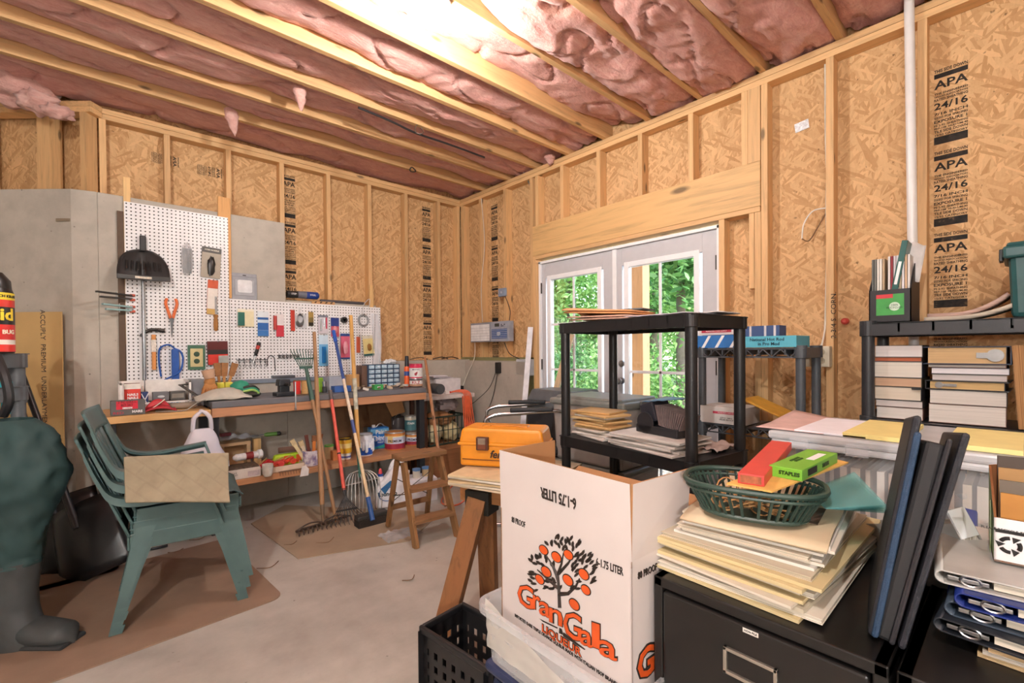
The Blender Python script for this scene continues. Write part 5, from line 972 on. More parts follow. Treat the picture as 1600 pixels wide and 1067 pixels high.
for k in range(3): tt = put('paper_sheet', ['lowest folded paper on the white carton', 'middle folded paper on the white carton', 'top folded paper on the white carton'][k], 'paper', 690-4*k, -.34, zc+.001+.012*k, 'papers on the white carton', rz=.2-.25*k); b = B(); b.box((0, 0, .006), (.2, .14, .009), ry=.03); b.build('sheet', pl(['#cfcbd2', '#b9b2b8', '#dad8de'][k], .7), tt)
t = put('power_adapter', 'small black power adapter at the back of side table', 'adapter', 719, -.3, zt); b = B(); b.box((0, 0, .03), (.06, .05, .06)); b.build('adapter', BLACK, t, bevel=.004)
t = thing('extension_cord', 'orange extension cord looped over the side table edge', 'cord', (X(712, -.52), -.50, zt)); OR = pl('#e0673f', .45)
for k in range(5):
    x = .02*k+.02; b = B() if k == 0 else b
    b.tube(bez([(-.06, .02+.004*k, .012), (x*.8, .0, .02+.004*k), (x+.05, -.06, .0), (x+.06, -.075, -.15), (x+.05+.01*k, -.08, -.36), (x+.04, -.07, -.20), (x+.03, -.068, -.02)], 7), .006, 7)
b.build('cord', OR, t, smooth=True); b = B(); b.box((-.08, .02, .02), (.05, .03, .036)); b.build('socket_end', pl('#e8e1dc', .4), t, bevel=.004); b = B(); b.lathe([(.011, -.0), (.011, .02)], (-.06, .02, .02), 12, 'x'); b.build('red_ring', pl('#c9303a', .4), t)
# wire crate with bags
t = thing('wire_crate', 'green black wire crate filled with bags on the side table shelf', 'crate', (-.53, -.36, .3105)); GC = pl('#24352c', .5)
b = B(); w2, d2, hc = .22, .14, .27
for z in (.0, hc): b.tube([(-w2, -d2, z), (w2, -d2, z), (w2, d2, z), (-w2, d2, z)], .009, 6, closed=True)
b.build('rims', GC, t)
b = B()
for k in range(9):
    x = -w2+2*w2*k/8; b.tube([(x, -d2, 0), (x, -d2, hc)], .004, 6); b.tube([(x, d2, 0), (x, d2, hc)], .004, 6)
for y in (-.07, 0, .07): b.tube([(-w2, y, 0), (-w2, y, hc)], .004, 6); b.tube([(w2, y, 0), (w2, y, hc)], .004, 6)
b.tube([(-w2, -d2, hc*.5), (w2, -d2, hc*.5)], .004, 6); b.build('bars', GC, t)
for k, (c_, r_, col, lab) in enumerate((((-.1, 0, .1), (.1, .11, .1), '#d8cda6', 'cream bag stuffed in the left of green wire crate'), ((.11, 0, .1), (.1, .11, .1), '#cfc296', 'cream bag stuffed in the right of green wire crate'), ((-.02, 0, .235), (.16, .12, .07), '#a9794f', 'brown bag on top inside the green wire crate'))):
    b = B(); L0 = t.location; b.blob(Vector(c_)+L0, r_, 30+k, .35, 22, 2.6); tag(b.build('bag', pl(col, .8, .12, 14), smooth=True, loc=Vector((c_[0], c_[1], 0))+L0), lab, 'bag', 'bags in the wire crate')
b = B(); b.blob(Vector((-.45, -.36, .68)), (.12, .1, .075), 41, .5, 24, 3); tag(b.build('clear_bag', cloudy_mat('clear_film2', '#b9a9a9', .75), smooth=True, loc=(-.45, -.36, .61)), 'shiny crumpled plastic bag resting above the green wire crate', 'bag')
b = B(); b.blob(Vector((-.86, -.40, .50)), (.07, .07, .11), 44, .35, 20, 3); b.blob(Vector((-.86, -.38, .33)), (.06, .06, .14), 45, .3, 20, 3); tag(b.build('canvas_tote', pl('#a8754a', .8), smooth=True, loc=(-.86, -.4, 0)), 'tan bag slumped on the floor between bench leg and crate', 'bag')
# orange cord on the floor
b = B(); b.tube(bez([P(716, 735, 2, .008), P(712, 752, 2, .008), P(697, 770, 2, .008), P(690, 785, 2, .008), P(707, 790, 2, .008), P(725, 782, 2, .008), P(738, 760, 2, .008)], 10), .006, 7); tag(b.build('cord', OR, smooth=True, loc=P(705, 775, 2, 0)), 'orange cord snaking on the floor right of the step ladder', 'cord')
# ================================================================== right wall fittings
def wall_box(name, lab, cat, x0, y0, x1, y1, dep, col, xp=0.0, group=None):
    a = P(x0, y0, 0, xp-dep); c = P(x1, y1, 0, xp-dep); W = abs(c.y-a.y); H = abs(a.z-P(x0, y1, 0, xp-dep).z)
    t = thing(name, lab, cat, (xp, a.y-W/2, a.z-H), -pi/2, group); b = B(); b.box((0, -dep/2, H/2), (W, dep, H)); b.build('housing', pl(col, .4), t, bevel=.006); return t, W, H
t, W, H = wall_box('sprinkler_controller', 'grey sprinkler timer with open door of white charts on the wall', 'controller', 766, 503, 795, 534, .07, '#9ea3ae')
b = B(); b.bb((-W*.42, -.0715, H*.15), (W*.42, -.072, H*.62)); fp = b.build('dial_panel', pl('#3c5c92', .4), t)
for k in range(5): b = B(); b.bb((-W*.42, -.0722, H*(.2+.09*k)), (W*.42, -.0725, H*(.22+.09*k))); b.build('stripe', pl('#b9c2d4', .4), fp)
b = B(); b.lathe([(.022, 0), (.022, .014)], (0, 0, 0), 20, 'y'); b.v = [Vector((q.x, -.073-q.y, q.z+H*.38)) for q in b.v]; b.build('dial', pl('#aeb4c0', .35), t, smooth=True)
b = B(); b.bb((-W*.25, -.071, H*.74), (-W*.0, -.072, H*.9)); b.build('display', pl('#4a4f4a', .2), t)
for k in range(4): b = B(); b.lathe([(.006, 0), (.006, .003)], (W*(.12+.08*(k % 3)), -.074, H*(.76+.07*(k//2))), 10, 'y'); b.build('button', pl('#33363e', .4), t)
b = B(); Wd = abs(P(734, 520, 0, -.07).y-P(765, 520, 0, -.07).y); b.bb((-W/2-.004, -.05, 0), (-W/2-Wd, -.07, H*1.0)); b.build('open_door', pl('#8d9099', .4), t, bevel=.006); b = B(); b.bb((-W/2-.014, -.0705, H*.06), (-W/2-Wd+.012, -.071, H*.9)); ch = b.build('chart', pl('#e9e9ea', .6), t)
b = B()
for k in range(5): b.bb((-W/2-.014, -.0712, H*(.16+.14*k)), (-W/2-Wd+.012, -.0715, H*(.17+.14*k)))
b.bb((-W/2-Wd*.5, -.0712, H*.06), (-W/2-Wd*.5-.002, -.0715, H*.9)); b.build('ruled_lines', pl('#9a9da6'), ch)
t, W, H = wall_box('junction_box', 'small grey sensor box on a stud above the sprinkler timer', 'electrical box', 778, 451, 789, 464, .03, '#8b9ab0')
b = B(); b.lathe([(.012, 0), (.012, .003)], (0, -.034, H/2), 14, 'y'); b.build('screw_cover', pl('#b4bcc8', .4), t)
t, W, H = wall_box('meter_box', 'grey electrical box beside the door jamb above the black chair', 'electrical box', 806, 561, 828, 586, .06, '#b6bac0', .0)
t, W, H = wall_box('outlet_box', 'beige duplex outlet box on a stud right of the door', 'outlet', 1258, 541, 1296, 573, .06, '#d8cfb8', .0)
for k in (.3, .72): b = B(); b.lathe([(.018, 0), (.018, .003)], (W*.18, -.063, H*k), 16, 'y'); b.build('receptacle', pl('#b9ae94', .4), t)
def wire(pts, r, col, lab, nm='wire', cat='wire'):
    b = B(); b.tube(bez(pts, 9), r, 6); return tag(b.build(nm, pl(col, .5), smooth=True, loc=pts[0]), lab, cat)
wire([P(752, 310, 0, -.005), P(757, 380, 0, -.008), P(752, 450, 0, -.012), P(754, 503, 0, -.02)], .0035, '#d9d4c8', 'white cable running down from the top plate to sprinkler timer')
wire([P(789, 462, 0, -.012), P(797, 485, 0, -.02), P(795, 505, 0, -.03)], .004, '#2e2c2c', 'black cable between sensor box and sprinkler timer')
wire([P(788, 535, 0, -.02), P(796, 552, 0, -.02), P(810, 560, 0, -.03), P(818, 566, 0, -.05)], .004, '#2e2c2c', 'black cable from sprinkler timer to the grey electrical box')
wire([P(742, 535, 0, -.03), P(741, 560, 0, -.075), P(730, 585, 0, -.1), P(722, 606, 0, -.2)], .004, '#e2dccb', 'pale cable curving down from sprinkler timer to the side table')
wire([P(775, 580, 0, -.085), P(765, 605, 0, -.1), P(745, 625, 0, -.12), P(735, 632, 0, -.2)], .0035, '#2a2828', 'black cord running left from the wall plug')
wire([P(777, 582, 0, -.085), P(770, 620, 0, -.08), P(755, 660, 0, -.08), P(742, 705, 0, -.1)], .0035, '#3a3634', 'black cord dropping down the concrete below the wall plug')
t, W, H = wall_box('wall_plug', 'black plug block on the concrete below the sprinkler timer', 'plug', 773, 566, 779, 583, .04, '#232222', -.06)
wire([P(1289, 100, 0, .06), P(1293, 220, 0, .05), P(1291, 330, 0, .04), P(1294, 430, 0, .04), P(1291, 500, 0, .02), P(1283, 545, 0, -.03)], .0045, '#e2ddd0', 'white cable stapled along the stud above the beige outlet')
wire([P(1289, 100, 0, .075), P(1290, 220, 0, .065), P(1294, 330, 0, .06), P(1291, 430, 0, .055), P(1288, 520, 0, .02), P(1279, 545, 0, -.03)], .0045, '#d6cfbf', 'second white cable twisting beside the first above beige outlet')
wire([P(1291, 325, 0, .05), P(1270, 330, 0, .03), P(1256, 350, 0, .02), P(1253, 373, 0, .02)], .004, '#ece8de', 'short white cable end curling out over the wall board')
wire([P(1253, 373, 0, .02), P(1264, 376, 0, .03), P(1278, 355, 0, .04), P(1291, 332, 0, .05)], .004, '#7a5a3a', 'short brown cable end curling back to the stud')
p = P(1421, 40, 0, -.03); b = B(); b.tube([(-.03, -3.975, 3.2), (-.03, -3.978, 2.9), (-.03, -4.01, .02)], .021, 18); tag(b.build('conduit', pl('#e4e1df', .3, .04), smooth=True, loc=(-.03, -4.0, 0)), 'white plastic conduit pipe running from ceiling to floor', 'pipe')
p = P(1253, 197, 0, .09); b = B(); b.box((.088, p.y, p.z), (.004, .075, .055), rx=-.12); tag(b.build('sticker', pl('#dfe0e4', .5, .3, 90), loc=(.09, p.y, p.z)), 'small white barcode sticker on the board near the top plate', 'sticker')
p = P(1321, 502, 0, .06); b = B(); b.lathe([(.02, 0), (.018, .02), (.008, .03)], (.06, p.y, p.z), 16, 'x'); b.v = [Vector((.06-(q.x-.06), q.y, q.z)) for q in b.v]; tag(b.build('red_reflector', pl('#c0453c', .4), smooth=True, loc=(.06, p.y, p.z)), 'small red and white button on the wall board', 'button')
wire([P(813, 240, 0, -.005), P(816, 262, 0, .01), P(826, 285, 0, .03), P(834, 300, 0, .05)], .006, '#6f6a64', 'grey cable bending down under top plate near door header')
# handwriting on a stud, stamps on the boards
text('2-3/4 S. CORN.', 'lettering', INK, .036, frame((-.0015, P(1303, 520, 0, 0).y, 1.42), (0, 0, 1), (0, 1, 0)), wr, sx=1.15)
def stamp(par, o, xdir, ydir, lines, W):
    'lines: (text, size); set across the width W, going along -ydir'
    y = 0
    for s, z in lines:
        z2 = z
        if s == '#':
            bb = B(); M = frame(o, xdir, ydir); bb.put([M @ Vector(q) for q in ((-W/2, y, .0008), (W/2, y, .0008), (W/2, y-z, .0008), (-W/2, y-z, .0008))], [(0, 1, 2, 3)]); bb.build('print_block', STAMP, par); y -= z*1.25; continue
        m_ = text(s, 'lettering', STAMP, z, frame(o, xdir, ydir) @ Matrix.Translation((0, y-z*.5, 0)), par, bold=z*.02)
        ws_ = [q.co for q in m_.data.vertices]; M = frame(o, xdir, ydir); Mi = M.inverted(); mx_ = max(abs((Mi @ q).x) for q in ws_); k_ = min(1.5, W*.5/mx_)
        m_.data.transform(M @ Matrix.Scale(k_, 4, (1, 0, 0)) @ Mi); y -= z*1.12
n = N('stencil_ink'); f = n.noise(n.coord(), 40, 4); n.fin(n.ramp(f, [(.35, '#151210'), (.62, '#2f2720'), (.72, '#6a5238')]), .8); STAMP = n.m
BLK = [('THIS SIDE DOWN', .028), ('#', .03), ('APA', .075), ('THE ENGINEERED', .018), ('WOOD ASSOCIATION', .016), ('RATED SHEATHING', .022), ('24/16', .06), ('7/16 INCH', .024), ('SIZED FOR SPACING', .02), ('EXPOSURE 1', .026), ('PS 2-92  SHEATHING', .018), ('PRP-108  HUD-UM-40', .016), ('TILE SIDE DOWN', .022), ('15/32 CATEGORY', .018), ('#', .05)]
yb = P(1485, 390, 0, .09).y
BLK = [(q, z*.78) for q, z in BLK]
for z in (2.66, 2.24, 1.82, 1.40, .98): stamp(wr, (.0912, yb, z), (0, -1, 0), (0, 0, 1), BLK, .125)
yb = P(773, 420, 0, .09).y
for z in (2.82, 2.38, 1.94, 1.52): stamp(wr, (.0912, yb, z), (0, -1, 0), (0, 0, 1), BLK, .105)
for xx in (P(452, 330, 1, .09).x, P(667, 420, 1, .09).x):
    for z in (2.84, 2.42, 2.0, 1.58): stamp(wb, (xx, .0912, z), (1, 0, 0), (0, 0, 1), BLK, .105)
for x0, x1, yy in ((P(215, 240, 1, .09).x, P(250, 240, 1, .09).x, 240), (P(268, 262, 1, .09).x, P(347, 262, 1, .09).x, 262)):
    zz = P((215 if yy == 240 else 300), yy, 1, .09).z; q = [(s, z*.55) for s, z in BLK if s != '#']; stamp(wb, (x1 if yy == 262 else x1+.12, .0912, zz), (0, 0, 1), (1, 0, 0), q, .08)
# ================================================================== left side
cp = [P(432, 940, 2, 0), P(300, 851, 2, 0)]
t = thing('floor_mat', 'brown office floor mat with rounded corners under the green chairs', 'mat', (cp[0].x-.6, cp[0].y+.5, 0), radians(4))
b = B(); b.prism([(x, y) for x, y in rrect(1.25, 1.05, .06)], .006, Matrix.Translation((-.02, .0, .001))); b.prism([(x, y) for x, y in rrect(.5, .25, .05)], .006, Matrix.Translation((-.18, .58, .001))); b.build('mat', pl('#8b7360', .6, .1, 7, 0, .1), t)
# hardboard against the receding wall
a = PD(20, 487, 3.02); c_ = PD(97, 487, 3.02)
b = B(); dd = (c_-a); dd.z = 0; dd.normalize(); M = frame((c_.x, c_.y, 0), (-dd.x, -dd.y, 0), (0, 0, 1)); b.m = M; b.bb((0, 0, -.003), (.62, c_.z, .003)); b.m = Matrix()
hb = b.build('underlayment_panel', pl('#cba870', .75, .07, 5), bevel=.001, loc=(c_.x, c_.y, 0)); tag(hb, 'tall tan underlayment panel standing against the left concrete wall', 'panel')
nrm = M.to_3x3() @ Vector((0, 0, 1)); sg = 1 if nrm.dot(CAM-c_) > 0 else -1
text('ACCUPLY  PREMIUM  UNDERLAYMENT  OK', 'lettering', pl('#4a4038'), .045, frame(Vector((c_.x, c_.y, c_.z*.72))-dd*.125+nrm*sg*.004-hb.location, (0, 0, -1), (dd.x, dd.y, 0)), hb)
# snow shovels
for k, (bx, by, tx, ty, rot, lab) in enumerate(((150, 905, 72, 690, .5, 'black snow shovel leaning at left, the one nearer the chairs'), (112, 905, 40, 660, .2, 'black snow shovel leaning at left, half hidden by green waders'))):
    b0 = P(bx, by, 2, .0); b0.y += .12*k; tp = PD(tx, ty, 2.62+.1*k); t = thing('snow_shovel', lab, 'snow shovel', b0, 0, 'black snow shovels'); v = tp-b0; v = v/v.length; sd = v.cross(Vector((0, -1, .1))).normalized(); 
    sd = Vector((.75, -.62, 0)) if k == 0 else Vector((.85, -.5, 0)); nn = v.cross(sd).normalized(); sd = nn.cross(v).normalized()
    b = B()
    def sh(u, q, v=v, sd=sd, nn=nn):
        e = u*2-1; return v*(.015+.42*q)+sd*(e*(.21-.03*q))+nn*(.07*(abs(e)**2.2)+.05*q*q-.03)
    b.grid(sh, 13, 9); b.build('blade', pl('#141416', .35, .2), t, smooth='all', solid=.006)
    b = B(); b.tube([v*.30, v*.9, v*1.35], [.019, .016, .016], 10); b.build('handle', pl('#1d1d20', .35), t, smooth=True)
b = B(); b.tube(bez([P(150, 800, 2, .02), P(200, 850, 2, .01), P(230, 858, 2, .01), P(262, 852, 2, .01)], 8), .008, 7); tag(b.build('hose', pl('#252528', .5), smooth=True, loc=P(200, 850, 2, 0)), 'thin black hose on the floor behind the green chairs', 'hose')
# ---- rack builder
def rack(name, lab, o, ang, L, Dp, shelves, post, lip, col, top=0, truss=False, cat='shelf unit', group=None, zmin=0):
    t = thing(name, lab, cat, (o[0], o[1], 0), ang, group); m = pl(col, .42, .15)
    zt = max(shelves)
    for x in (0, L):
        for y in (0, Dp):
            b = B(); b.lathe([(post/2, zmin), (post/2, zt-lip)], (x, y, 0), 20); 
            for z in shelves[:-1]: b.lathe([(post/2+.004, z-lip-.012), (post/2+.004, z-lip)], (x, y, 0), 20)
            b.build('post', m, t, smooth=True)
    for z in shelves:
        b = B(); h = post/2+.002; w = .012
        for x in (0, L):
            for y in (0, Dp): b.lathe([(post/2+.008, z-lip), (post/2+.008, z+top)], (x, y, 0), 20)
        if not truss:
            b.bb((0, -h, z-lip), (L, -h+w, z)); b.bb((0, Dp+h, z-lip), (L, Dp+h-w, z)); b.bb((-h, 0, z-lip), (-h+w, Dp, z)); b.bb((L+h, 0, z-lip), (L+h-w, Dp, z))
        else:
            for ya in (-h, Dp+h-w):
                b.bb((0, ya, z-.010), (L, ya+w, z)); b.bb((0, ya, z-lip), (L, ya+w, z-lip+.007)); nseg = max(2, round(L/.085))
                for k in range(nseg):
                    x0 = L*k/nseg; x1 = L*(k+.5)/nseg; x2 = L*(k+1)/nseg; b.bar((x0, ya+w/2, z-.008), (x1, ya+w/2, z-lip+.004), w, .006, (0, 0, 1)); b.bar((x1, ya+w/2, z-lip+.004), (x2, ya+w/2, z-.008), w, .006, (0, 0, 1))
            b.bb((-h, 0, z-lip), (-h+w, Dp, z)); b.bb((L+h, 0, z-lip), (L+h-w, Dp, z))
        s = b.build('shelf', m, t, bevel=.002)
        b = B(); b.bb((-h, -h, z-.006), (L+h, Dp+h, z-.001)); 
        for k in range(1, 8): b.bb((L*k/8-.004, -h, z-lip*.7), (L*k/8+.004, Dp+h, z-.004))
        b.build('deck', m, s)
    return t
# left shelf unit at the picture edge
LS = PD(27, 552, 2.25); ang = radians(139)
rack('shelf_unit', 'dark grey plastic shelf unit at the far left holding teal crate', (LS.x, LS.y), ang, .62, .36, [.12, .55, LS.z-.16, LS.z], .055, .07, '#55585c', .0, True, group='plastic shelf units')
def loc2(x, y, z, o=(LS.x, LS.y), a=ang): return Vector((o[0]+x*cos(a)-y*sin(a), o[1]+x*sin(a)+y*cos(a), z))
q = PD(26, 655, 2.2); zs = LS.z-.159; h = PD(26, 596, 2.2).z-zs
p = PD(8, 550, 2.1); t = thing('spray_can', 'black and red Raid spray can standing on the left shelf unit', 'spray can', (p.x-.02, p.y, LS.z)); s = 2.1/FPX; hh = PD(8, 425, 2.1).z-LS.z; R = .052
p0 = PD(3, 550, 2.1); t.location = (p0.x-.03, p0.y+.03, LS.z); R = (Vector(PD(15, 550, 2.1))-t.location).length*.9
b = B(); b.lathe([(R*.96, 0), (R, .006), (R, hh*.74), (R*.9, hh*.8)], (0, 0, 0), 28); body = b.build('body', pl('#231b19', .35), t, smooth=True)
for z0, z1, cc in ((.02, .11, '#d8352c'), (.11, .17, '#e6ded2'), (.17, .36, '#cf2f2b'), (.36, .58, '#1d1a1a'), (.58, .67, '#d63a30'), (.67, .76, '#e8cf36')): b = B(); b.lathe([(R+.0008, hh*z0*.98), (R+.0008, hh*z1*.98)], (0, 0, 0), 28, cap=False); b.build('label_band', pl(cc, .4), body, smooth=True)
d = (CAM-t.location); d.z = 0; d.normalize(); rt = Vector((-d.y, d.x, 0))
def wrap(s, size, col, z, off=0, bold=.03):
    o = text(s, 'lettering', pl(col, .5), size, Matrix(), body, bold=size*bold)
    for v in o.data.vertices:
        a_ = v.co.x/R+off; v.co = (d*cos(a_)+rt*sin(a_))*(R+.0016+v.co.z)+Vector((0, 0, z+v.co.y))
wrap('Raid', .075, '#f0d23a', hh*.47, .15); wrap('MULTI BUG', .026, '#f2ead2', hh*.26, .2); wrap('ANT & ROACH KILLER', .016, '#2a2320', hh*.70, .2)
b = B(); b.lathe([(R*.9, hh*.8), (R*.86, hh*.9), (R*.5, hh), (.001, hh)], (0, 0, 0), 26); b.build('cap', pl('#1e1d1d', .35), t, smooth=True)
t = thing('crate', 'teal slatted plastic crate on the left shelf unit', 'crate', loc2(.13, .15, zs+.0), ang); TE = pl('#2fa3ad', .4)
zc = LS.z-.30
b = B(); w2, d2 = .125, .13
for sx in (-1, 1):
    for k in range(8): y = -d2+2*d2*k/7; b.bar((sx*w2*.92, y, -.15), (sx*w2, y, .0), .012, .006, (1, 0, 0))
for sy in (-1, 1):
    for k in range(8): x = -w2+2*w2*k/7; b.bar((x*.92, sy*d2*.92, -.15), (x, sy*d2, .0), .012, .006, (0, 1, 0))
b.build('slats', TE, t); b = B(); b.bb((-w2*.92, -d2*.92, -.155), (w2*.92, d2*.92, -.149)); b.build('base', TE, t); b = B()
for a_, c_ in (((-w2-.008, -d2-.008), (w2+.008, -d2+.004)), ((-w2-.008, d2-.004), (w2+.008, d2+.008)), ((-w2-.008, -d2), (-w2+.004, d2)), ((w2-.004, -d2), (w2+.008, d2))): b.bb((a_[0], a_[1], -.02), (c_[0], c_[1], .006))
b.build('rim', TE, t, bevel=.003); t.location.z = LS.z-.16+.156-.20; t.location.z = .55+.156+.0
t.location.z = PD(26, 598, 2.2).z
# support under the crate: middle shelf sits directly below
for o in bpy.data.objects:
    pass
b = B(); p = PD(8, 600, 2.05); b.tube(bez([PD(-6, 556, 2.02), PD(8, 590, 2.0), PD(14, 625, 2.0), PD(4, 650, 2.0)], 7), .018, 8); tag(b.build('strap', pl('#17171a', .5), smooth=True, loc=p), 'thick black strap hanging from the left shelf unit onto the waders', 'strap')
# ---- waders with boots
wd = PD(40, 1000, 1.97); t = thing('waders', 'hanging green chest waders with attached dark rubber boots', 'waders', (wd.x, wd.y, 0)); WO = t.location.copy()
FB = pl('#253f3f', .75, .22, 5); prof = [(655, -12, 44, .07), (672, -18, 66, .09), (700, -22, 82, .12), (740, -24, 92, .13), (780, -24, 80, .12), (815, -24, 66, .10), (845, -22, 60, .09), (868, -20, 58, .085), (880, -20, 58, .085)]
cmr = _r.copy(); cmf = Vector((_w.x, _w.y, 0)).normalized()
def loft(rows, dist, m, name, par, seed, wob=.10, n=40):
    rr = []
    for (y, xl, xr, dp) in rows:
        a_, c_ = PD(xl, y, dist), PD(xr, y, dist); rr.append(((a_+c_)/2-WO, (c_-a_)/2, dp))
    cc_, hh_ = bez([q[0] for q in rr], 6), bez([q[1] for q in rr], 6); dd_ = [q.x for q in bez([(q[2], 0, 0) for q in rr], 6)]; sm = list(zip(cc_, hh_, dd_))
    def fn(u, v):
        i = round(v*(len(sm)-1)); c_, hx, dp = sm[i]; a_ = 2*pi*u; k = 1+wob*noise.noise(Vector((cos(a_)*1.5, sin(a_)*1.5, v*5+seed)))+wob*.8*noise.noise(Vector((cos(a_)*3, sin(a_)*3, v*11+seed)))+wob*.5*(1-3*abs(noise.noise(Vector((cos(a_)*2, sin(a_)*2+v*3, v*9+seed)))))
        return c_+hx*cos(a_)*k+cmf*dp*sin(a_)*k
    b = B(); b.grid(fn, n, len(sm), True); return b.build(name, m, par, smooth='all')
loft(prof, 1.97, FB, 'legs', t, 1, .13)
BT = pl('#3d4243', .6, .2, 9)
boot = loft([(874, -14, 57, .085), (900, -10, 54, .075), (930, -8, 52, .068), (955, -10, 54, .07), (985, -14, 66, .075), (1006, -16, 70, .075)], 1.97, BT, 'boot', t, 4, .03)
def foot(u, v):
    # toe runs to the right of the photo
    a_ = 2*pi*u; L = v; c_ = PD(30+88*L, 985, 1.97)-WO; hgt = .060*(1-.35*L) if L < .85 else .060*.7*(1-((L-.85)/.15)**2*.9); c_.z = hgt+.004
    wd_ = (.055+.012*sin(pi*L))*(1 if L < .8 else max(.08, 1-((L-.8)/.2)**2)); return c_+Vector((0, 0, hgt*sin(a_)))+cmf*wd_*cos(a_)
b = B(); b.grid(foot, 20, 16, True); f_ = b.build('boot_foot', BT, t, smooth='all'); f_.parent = boot
b = B(); q0, q1 = PD(10, 1004, 1.97)-WO, PD(116, 985, 1.97)-WO; b.bar(Vector((q0.x, q0.y, .012)), Vector((q1.x, q1.y, .012)), .12, .022); f_ = b.build('sole', pl('#2f3233', .8), t, bevel=.01); f_.parent = boot
# ---- green stacking chairs
def chair(lab):
    t = thing('stacking_chair', lab, 'chair', (0, 0, 0), 0, 'stacked green plastic chairs'); m = pl('#4a6463', .45, .16, 7)
    ZS_, w = .415, .235
    b = B()
    def seat(u, v):
        x = -.2+.42*u; y = (v*2-1)*.225; return Vector((x, y, ZS_-.012*sin(pi*u)-.03*(u > .93)*(u-.93)/.07+.02*abs(v*2-1)**3))
    b.grid(seat, 12, 11); b.build('seat', m, t, smooth='all', solid=.006)
    b = B()
    for s in (-1, 1): b.bb((-.2, s*.215, ZS_-.075), (.2, s*.228, ZS_-.0))
    b.bb((.2, -.22, ZS_-.07), (.212, .22, ZS_-.02)); b.bb((-.21, -.22, ZS_-.075), (-.2, .22, ZS_)); b.build('skirt', m, t, bevel=.004)
    b = B()
    def bk(y0, y1, z0, z1, n=7):
        def f(u, v):
            z = z0+(z1-z0)*v; y = y0+(y1-y0)*u; x = -.205-.37*(z-ZS_)-.02*(1-(y/.23)**2); return Vector((x, y*(1+.05*(z-ZS_)), z))
        b.grid(f, n, 8)
    top = .86; bk(-.235, .235, top-.10, top, 13); bk(-.235, -.165, ZS_, top-.10); bk(.235, .165, ZS_, top-.10); bk(-.11, -.05, ZS_, top-.10); bk(.11, .05, ZS_, top-.10); bk(-.02, .02, ZS_, top-.1); bk(-.235, .235, ZS_-.01, ZS_+.05, 13)
    b.build('backrest', m, t, smooth='all', solid=.011)
    for s in (-1, 1):
        b = B(); pts = bez([(-.345, s*.240, .81), (-.30, s*.252, .69), (-.25, s*.262, .61), (-.14, s*.268, .585), (.0, s*.268, .60), (.09, s*.266, .612)], 6)
        vs = []
        for i, p in enumerate(pts):
            f = i/(len(pts)-1); wd_ = .018+.012*sin(pi*f); 
            for (oy, oz) in ((-wd_, 0), (wd_, 0), (wd_, -.012), (wd_*1.05, -.034), (wd_*.9, -.034), (wd_*.8, -.014), (-wd_, -.012)): vs.append(p+Vector((0, s*oy, oz)))
        n_ = 7; fs = [(i*n_+j, i*n_+(j+1) % n_, (i+1)*n_+(j+1) % n_, (i+1)*n_+j) for i in range(len(pts)-1) for j in range(n_)]; fs += [tuple(range(n_)), tuple((len(pts)-1)*n_+j for j in range(n_))]
        b.put(vs, fs); b.bar((.085, s*.266, .60), (.15, s*.235, .40), .05, .012, (1, 0, 0)); b.build('armrest', m, t, smooth=True)
    for sx, sy in ((1, 1), (1, -1), (-1, 1), (-1, -1)):
        b = B(); x0, y0, x1, y1 = sx*.185, sy*.222, sx*(.255 if sx > 0 else .275), sy*.262
        tp_, bt_ = Vector((x0, y0, ZS_-.01)), Vector((x1, y1, .0))
        vs = []
        for p, wd_ in ((tp_, .085), (tp_.lerp(bt_, .35), .062), (tp_.lerp(bt_, .92), .040), (tp_.lerp(bt_, .92), .05), (bt_, .046)):
            for (ox, oy) in ((0, 0), (-sx*wd_, 0), (-sx*wd_, -sy*.008), (-sx*.008, -sy*.008), (-sx*.008, -sy*wd_), (0, -sy*wd_)): vs.append(p+Vector((ox, oy, 0)))
        n_ = 6; fs = [(i*n_+j, i*n_+(j+1) % n_, (i+1)*n_+(j+1) % n_, (i+1)*n_+j) for i in range(4) for j in range(n_)]+[tuple(range(n_)), tuple(4*n_+j for j in range(n_))]
        b.put(vs, fs); b.build('leg', m, t)
    return t
c1_ = chair('lowest green plastic chair of the stack, feet on brown mat'); pos = P(200, 985, 2, 0); pos2 = P(375, 940, 2, 0); far = P(349, 882, 2, 0)
rz = math.atan2(pos2.y-pos.y, pos2.x-pos.x)*.6; ctr = (pos+far)/2+Vector((.01, -.015, 0)); 
c1_.location = (ctr.x, ctr.y, .008); c1_.rotation_euler.z = rz
dup(c1_, (ctr.x+.012, ctr.y, .062), label='middle green plastic chair of the stack of three'); dup(c1_, (ctr.x+.024, ctr.y, .116), label='topmost green plastic chair of the stack, tan pad on its side')
# tan quilted kneeling mat against the near side of the chairs
A_, B_, C_, D_ = P(192, 718, 1, -1.80), P(361, 710, 1, -1.80), P(356, 781, 1, -1.80), P(196, 786, 1, -1.80); yM = -1.80
A_, B_, C_, D_ = [P(x, y, 1, -1.87) for x, y in ((194, 717), (361, 710), (356, 781), (196, 786))]
t = thing('padded_mat', 'tan diamond quilted rubber mat wedged across the side of the chair stack', 'mat', D_); 
b = B()
def matf(u, v):
    p = D_.lerp(C_, u).lerp(A_.lerp(B_, u), v)-D_; p.y += .05*v+.012*sin(u*pi)+.0; return p+Vector((0, -.05*(1-v)**4*u, 0))
b.grid(matf, 22, 12)
n = N('quilted_rubber'); vv = n.coord((1, 1, 1), (0, radians(40), 0)); br = n.add('ShaderNodeTexBrick'); n.link(n.coord((1, 1, 1), (radians(-90), radians(0), radians(45))), br.inputs['Vector']); br.inputs['Scale'].default_value = 5; br.inputs['Mortar Size'].default_value = .02
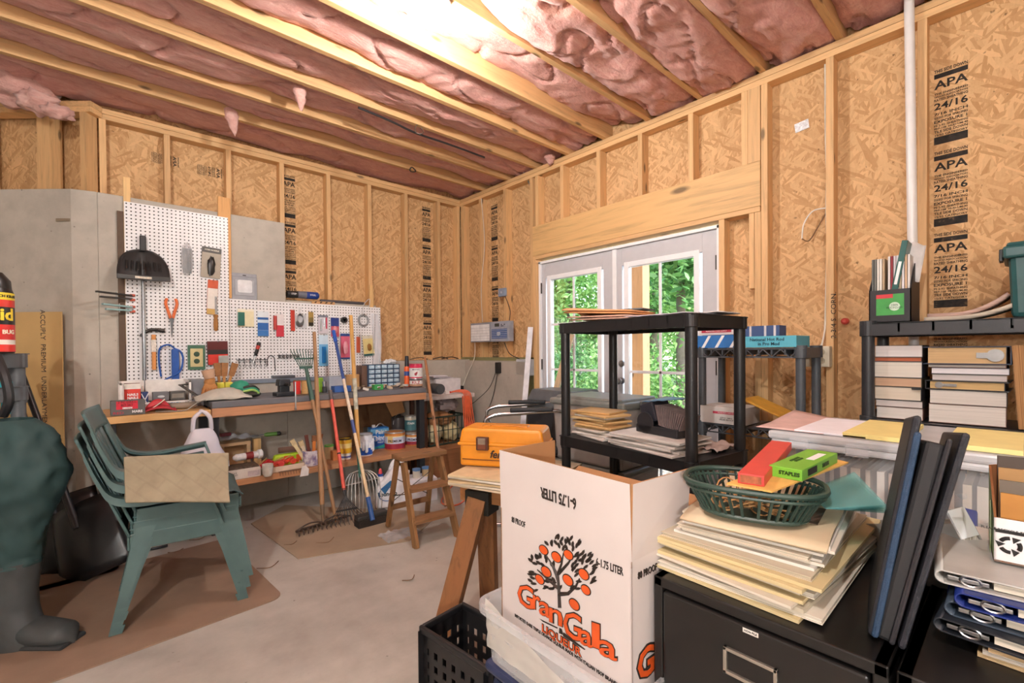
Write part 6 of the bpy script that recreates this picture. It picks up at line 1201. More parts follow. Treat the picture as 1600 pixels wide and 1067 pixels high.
n.fin(n.mix(n.math('MULTIPLY', br.outputs['Fac'], .16), n.ramp(n.noise(n.coord(), 14, 4), [(.3, '#857962'), (.7, '#978b72')]), '#6f6350'), .7); n.bump(br.outputs['Fac'], .5, .006); MT = n.m
b.build('mat', MT, t, smooth='all', solid=.014, bevel=.004)
b = B(); fo = [A_-D_+Vector((0, .05, 0)), B_-D_+Vector((0, .05, 0))]; b.grid(lambda u, v: fo[0].lerp(fo[1], u)+Vector((0, .015+.26*v, -.045*v-.002)), 10, 5) if 0 else b.grid(lambda u, v: (D_.lerp(C_, u)-D_)+Vector((0, .0+.10*v, .012-.0*v)), 10, 4)
b.build('lower_fold', MT, t, smooth='all', solid=.012)
# ================================================================== sawhorse and tackle box
RW = wood('#8a5a32', 2, .6, .6); RW1 = wood('#a9713f', 1, .6, .7)
bd = Vector((.42, -1.0, 0)).normalized(); s0 = PD(722, 742, 2.05); s0.z = .645; sl = .85
t = thing('sawhorse', 'wooden sawhorse with black metal brackets under the orange box', 'sawhorse', (s0.x, s0.y, 0)); b = B(); b.m = Matrix()
nb = Vector((bd.y, -bd.x, 0)); nb = nb if nb.x < 0 else -nb     # towards the viewer-left
b.bar(Vector((0, 0, .622)), bd*sl+Vector((0, 0, .622)), .038, .089); b.build('beam', RW1, t, bevel=.002)
for f in (.10, .72):
    p = bd*f; b = B(); b.box((p.x, p.y, .585), (.115, .10, .10), rz=math.atan2(bd.y, bd.x)); bk_ = b.build('bracket', pl('#26241f', .5, .25, 30, .4), t, bevel=.004)
    if f < .2: text('SAWHORSE\nBRACKET', 'lettering', pl('#8a867c'), .016, frame(p+Vector((0, 0, .585))-bd*.0585, (-nb.x, -nb.y, 0), (0, 0, 1)), bk_)
    for s in (-1, 1):
        q0 = p+nb*s*.035+Vector((0, 0, .60)); q1 = p+nb*s*.225+Vector((0, 0, 0))-bd*.09*(1 if f < .2 else -1); b = B(); b.bar(q0, q1, .085, .038, nb); b.build('leg', RW, t, bevel=.002)
b = B(); b.bar(nb*.13-bd*.0+Vector((0, 0, .28)), nb*.13+bd*.0+Vector((0, 0, .281)), .01, .01); 
zb = .668; PCOL = ['#cdb89a', '#d9cbb4', '#bfa57e', '#dcd2c2', '#c9b28c']
for k in range(5):
    cc = s0+bd*.22; t2 = thing('folder', 'manila folder '+['lowest', 'second from the bottom', 'in the middle', 'second from the top', 'topmost'][k]+' of the pile under the orange box', 'folder', (cc.x, cc.y, zb+.011*k), math.atan2(bd.y, bd.x)+.10*((k*37 % 5)-2)*.4, 'folders under the orange box'); b = B(); b.box((0, 0, .004), (.42, .26, .0085)); b.build('folder', pl(PCOL[k], .8), t2, bevel=.001)
zt = zb+.056
f0, f1 = PD(716, 720, 2.05), PD(851, 738, 1.95); cx = Vector((f1.x-f0.x, f1.y-f0.y, 0)); W = cx.length; cx.normalize(); th = math.atan2(cx.y, cx.x); Dp = .19; H = PD(716, 671, 2.05).z-f0.z+.03
t = thing('tackle_box', 'orange plastic tackle box with brown latch on the sawhorse', 'tackle box', (f0.x+cx.x*W/2, f0.y+cx.y*W/2, zt), th); OG = pl('#d98a1e', .38, .06); 
b = B(); b.box((0, Dp/2, H*.29), (W*.97, Dp*.95, H*.58)); b.build('tray_body', OG, t, bevel=.012, seg=3)
b = B(); b.box((0, Dp/2, H*.78), (W, Dp, H*.42), taper=.93); lid = b.build('lid', OG, t, bevel=.014, seg=3); b = B(); b.box((0, Dp/2, H*.585), (W*1.015, Dp*1.03, .012)); b.build('rim', OG, t, bevel=.004)
b = B(); b.box((W*.0, Dp*.5, H*1.0), (W*.5, .03, .012)); b.box((W*.22, Dp*.5, H*.99), (.04, .05, .012)); b.box((-W*.22, Dp*.5, H*.99), (.04, .05, .012)); b.build('handle', pl('#b8741a', .4), t, bevel=.004)
b = B(); b.box((-W*.20, -.008, H*.62), (.055, .022, H*.34)); la = b.build('latch', pl('#4a2618', .4), t, bevel=.004); b = B(); b.box((-W*.20, -.021, H*.68), (.035, .004, .03)); b.build('emblem_plate', pl('#8a7a6a', .35, .2, 60, .5), la, bevel=.002); b = B(); b.box((-W*.2, -.021, H*.55), (.036, .005, .022)); b.build('thumb_tab', pl('#6d3a22', .4), la, bevel=.002)
b = B(); b.bb((-W*.45, -.0015, H*.18), (W*.45, .001, H*.2)); b.build('brown_line', pl('#6a3a14', .5), t); text('fenwick', 'lettering', pl('#2a1608', .5), .046, frame((W*.06, -.003, H*.34), (1, 0, 0), (0, 0, 1)), t.children[0], shear=.25, bold=.001)
# ================================================================== liquor carton in the clear tub
t = thing('storage_tote', 'dark navy storage tote on the floor under clear tub', 'tote', (-2.14, -3.63, 0)); b = B(); b.box((0, 0, .18), (.44, .40, .36), taper=1.06); b.build('body', pl('#1f2744', .45), t, bevel=.02); b = B(); b.box((0, 0, .385), (.49, .45, .03)); b.build('lid', pl('#27304f', .45), t, bevel=.012)
TC = cloudy_mat('clear_tub2', '#eef0f2', .3, .2)
def tub(name, lab, x0, x1, y0, y1, z0, z1, m, rim=.018, cat='tub', flare=.03, group=None, wall=.004):
    cx_, cy_ = (x0+x1)/2, (y0+y1)/2; t = thing(name, lab, cat, (cx_, cy_, z0), 0, group); w, d = x1-x0, y1-y0; b = B(); prof = []
    n_ = 32
    def ring(w_, d_, z): return [Vector((x, y, z)) for x, y in rrect(w_, d_, .05, 7)]
    R0 = ring(w-flare*2-.02, d-flare*2-.02, .0); R1 = ring(w-flare*2, d-flare*2, .012); R2 = ring(w-.01, d-.01, z1-z0-.02); R3 = ring(w+rim, d+rim, z1-z0-.018); R4 = ring(w+rim, d+rim, z1-z0); R5 = ring(w-.004, d-.004, z1-z0); R6 = ring(w-.018, d-.018, z1-z0-.01); R7 = ring(w-flare*2-.012, d-flare*2-.012, .014)
    rs = [R0, R1, R2, R3, R4, R5, R6, R7]; n_ = len(R0); vs = [p for r_ in rs for p in r_]; fs = [(i*n_+j, i*n_+(j+1) % n_, (i+1)*n_+(j+1) % n_, (i+1)*n_+j) for i in range(7) for j in range(n_)]+[tuple(range(n_)), tuple(7*n_+j for j in range(n_))]
    b.put(vs, fs); b.build('shell', m, t, smooth=True); return t
tub('clear_tub', 'clear plastic tub holding the white liquor carton', -2.40, -2.085, -3.885, -3.395, .402, .56, TC, flare=.014)
bx_rz = -math.atan2(.022, .427); t = thing('liquor_carton', 'white Gran Gala liquor carton with open flaps and orange tree', 'carton', (-2.239, -3.640, .422), -pi/2-.05)
W, Dp, H, FH = .432, .205, .38, .158
CW = pl('#d3c9c5', .7, .04, 5); CI = pl('#a57a52', .85, .08, 6)
def panel(a_, c_, e_, f_, thick, out, name, inner=True):
    'double sided corrugated panel: white outside, brown inside'
    a_, c_, e_, f_ = map(Vector, (a_, c_, e_, f_)); nn = (c_-a_).cross(f_-a_).normalized()*thick
    if nn.dot(Vector(out)) < 0: nn = -nn
    b = B(); b.put([a_, c_, e_, f_, a_-nn, c_-nn, e_-nn, f_-nn], [(0, 1, 2, 3)]); b.mat(1).put([], []); b.cur = 1
    o_ = len(b.v)-8; b.f += [(4, 7, 6, 5), (0, 4, 5, 1), (1, 5, 6, 2), (2, 6, 7, 3), (3, 7, 4, 0)]; b.mi += [1]*5
    return b.build(name, [CW, CI], t)
h2, d2 = W/2, Dp/2
fr = panel((-h2, -d2, 0), (h2, -d2, 0), (h2, -d2, H), (-h2, -d2, H), .004, (0, -1, 0), 'front_panel'); rp = panel((h2, -d2, 0), (h2, d2, 0), (h2, d2, H), (h2, -d2, H), .004, (1, 0, 0), 'right_panel')
panel((-h2, -d2, 0), (-h2, d2, 0), (-h2, d2, H), (-h2, -d2, H), .004, (-1, 0, 0), 'left_panel'); panel((-h2, d2, 0), (h2, d2, 0), (h2, d2, H), (-h2, d2, H), .004, (0, 1, 0), 'back_panel'); panel((-h2, -d2, .0), (h2, -d2, .0), (h2, d2, .0), (-h2, d2, .0), .004, (0, 0, -1), 'bottom_panel')
ff = panel((-h2, -d2, H), (h2, -d2, H), (h2-.001, -d2-.004, H+FH), (-h2+.001, -d2-.004, H+FH), .004, (0, -1, 0), 'flap'); panel((h2, -d2, H), (h2, d2, H), (h2+.012, d2, H+FH), (h2+.004, -d2, H+FH), .004, (1, 0, 0), 'flap')
panel((-h2, -d2, H), (-h2, d2, H), (-h2-.0, d2, H+FH), (-h2-.0, -d2, H+FH), .004, (-1, 0, 0), 'flap'); panel((-h2, d2, H), (h2, d2, H), (h2, d2+.11, H+.06), (-h2, d2+.11, H+.06), .004, (0, 1, 0), 'flap')
DK = pl('#2b211b', .6); OJ = pl('#d9571f', .5)
def FM(x, z): return frame((x, -d2-.001, z), (1, 0, 0), (0, 0, 1))
bpy.context.view_layer.update(); _L = Matrix.Translation(t.location) @ Matrix.Rotation(t.rotation_euler.z, 4, 'Z'); _Li = _L.inverted(); _co = _Li @ CAM
def onf(px, py):
    'local (x, z) on the front face of the carton'
    d_ = _Li.to_3x3() @ ((px-800)/FPX*_r + (PPY-py)/FPX*_u + _w); k_ = (-d2-_co.y)/d_.y; q = _co+d_*k_; return q.x, q.z
def fit(s, m, p0, p1, hpx, tgt, dy=-.001, bold=0, x_=None):
    'lettering fitted between the middle-left point p0 and the middle-right point p1 of the front face, hpx tall'
    (xa, za), (xb, zb_) = onf(*p0), onf(*p1); v = Vector((xb-xa, 0, zb_-za)); hm = abs(onf(p0[0], p0[1]-hpx)[1]-za); o_ = text(s, 'lettering', m, hm*1.38, Matrix(), tgt, bold=hm*bold)
    xs_ = [q.co.x for q in o_.data.vertices]; ys_ = [q.co.y for q in o_.data.vertices]; pad = 2*hm*bold; k_ = (v.length+pad)/(max(xs_)-min(xs_)); ky = (hm+pad)/(max(ys_)-min(ys_)); c_ = Vector(((xa+xb)/2, -d2+dy, (za+zb_)/2))
    o_.data.transform(frame(c_, v, Vector((0, 0, 1))) @ Matrix.Diagonal((k_, ky, 1, 1)) @ Matrix.Translation((-(max(xs_)+min(xs_))/2, -(max(ys_)+min(ys_))/2, 0))); return o_
text('6-1.75 LITER', 'lettering', DK, .036, frame((.01, -d2-.0045, H+FH*.52), (-1, 0, -0), (0, .025, -1)), ff, sx=.62, bold=.0008)
fit('80 PROOF', DK, (800, 811), (821, 820), 9, fr, bold=.005); fit('6-1.75 LITER', DK, (932, 877), (974, 893), 12, fr, bold=.02)
def disc(p, rx, rz, m, dy):
    x, z = p; b = B(); b.prism([(rx*cos(q*.35), rz*sin(q*.35)) for q in range(18)], .0006, frame((x, -d2+dy, z), (1, 0, 0), (0, 0, 1))); return b
def zp(x, y): return onf(700+.4*x, 640+.4*y)
b = B()
def branch(p, r_): b.tube([(x, -d2-.0008, z) for x, z in [zp(*q) for q in p]], r_, 4)
branch([(437, 770), (434, 700), (430, 640), (445, 600), (452, 560)], [.006, .005, .004, .003, .002]); branch([(434, 700), (400, 670), (350, 625)], [.005, .004, .002]); branch([(436, 720), (470, 718), (500, 690), (515, 660)], [.005, .004, .003, .002]); branch([(432, 650), (405, 600), (385, 570)], [.004, .003, .002]); branch([(434, 640), (470, 600), (480, 585)], [.004, .003, .002]); branch([(434, 680), (420, 640), (400, 590)], [.004, .003, .002])
rd = random.Random(5); ORG = [(375, 547, 17), (425, 575, 19), (472, 566, 18), (385, 632, 19), (360, 662, 17), (532, 642, 20), (470, 665, 20), (540, 703, 18), (495, 760, 20)]
n_ = 0
while n_ < 92:
    a_ = rd.uniform(0, 2*pi); rr = rd.uniform(.1, 1)**.5; X_ = 447+130*rr*cos(a_); Y_ = 628+135*rr*sin(a_)
    if Y_ > 700 and abs(X_-447) < 95 or any((X_-q[0])**2+(Y_-q[1])**2 < (q[2]+9)**2 for q in ORG): continue
    an = math.atan2(Y_-690, X_-440)+rd.uniform(-.6, .6); L = 13; pts = []
    for q, s_ in ((0, 1.1), (.7, .62), (1.5, .42), (pi-.6, .62), (pi, 1), (pi+.6, .62), (-1.5, .42), (-.7, .62)): x, z = zp(X_+cos(an+q)*s_*L, Y_+sin(an+q)*s_*L); pts.append(Vector((x, -d2-.0012, z)))
    b.put(pts, [tuple(range(8))]); n_ += 1
b.build('tree_print', DK, fr)
for X_, Y_, r_ in ORG:
    c0_, c1_, c2_ = zp(X_, Y_), zp(X_+r_, Y_), zp(X_, Y_-r_); rx, rz_ = abs(c1_[0]-c0_[0]), abs(c2_[1]-c0_[1]); disc(c0_, rx*1.12, rz_*1.12, DK, -.001).build('outline', DK, fr); disc(c0_, rx*.93, rz_*.93, OJ, -.0018).build('orange', OJ, fr)
for s, x0, x1, y0, y1, h_ in (('G', 275, 335, 716, 740, 82), ('r', 335, 362, 748, 760, 52), ('a', 358, 402, 770, 788, 52), ('n', 398, 448, 798, 818, 54), ('G', 454, 522, 830, 856, 98), ('a', 518, 566, 884, 902, 56), ('l', 566, 594, 876, 886, 92), ('a', 592, 662, 922, 952, 60)):
    for m_, bo, dy_ in ((DK, .055, -.0012), (OJ, .012, -.0022)): fit(s, m_, (700+.4*x0, 640+.4*y0), (700+.4*x1, 640+.4*y1), h_*.4, fr, dy_, bo)
for m_, bo, dy_ in ((DK, .08, -.0012), (OJ, .0, -.0022)): fit('LIQUEUR', m_, (848, 981), (909, 1021), 13, fr, dy_, bo)
fit('IMPORTED RARE TRIPLE ORANGE LIQUEUR MADE WITH ITALIAN VSOP BRANDY', DK, (805, 961), (968, 1072), 5.5, fr, bold=.01)
for q in (((357, 815), (430, 850), (428, 855), (372, 828)), ((452, 868), (538, 935), (534, 938), (450, 884))): b = B(); b.put([Vector((x, -d2-.001, z)) for x, z in [zp(*k) for k in q]], [(0, 1, 2, 3)]); b.build('rule', DK, fr)
b = B(); b.put([Vector((x, -d2-.001, z)) for x, z in [zp(*k) for k in ((436, 850), (446, 856), (452, 880), (434, 872))]], [(0, 1, 2, 3)]); b.build('trunk_base', DK, fr)
text('80 PROOF', 'lettering', DK, .02, frame((h2+.001, -.05, H-.035), (0, 1, 0), (0, 0, 1)), rp, sx=.75, bold=.0006)
for m_, bo, yo in ((DK, .006, .0012), (OJ, .002, .0018)): text('G', 'lettering', m_, .085, frame((h2+yo, -d2+.045, .155), (0, 1, 0), (0, 0, 1)), rp, bold=bo)
CT = t
# things inside the carton
t2 = thing('kraft_folder', 'brown kraft paper folded open inside the liquor carton', 'paper', (-2.22, -3.64, .47), -pi/2-.04); b = B(); b.grid(lambda u, v: Vector((-.19+.38*u, -.05+.145*v, .27+.115*v+.012*sin(u*5))), 12, 6); b.build('sheet', MANILA, t2, smooth='all', solid=.003); b = B(); b.bb((-.18, -.06, 0), (.18, .08, .28)); b.build('paper_bundle', edges_mat('#cbb48e', '#9c7c52', 0, 90), t2)
b = B(); b.blob((-2.30, -3.80, .80), (.03, .045, .04), 51, .5, 22, 4); tag(b.build('plastic_wad', cloudy_mat('clear_film', '#d7dbe6', .4), smooth=True, loc=(-2.3, -3.8, .76)), 'crumpled clear plastic wad at the carton corner', 'plastic wrap')
b = B(); b.grid(lambda u, v: Vector((-2.392+.006*noise.noise(Vector((u*5, v*5, 0)))-.004*v, -3.43-.30*u, .45+.13*v-.09*u*v)), 14, 8); tag(b.build('plastic_sleeves', cloudy_mat('clear_film', '#ece6dc', .5), smooth='all', loc=(-2.39, -3.5, .45)), 'clear plastic sleeves stuffed in front of the carton inside the tub', 'plastic sleeve')
# black basket on the floor
t = thing('waste_basket', 'black plastic basket with square holes on the floor', 'basket', (0, 0, 0)); A_, B2, C2 = P(651, 975, 2, .30), P(728, 943, 2, .30), P(757, 1042, 2, .30); cen = (B2+C2)/2; t.location = (cen.x, cen.y, 0); ux = (C2-A_); Lx = ux.length; ux.normalize(); Ly = (B2-A_).length; t.rotation_euler.z = math.atan2(ux.y, ux.x)
BK = pl('#1b1b1d', .4, .2); b = B(); Lx, Ly = Lx-.02, Ly-.02; th = .004
def wallp(p0, p1, n):
    'slatted wall with square holes between p0 and p1'
    p0, p1 = Vector(p0), Vector(p1); d_ = (p1-p0); L = d_.length; d_.normalize(); rows = [(.0, .03), (.055, .075), (.10, .12), (.145, .165), (.19, .21), (.235, .292)]
    for za, zb2 in rows: b.bar(p0+Vector((0, 0, (za+zb2)/2)), p1+Vector((0, 0, (za+zb2)/2)), th, zb2-za)
    for k in range(n+1): q = p0.lerp(p1, k/n); b.bar(q-d_*(.013 if 0 < k < n else .022)+Vector((0, 0, .146)), q+d_*(.013 if 0 < k < n else .022)+Vector((0, 0, .146)), th, .29)
wallp((-Lx/2, -Ly/2, 0), (Lx/2, -Ly/2, 0), 7); wallp((-Lx/2, Ly/2, 0), (Lx/2, Ly/2, 0), 7); wallp((-Lx/2, -Ly/2, 0), (-Lx/2, Ly/2, 0), 4); wallp((Lx/2, -Ly/2, 0), (Lx/2, Ly/2, 0), 4); b.build('sides', BK, t)
b = B(); b.bb((-Lx/2, -Ly/2, 0), (Lx/2, Ly/2, .005)); b.build('base', BK, t); b = B(); e = .012
for a_, c_ in (((-Lx/2-e, -Ly/2-e), (Lx/2+e, -Ly/2+.003)), ((-Lx/2-e, Ly/2-.003), (Lx/2+e, Ly/2+e)), ((-Lx/2-e, -Ly/2), (-Lx/2+.003, Ly/2)), ((Lx/2-.003, -Ly/2), (Lx/2+e, Ly/2))): b.bb((a_[0], a_[1], .278), (c_[0], c_[1], .303))
b.build('rim', BK, t, bevel=.006)
# ================================================================== file cabinets
CB = pl('#171514', .38, .2, 6); CBX = -2.30
def cabinet(lab, y1, w):
    t = thing('file_cabinet', lab, 'file cabinet', (CBX, y1-w/2, 0), -pi/2, 'black file cabinets'); h, d = .765, .62
    b = B(); b.bb((-w/2, .0, 0), (-w/2+.02, d, h)); b.bb((w/2-.02, 0, 0), (w/2, d, h)); b.bb((-w/2, 0, h-.02), (w/2, d, h)); b.bb((-w/2, d-.02, 0), (w/2, d, h)); b.bb((-w/2, 0, 0), (w/2, d, .03)); b.bb((-w/2, .0, h*.49), (w/2, .03, h*.51)); b.build('body', CB, t, bevel=.003)
    for k in range(2):
        z0, z1 = (.035, h*.49-.004) if k == 0 else (h*.51+.004, h-.024); b = B(); b.bb((-w/2+.023, -.004, z0), (w/2-.023, .3, z1)); dr = b.build('drawer', CB, t, bevel=.004)
        zc = z1-.075; CH = pl('#b9b2a6', .3, .1, 30, .8); b = B(); ww, hh = .045, .024
        for a_, c_ in (((-ww, zc-hh), (-ww+.006, zc+hh)), ((ww-.006, zc-hh), (ww, zc+hh)), ((-ww, zc+hh-.006), (ww, zc+hh)), ((-ww, zc-hh), (ww, zc-hh+.006))): b.bb((a_[0], -.010, a_[1]), (c_[0], -.003, c_[1]))
        b.build('label_frame', CH, dr, bevel=.001)
        b = B(); b.bb((-.05, -.03, z0+.11), (.05, -.022, z0+.135)); b.bb((-.05, -.03, z0+.11), (-.042, 0, z0+.135)); b.bb((.042, -.03, z0+.11), (.05, 0, z0+.135)); b.build('pull', CH, dr, bevel=.002)
        if k == 1: b = B(); b.bb((-.012, -.0046, z1-.012), (.014, -.0042, z1-.004)); o = b.build('sticker', pl('#d9d5cc', .5), dr); text('HON FILE', 'lettering', INK, .005, frame((.001, -.0048, z1-.008), (1, 0, 0), (0, 0, 1)), dr)
    return t
cabinet('black file cabinet under the tall paper stack', -3.868, .382); cabinet('black file cabinet under the binder pile at right edge', -4.258, .40)
ZC = .766
def pile(n, x, y, z, sx, sy, th, cols, name, label, cat, group, rz=0, jit=.012, rj=.05, seed=1, edge=True, bev=0, taper=0):
    rd = random.Random(seed); zz = z; out = []
    for k in range(n):
        h = rd.uniform(*th); col = cols[rd.randrange(len(cols))]; f = 1-taper*k/n
        t = thing(name, label(n-1-k), cat, (x+rd.uniform(-jit, jit), y+rd.uniform(-jit, jit), zz), rz+rd.uniform(-rj, rj), group)
        ax, ay = sx*f*rd.uniform(.94, 1.03), sy*f*rd.uniform(.94, 1.03)
        if h > .008:
            b = B(); b.box((0, 0, h/2), (ax*.985, ay*.985, h-.003)); b.build('pages', edges_mat(col, scl(col, .72), 2, 700), t)
            b = B(); b.box((0, 0, .0008), (ax, ay, .0014)); b.box((0, 0, h-.0012), (ax, ay, .0014)); b.build('cover', pl(scl(col, 1.02), .6, .08, 5), t)
        else: b = B(); b.box((0, 0, h/2), (ax, ay, h-.0006)); b.build('sheet', pl(col, .7, .08, 5), t)
        zz += h; out.append(t)
    return zz, out
STK = ['#d3c8b7', '#dad2c7', '#c9bda6', '#d8cfc0', '#ccb98c', '#c1b59f']
z1, _ = pile(10, -2.04, -4.0, ZC, .45, .295, (.005, .011), STK, 'magazine', lambda i: 'pale folder or magazine, '+ORD[i]+' in lower half of cabinet stack', 'magazine', 'lower half of the cabinet paper stack', rz=-.04, seed=3)
z2, _ = pile(8, -2.03, -4.005, z1, .40, .25, (.005, .010), ['#d6ccbd', '#ddd6cc', '#cec2af', '#dad3c9'], 'magazine', lambda i: 'pale magazine, '+ORD[i]+' in upper half of cabinet stack', 'magazine', 'upper half of the cabinet paper stack', rz=.08, seed=8, jit=.012)
t = thing('photo_magazine', 'worn magazine with dark photo cover right under the green basket', 'magazine', (-2.055, -4.01, z2), .12); b = B(); b.grid(lambda u, v: Vector((-.20+.40*u, -.125+.25*v, .006-.012*(1-u)**3+.004*sin(u*9))), 14, 6); b.build('cover', pl('#cbb797', .6, .1, 6), t, smooth='all', solid=.005); b = B(); b.bb((-.11, -.10, .0095), (-.0, .02, .0102)); b.build('cover_photo', pl('#5a4034', .4, .6, 30), t)
ZB = z2+.012
# basket
Lr, Fr, Rr, Br = [P(x, y, 2, ZB+.058) for x, y in ((1089, 744), (1175, 772), (1272, 766), (1190, 717))]; bc = (Lr+Rr)/2; ax_ = (Rr-Lr)/2; by_ = (Br-Fr)/2
t = thing('strawberry_basket', 'dark green slotted plastic basket of rubber bands on the paper stack', 'basket', (bc.x, bc.y, ZB)); GB = pl('#2a4038', .45, .15)
by_ = by_-ax_*(by_.dot(ax_)/ax_.length_squared); by_ = by_.normalized()*max(.07, min(.09, by_.length)); ax_ = ax_.normalized()*.125
def bp_(a_, k, z): 
    c_, s_ = cos(a_), sin(a_); p_ = .75; return ax_*k*(abs(c_)**p_*(1 if c_ > 0 else -1))+by_*k*(abs(s_)**p_*(1 if s_ > 0 else -1))+Vector((0, 0, z))
b = B(); b.tube([bp_(2*pi*q/40, 1, .062) for q in range(40)], .0055, 8, closed=True); b.tube([bp_(2*pi*q/40, .97, .05) for q in range(40)], .003, 6, closed=True); b.build('rim', GB, t, smooth=True)
b = B(); 
for q in range(46): a_ = 2*pi*q/46; b.bar(bp_(a_, .74, .002), bp_(a_, .98, .056), .005, .003, bp_(a_, 1, 0))
b.tube([bp_(2*pi*q/40, .76, .006) for q in range(40)], .004, 6, closed=True); b.build('slats', GB, t); b = B(); b.prism([(bp_(2*pi*q/30, .74, 0).x, bp_(2*pi*q/30, .74, 0).y) for q in range(30)], .003); b.build('base', GB, t)
rd = random.Random(9); b = B()
for k in range(26):
    c_ = ax_*rd.uniform(-.55, .4)+by_*rd.uniform(-.4, .4)+Vector((0, 0, .010+.0012*k)); r_ = rd.uniform(.018, .034); e_ = Euler((rd.uniform(-.4, .4), rd.uniform(-.4, .4), rd.uniform(0, 6))).to_matrix(); b.tube([Vector(c_)+e_ @ Vector((r_*cos(q*.5), r_*.6*sin(q*.5), 0)) for q in range(12)], .0016, 5, closed=True)
o = b.build('rubber_bands', pl('#b98d5a', .6), None, loc=None); o.location = t.location; tag(o, 'heap of tan rubber bands inside the green basket', 'rubber bands', kind='stuff')
ZE = ZB+.07
A_ = [P(x, y, 2, ZE) for x, y in ((1135, 757), (1206, 770), (1326, 724), (1262, 709))]; cc = sum((q for q in A_), Vector())/4
t = thing('envelope', 'manila envelope lying across the green basket under the staple boxes', 'envelope', (cc.x, cc.y, ZE)); b = B(); b.prism([(q.x-cc.x, q.y-cc.y) for q in A_], .003); b.build('envelope', pl('#d8a95a', .7), t)
def flatbox(name, lab, cat, q, z, h, col, group=None, **k):
    A_ = [P(x, y, 2, z) for x, y in q]; L = (A_[2]-A_[1]); W_ = (A_[1]-A_[0]); cc = (A_[0]+A_[1]+A_[2]+(A_[0]+L))/4; t = thing(name, lab, cat, (cc.x, cc.y, z), math.atan2(L.y, L.x), group); b = B(); w_ = abs(L.normalized().cross(W_).z); b.box((0, 0, h/2), (L.length, w_, h)); b.build('body', pl(col, .45, .06), t, bevel=.0015); return t, L.length, w_
t, L, W_ = flatbox('staple_box', 'red cardboard box with worn end lying across the green basket', 'box', ((1155, 752), (1192, 764), (1236, 705)), ZE+.003, .020, '#c8413c', 'staple boxes on the green basket'); b = B(); b.box((-L/2-.0004, 0, .010), (.0008, W_*.8, .014)); b.build('worn_end', pl('#9c5a3c', .8, .4, 90), t)
t, L, W_ = flatbox('staple_box', 'green STAPLES box on the manila envelope', 'box', ((1204, 742), (1251, 754), (1307, 724)), ZE+.003, .022, '#6fae35', 'staple boxes on the green basket')
text('STAPLES', 'lettering', pl('#23400f'), .011, frame((L*.12, -W_/2-.0008, .011), (1, 0, 0), (0, 0, 1)), t.children[0], bold=.0004); text('STAPLES', 'lettering', pl('#23400f'), .010, frame((-L/2-.0008, -W_*.12, .011), (0, -1, 0), (0, 0, 1)), t.children[0], bold=.0004); text('CHISEL POINT\nSTANDARD', 'lettering', pl('#2d5218'), .008, frame((-L*.1, .008, .0227), (1, 0, 0), (0, 1, 0)), t.children[0])
b = B(); b.bb((-L*.36, -W_/2-.0006, .005), (-L*.12, -W_/2-.0003, .018)); b.build('black_label', INK, t); b = B(); b.bb((-L*.02, -W_*.3, .0222), (L*.34, -W_*.05, .0226)); b.build('white_label', WHITE, t)
for k in range(5):
    A_ = [P(x, y, 2, ZB+.034-.008*k) for x, y in ((1258+2*k, 768+2*k), (1290, 795), (1385, 790+3*k), (1335-3*k, 738+4*k))]; cc = sum((q for q in A_), Vector())/4; t = thing('plastic_folder', 'clear teal plastic sleeve, '+ORD[k]+' of the fan beside green basket', 'plastic sleeve', cc, 0, 'teal plastic sleeves beside the green basket'); b = B(); b.prism([(q.x-cc.x, q.y-cc.y) for q in A_], .0016); b.build('sleeve', cloudy_mat('teal_film', '#9fdcdc', .28), t)
# ================================================================== zip case leaning on the binders
cb = P(1385, 1012, 2, ZC); t = thing('portfolio_case', 'black zip portfolio with blue stripe standing open on the file cabinet', 'case', (cb.x+.0, cb.y, ZC+.007)); up = Vector((.060, -.060, .35)).normalized(); dpt = Vector((1, .155, 0)); dpt = (dpt-up*dpt.dot(up)).normalized(); sd = up.cross(dpt).normalized()
if sd.y < 0: sd = -sd                                # sd points to the photo-left
Hc = .355; NV = pl('#1b1d24', .55, .25, 30, 0, .4); ST = pl('#1e3853', .6, .15, 60, 0, .4)
def slab(o, ang_, name, m, dep, hh=Hc, th=.013):
    s2 = (sd*cos(ang_)+up*0).normalized(); b = B(); M = Matrix(((dpt.x, sd.x, up.x, 0), (dpt.y, sd.y, up.y, 0), (dpt.z, sd.z, up.z, 0), (0, 0, 0, 1))); b.m = Matrix.Translation(o) @ M @ Matrix.Rotation(ang_, 4, 'X'); b.box((dep/2, 0, hh/2), (dep, th, hh)); return b.build(name, m, t, bevel=.006)
slab(sd*.019, -.03, 'left_cover', NV, .24, th=.011); slab(-sd*.018, .03, 'right_cover', NV, .24, Hc*.97, th=.010)
slab(sd*.0150+dpt*-.004, -.03, 'blue_stripe', ST, .02, Hc*.93, .010); slab(sd*.002+dpt*.006, 0, 'pages', pl('#131315', .7), .20, Hc*.90, .024)
slab(-sd*.006+dpt*.0, .02, 'zipper', pl('#26262a', .35, .2, 200), .012, Hc*.93, .008)
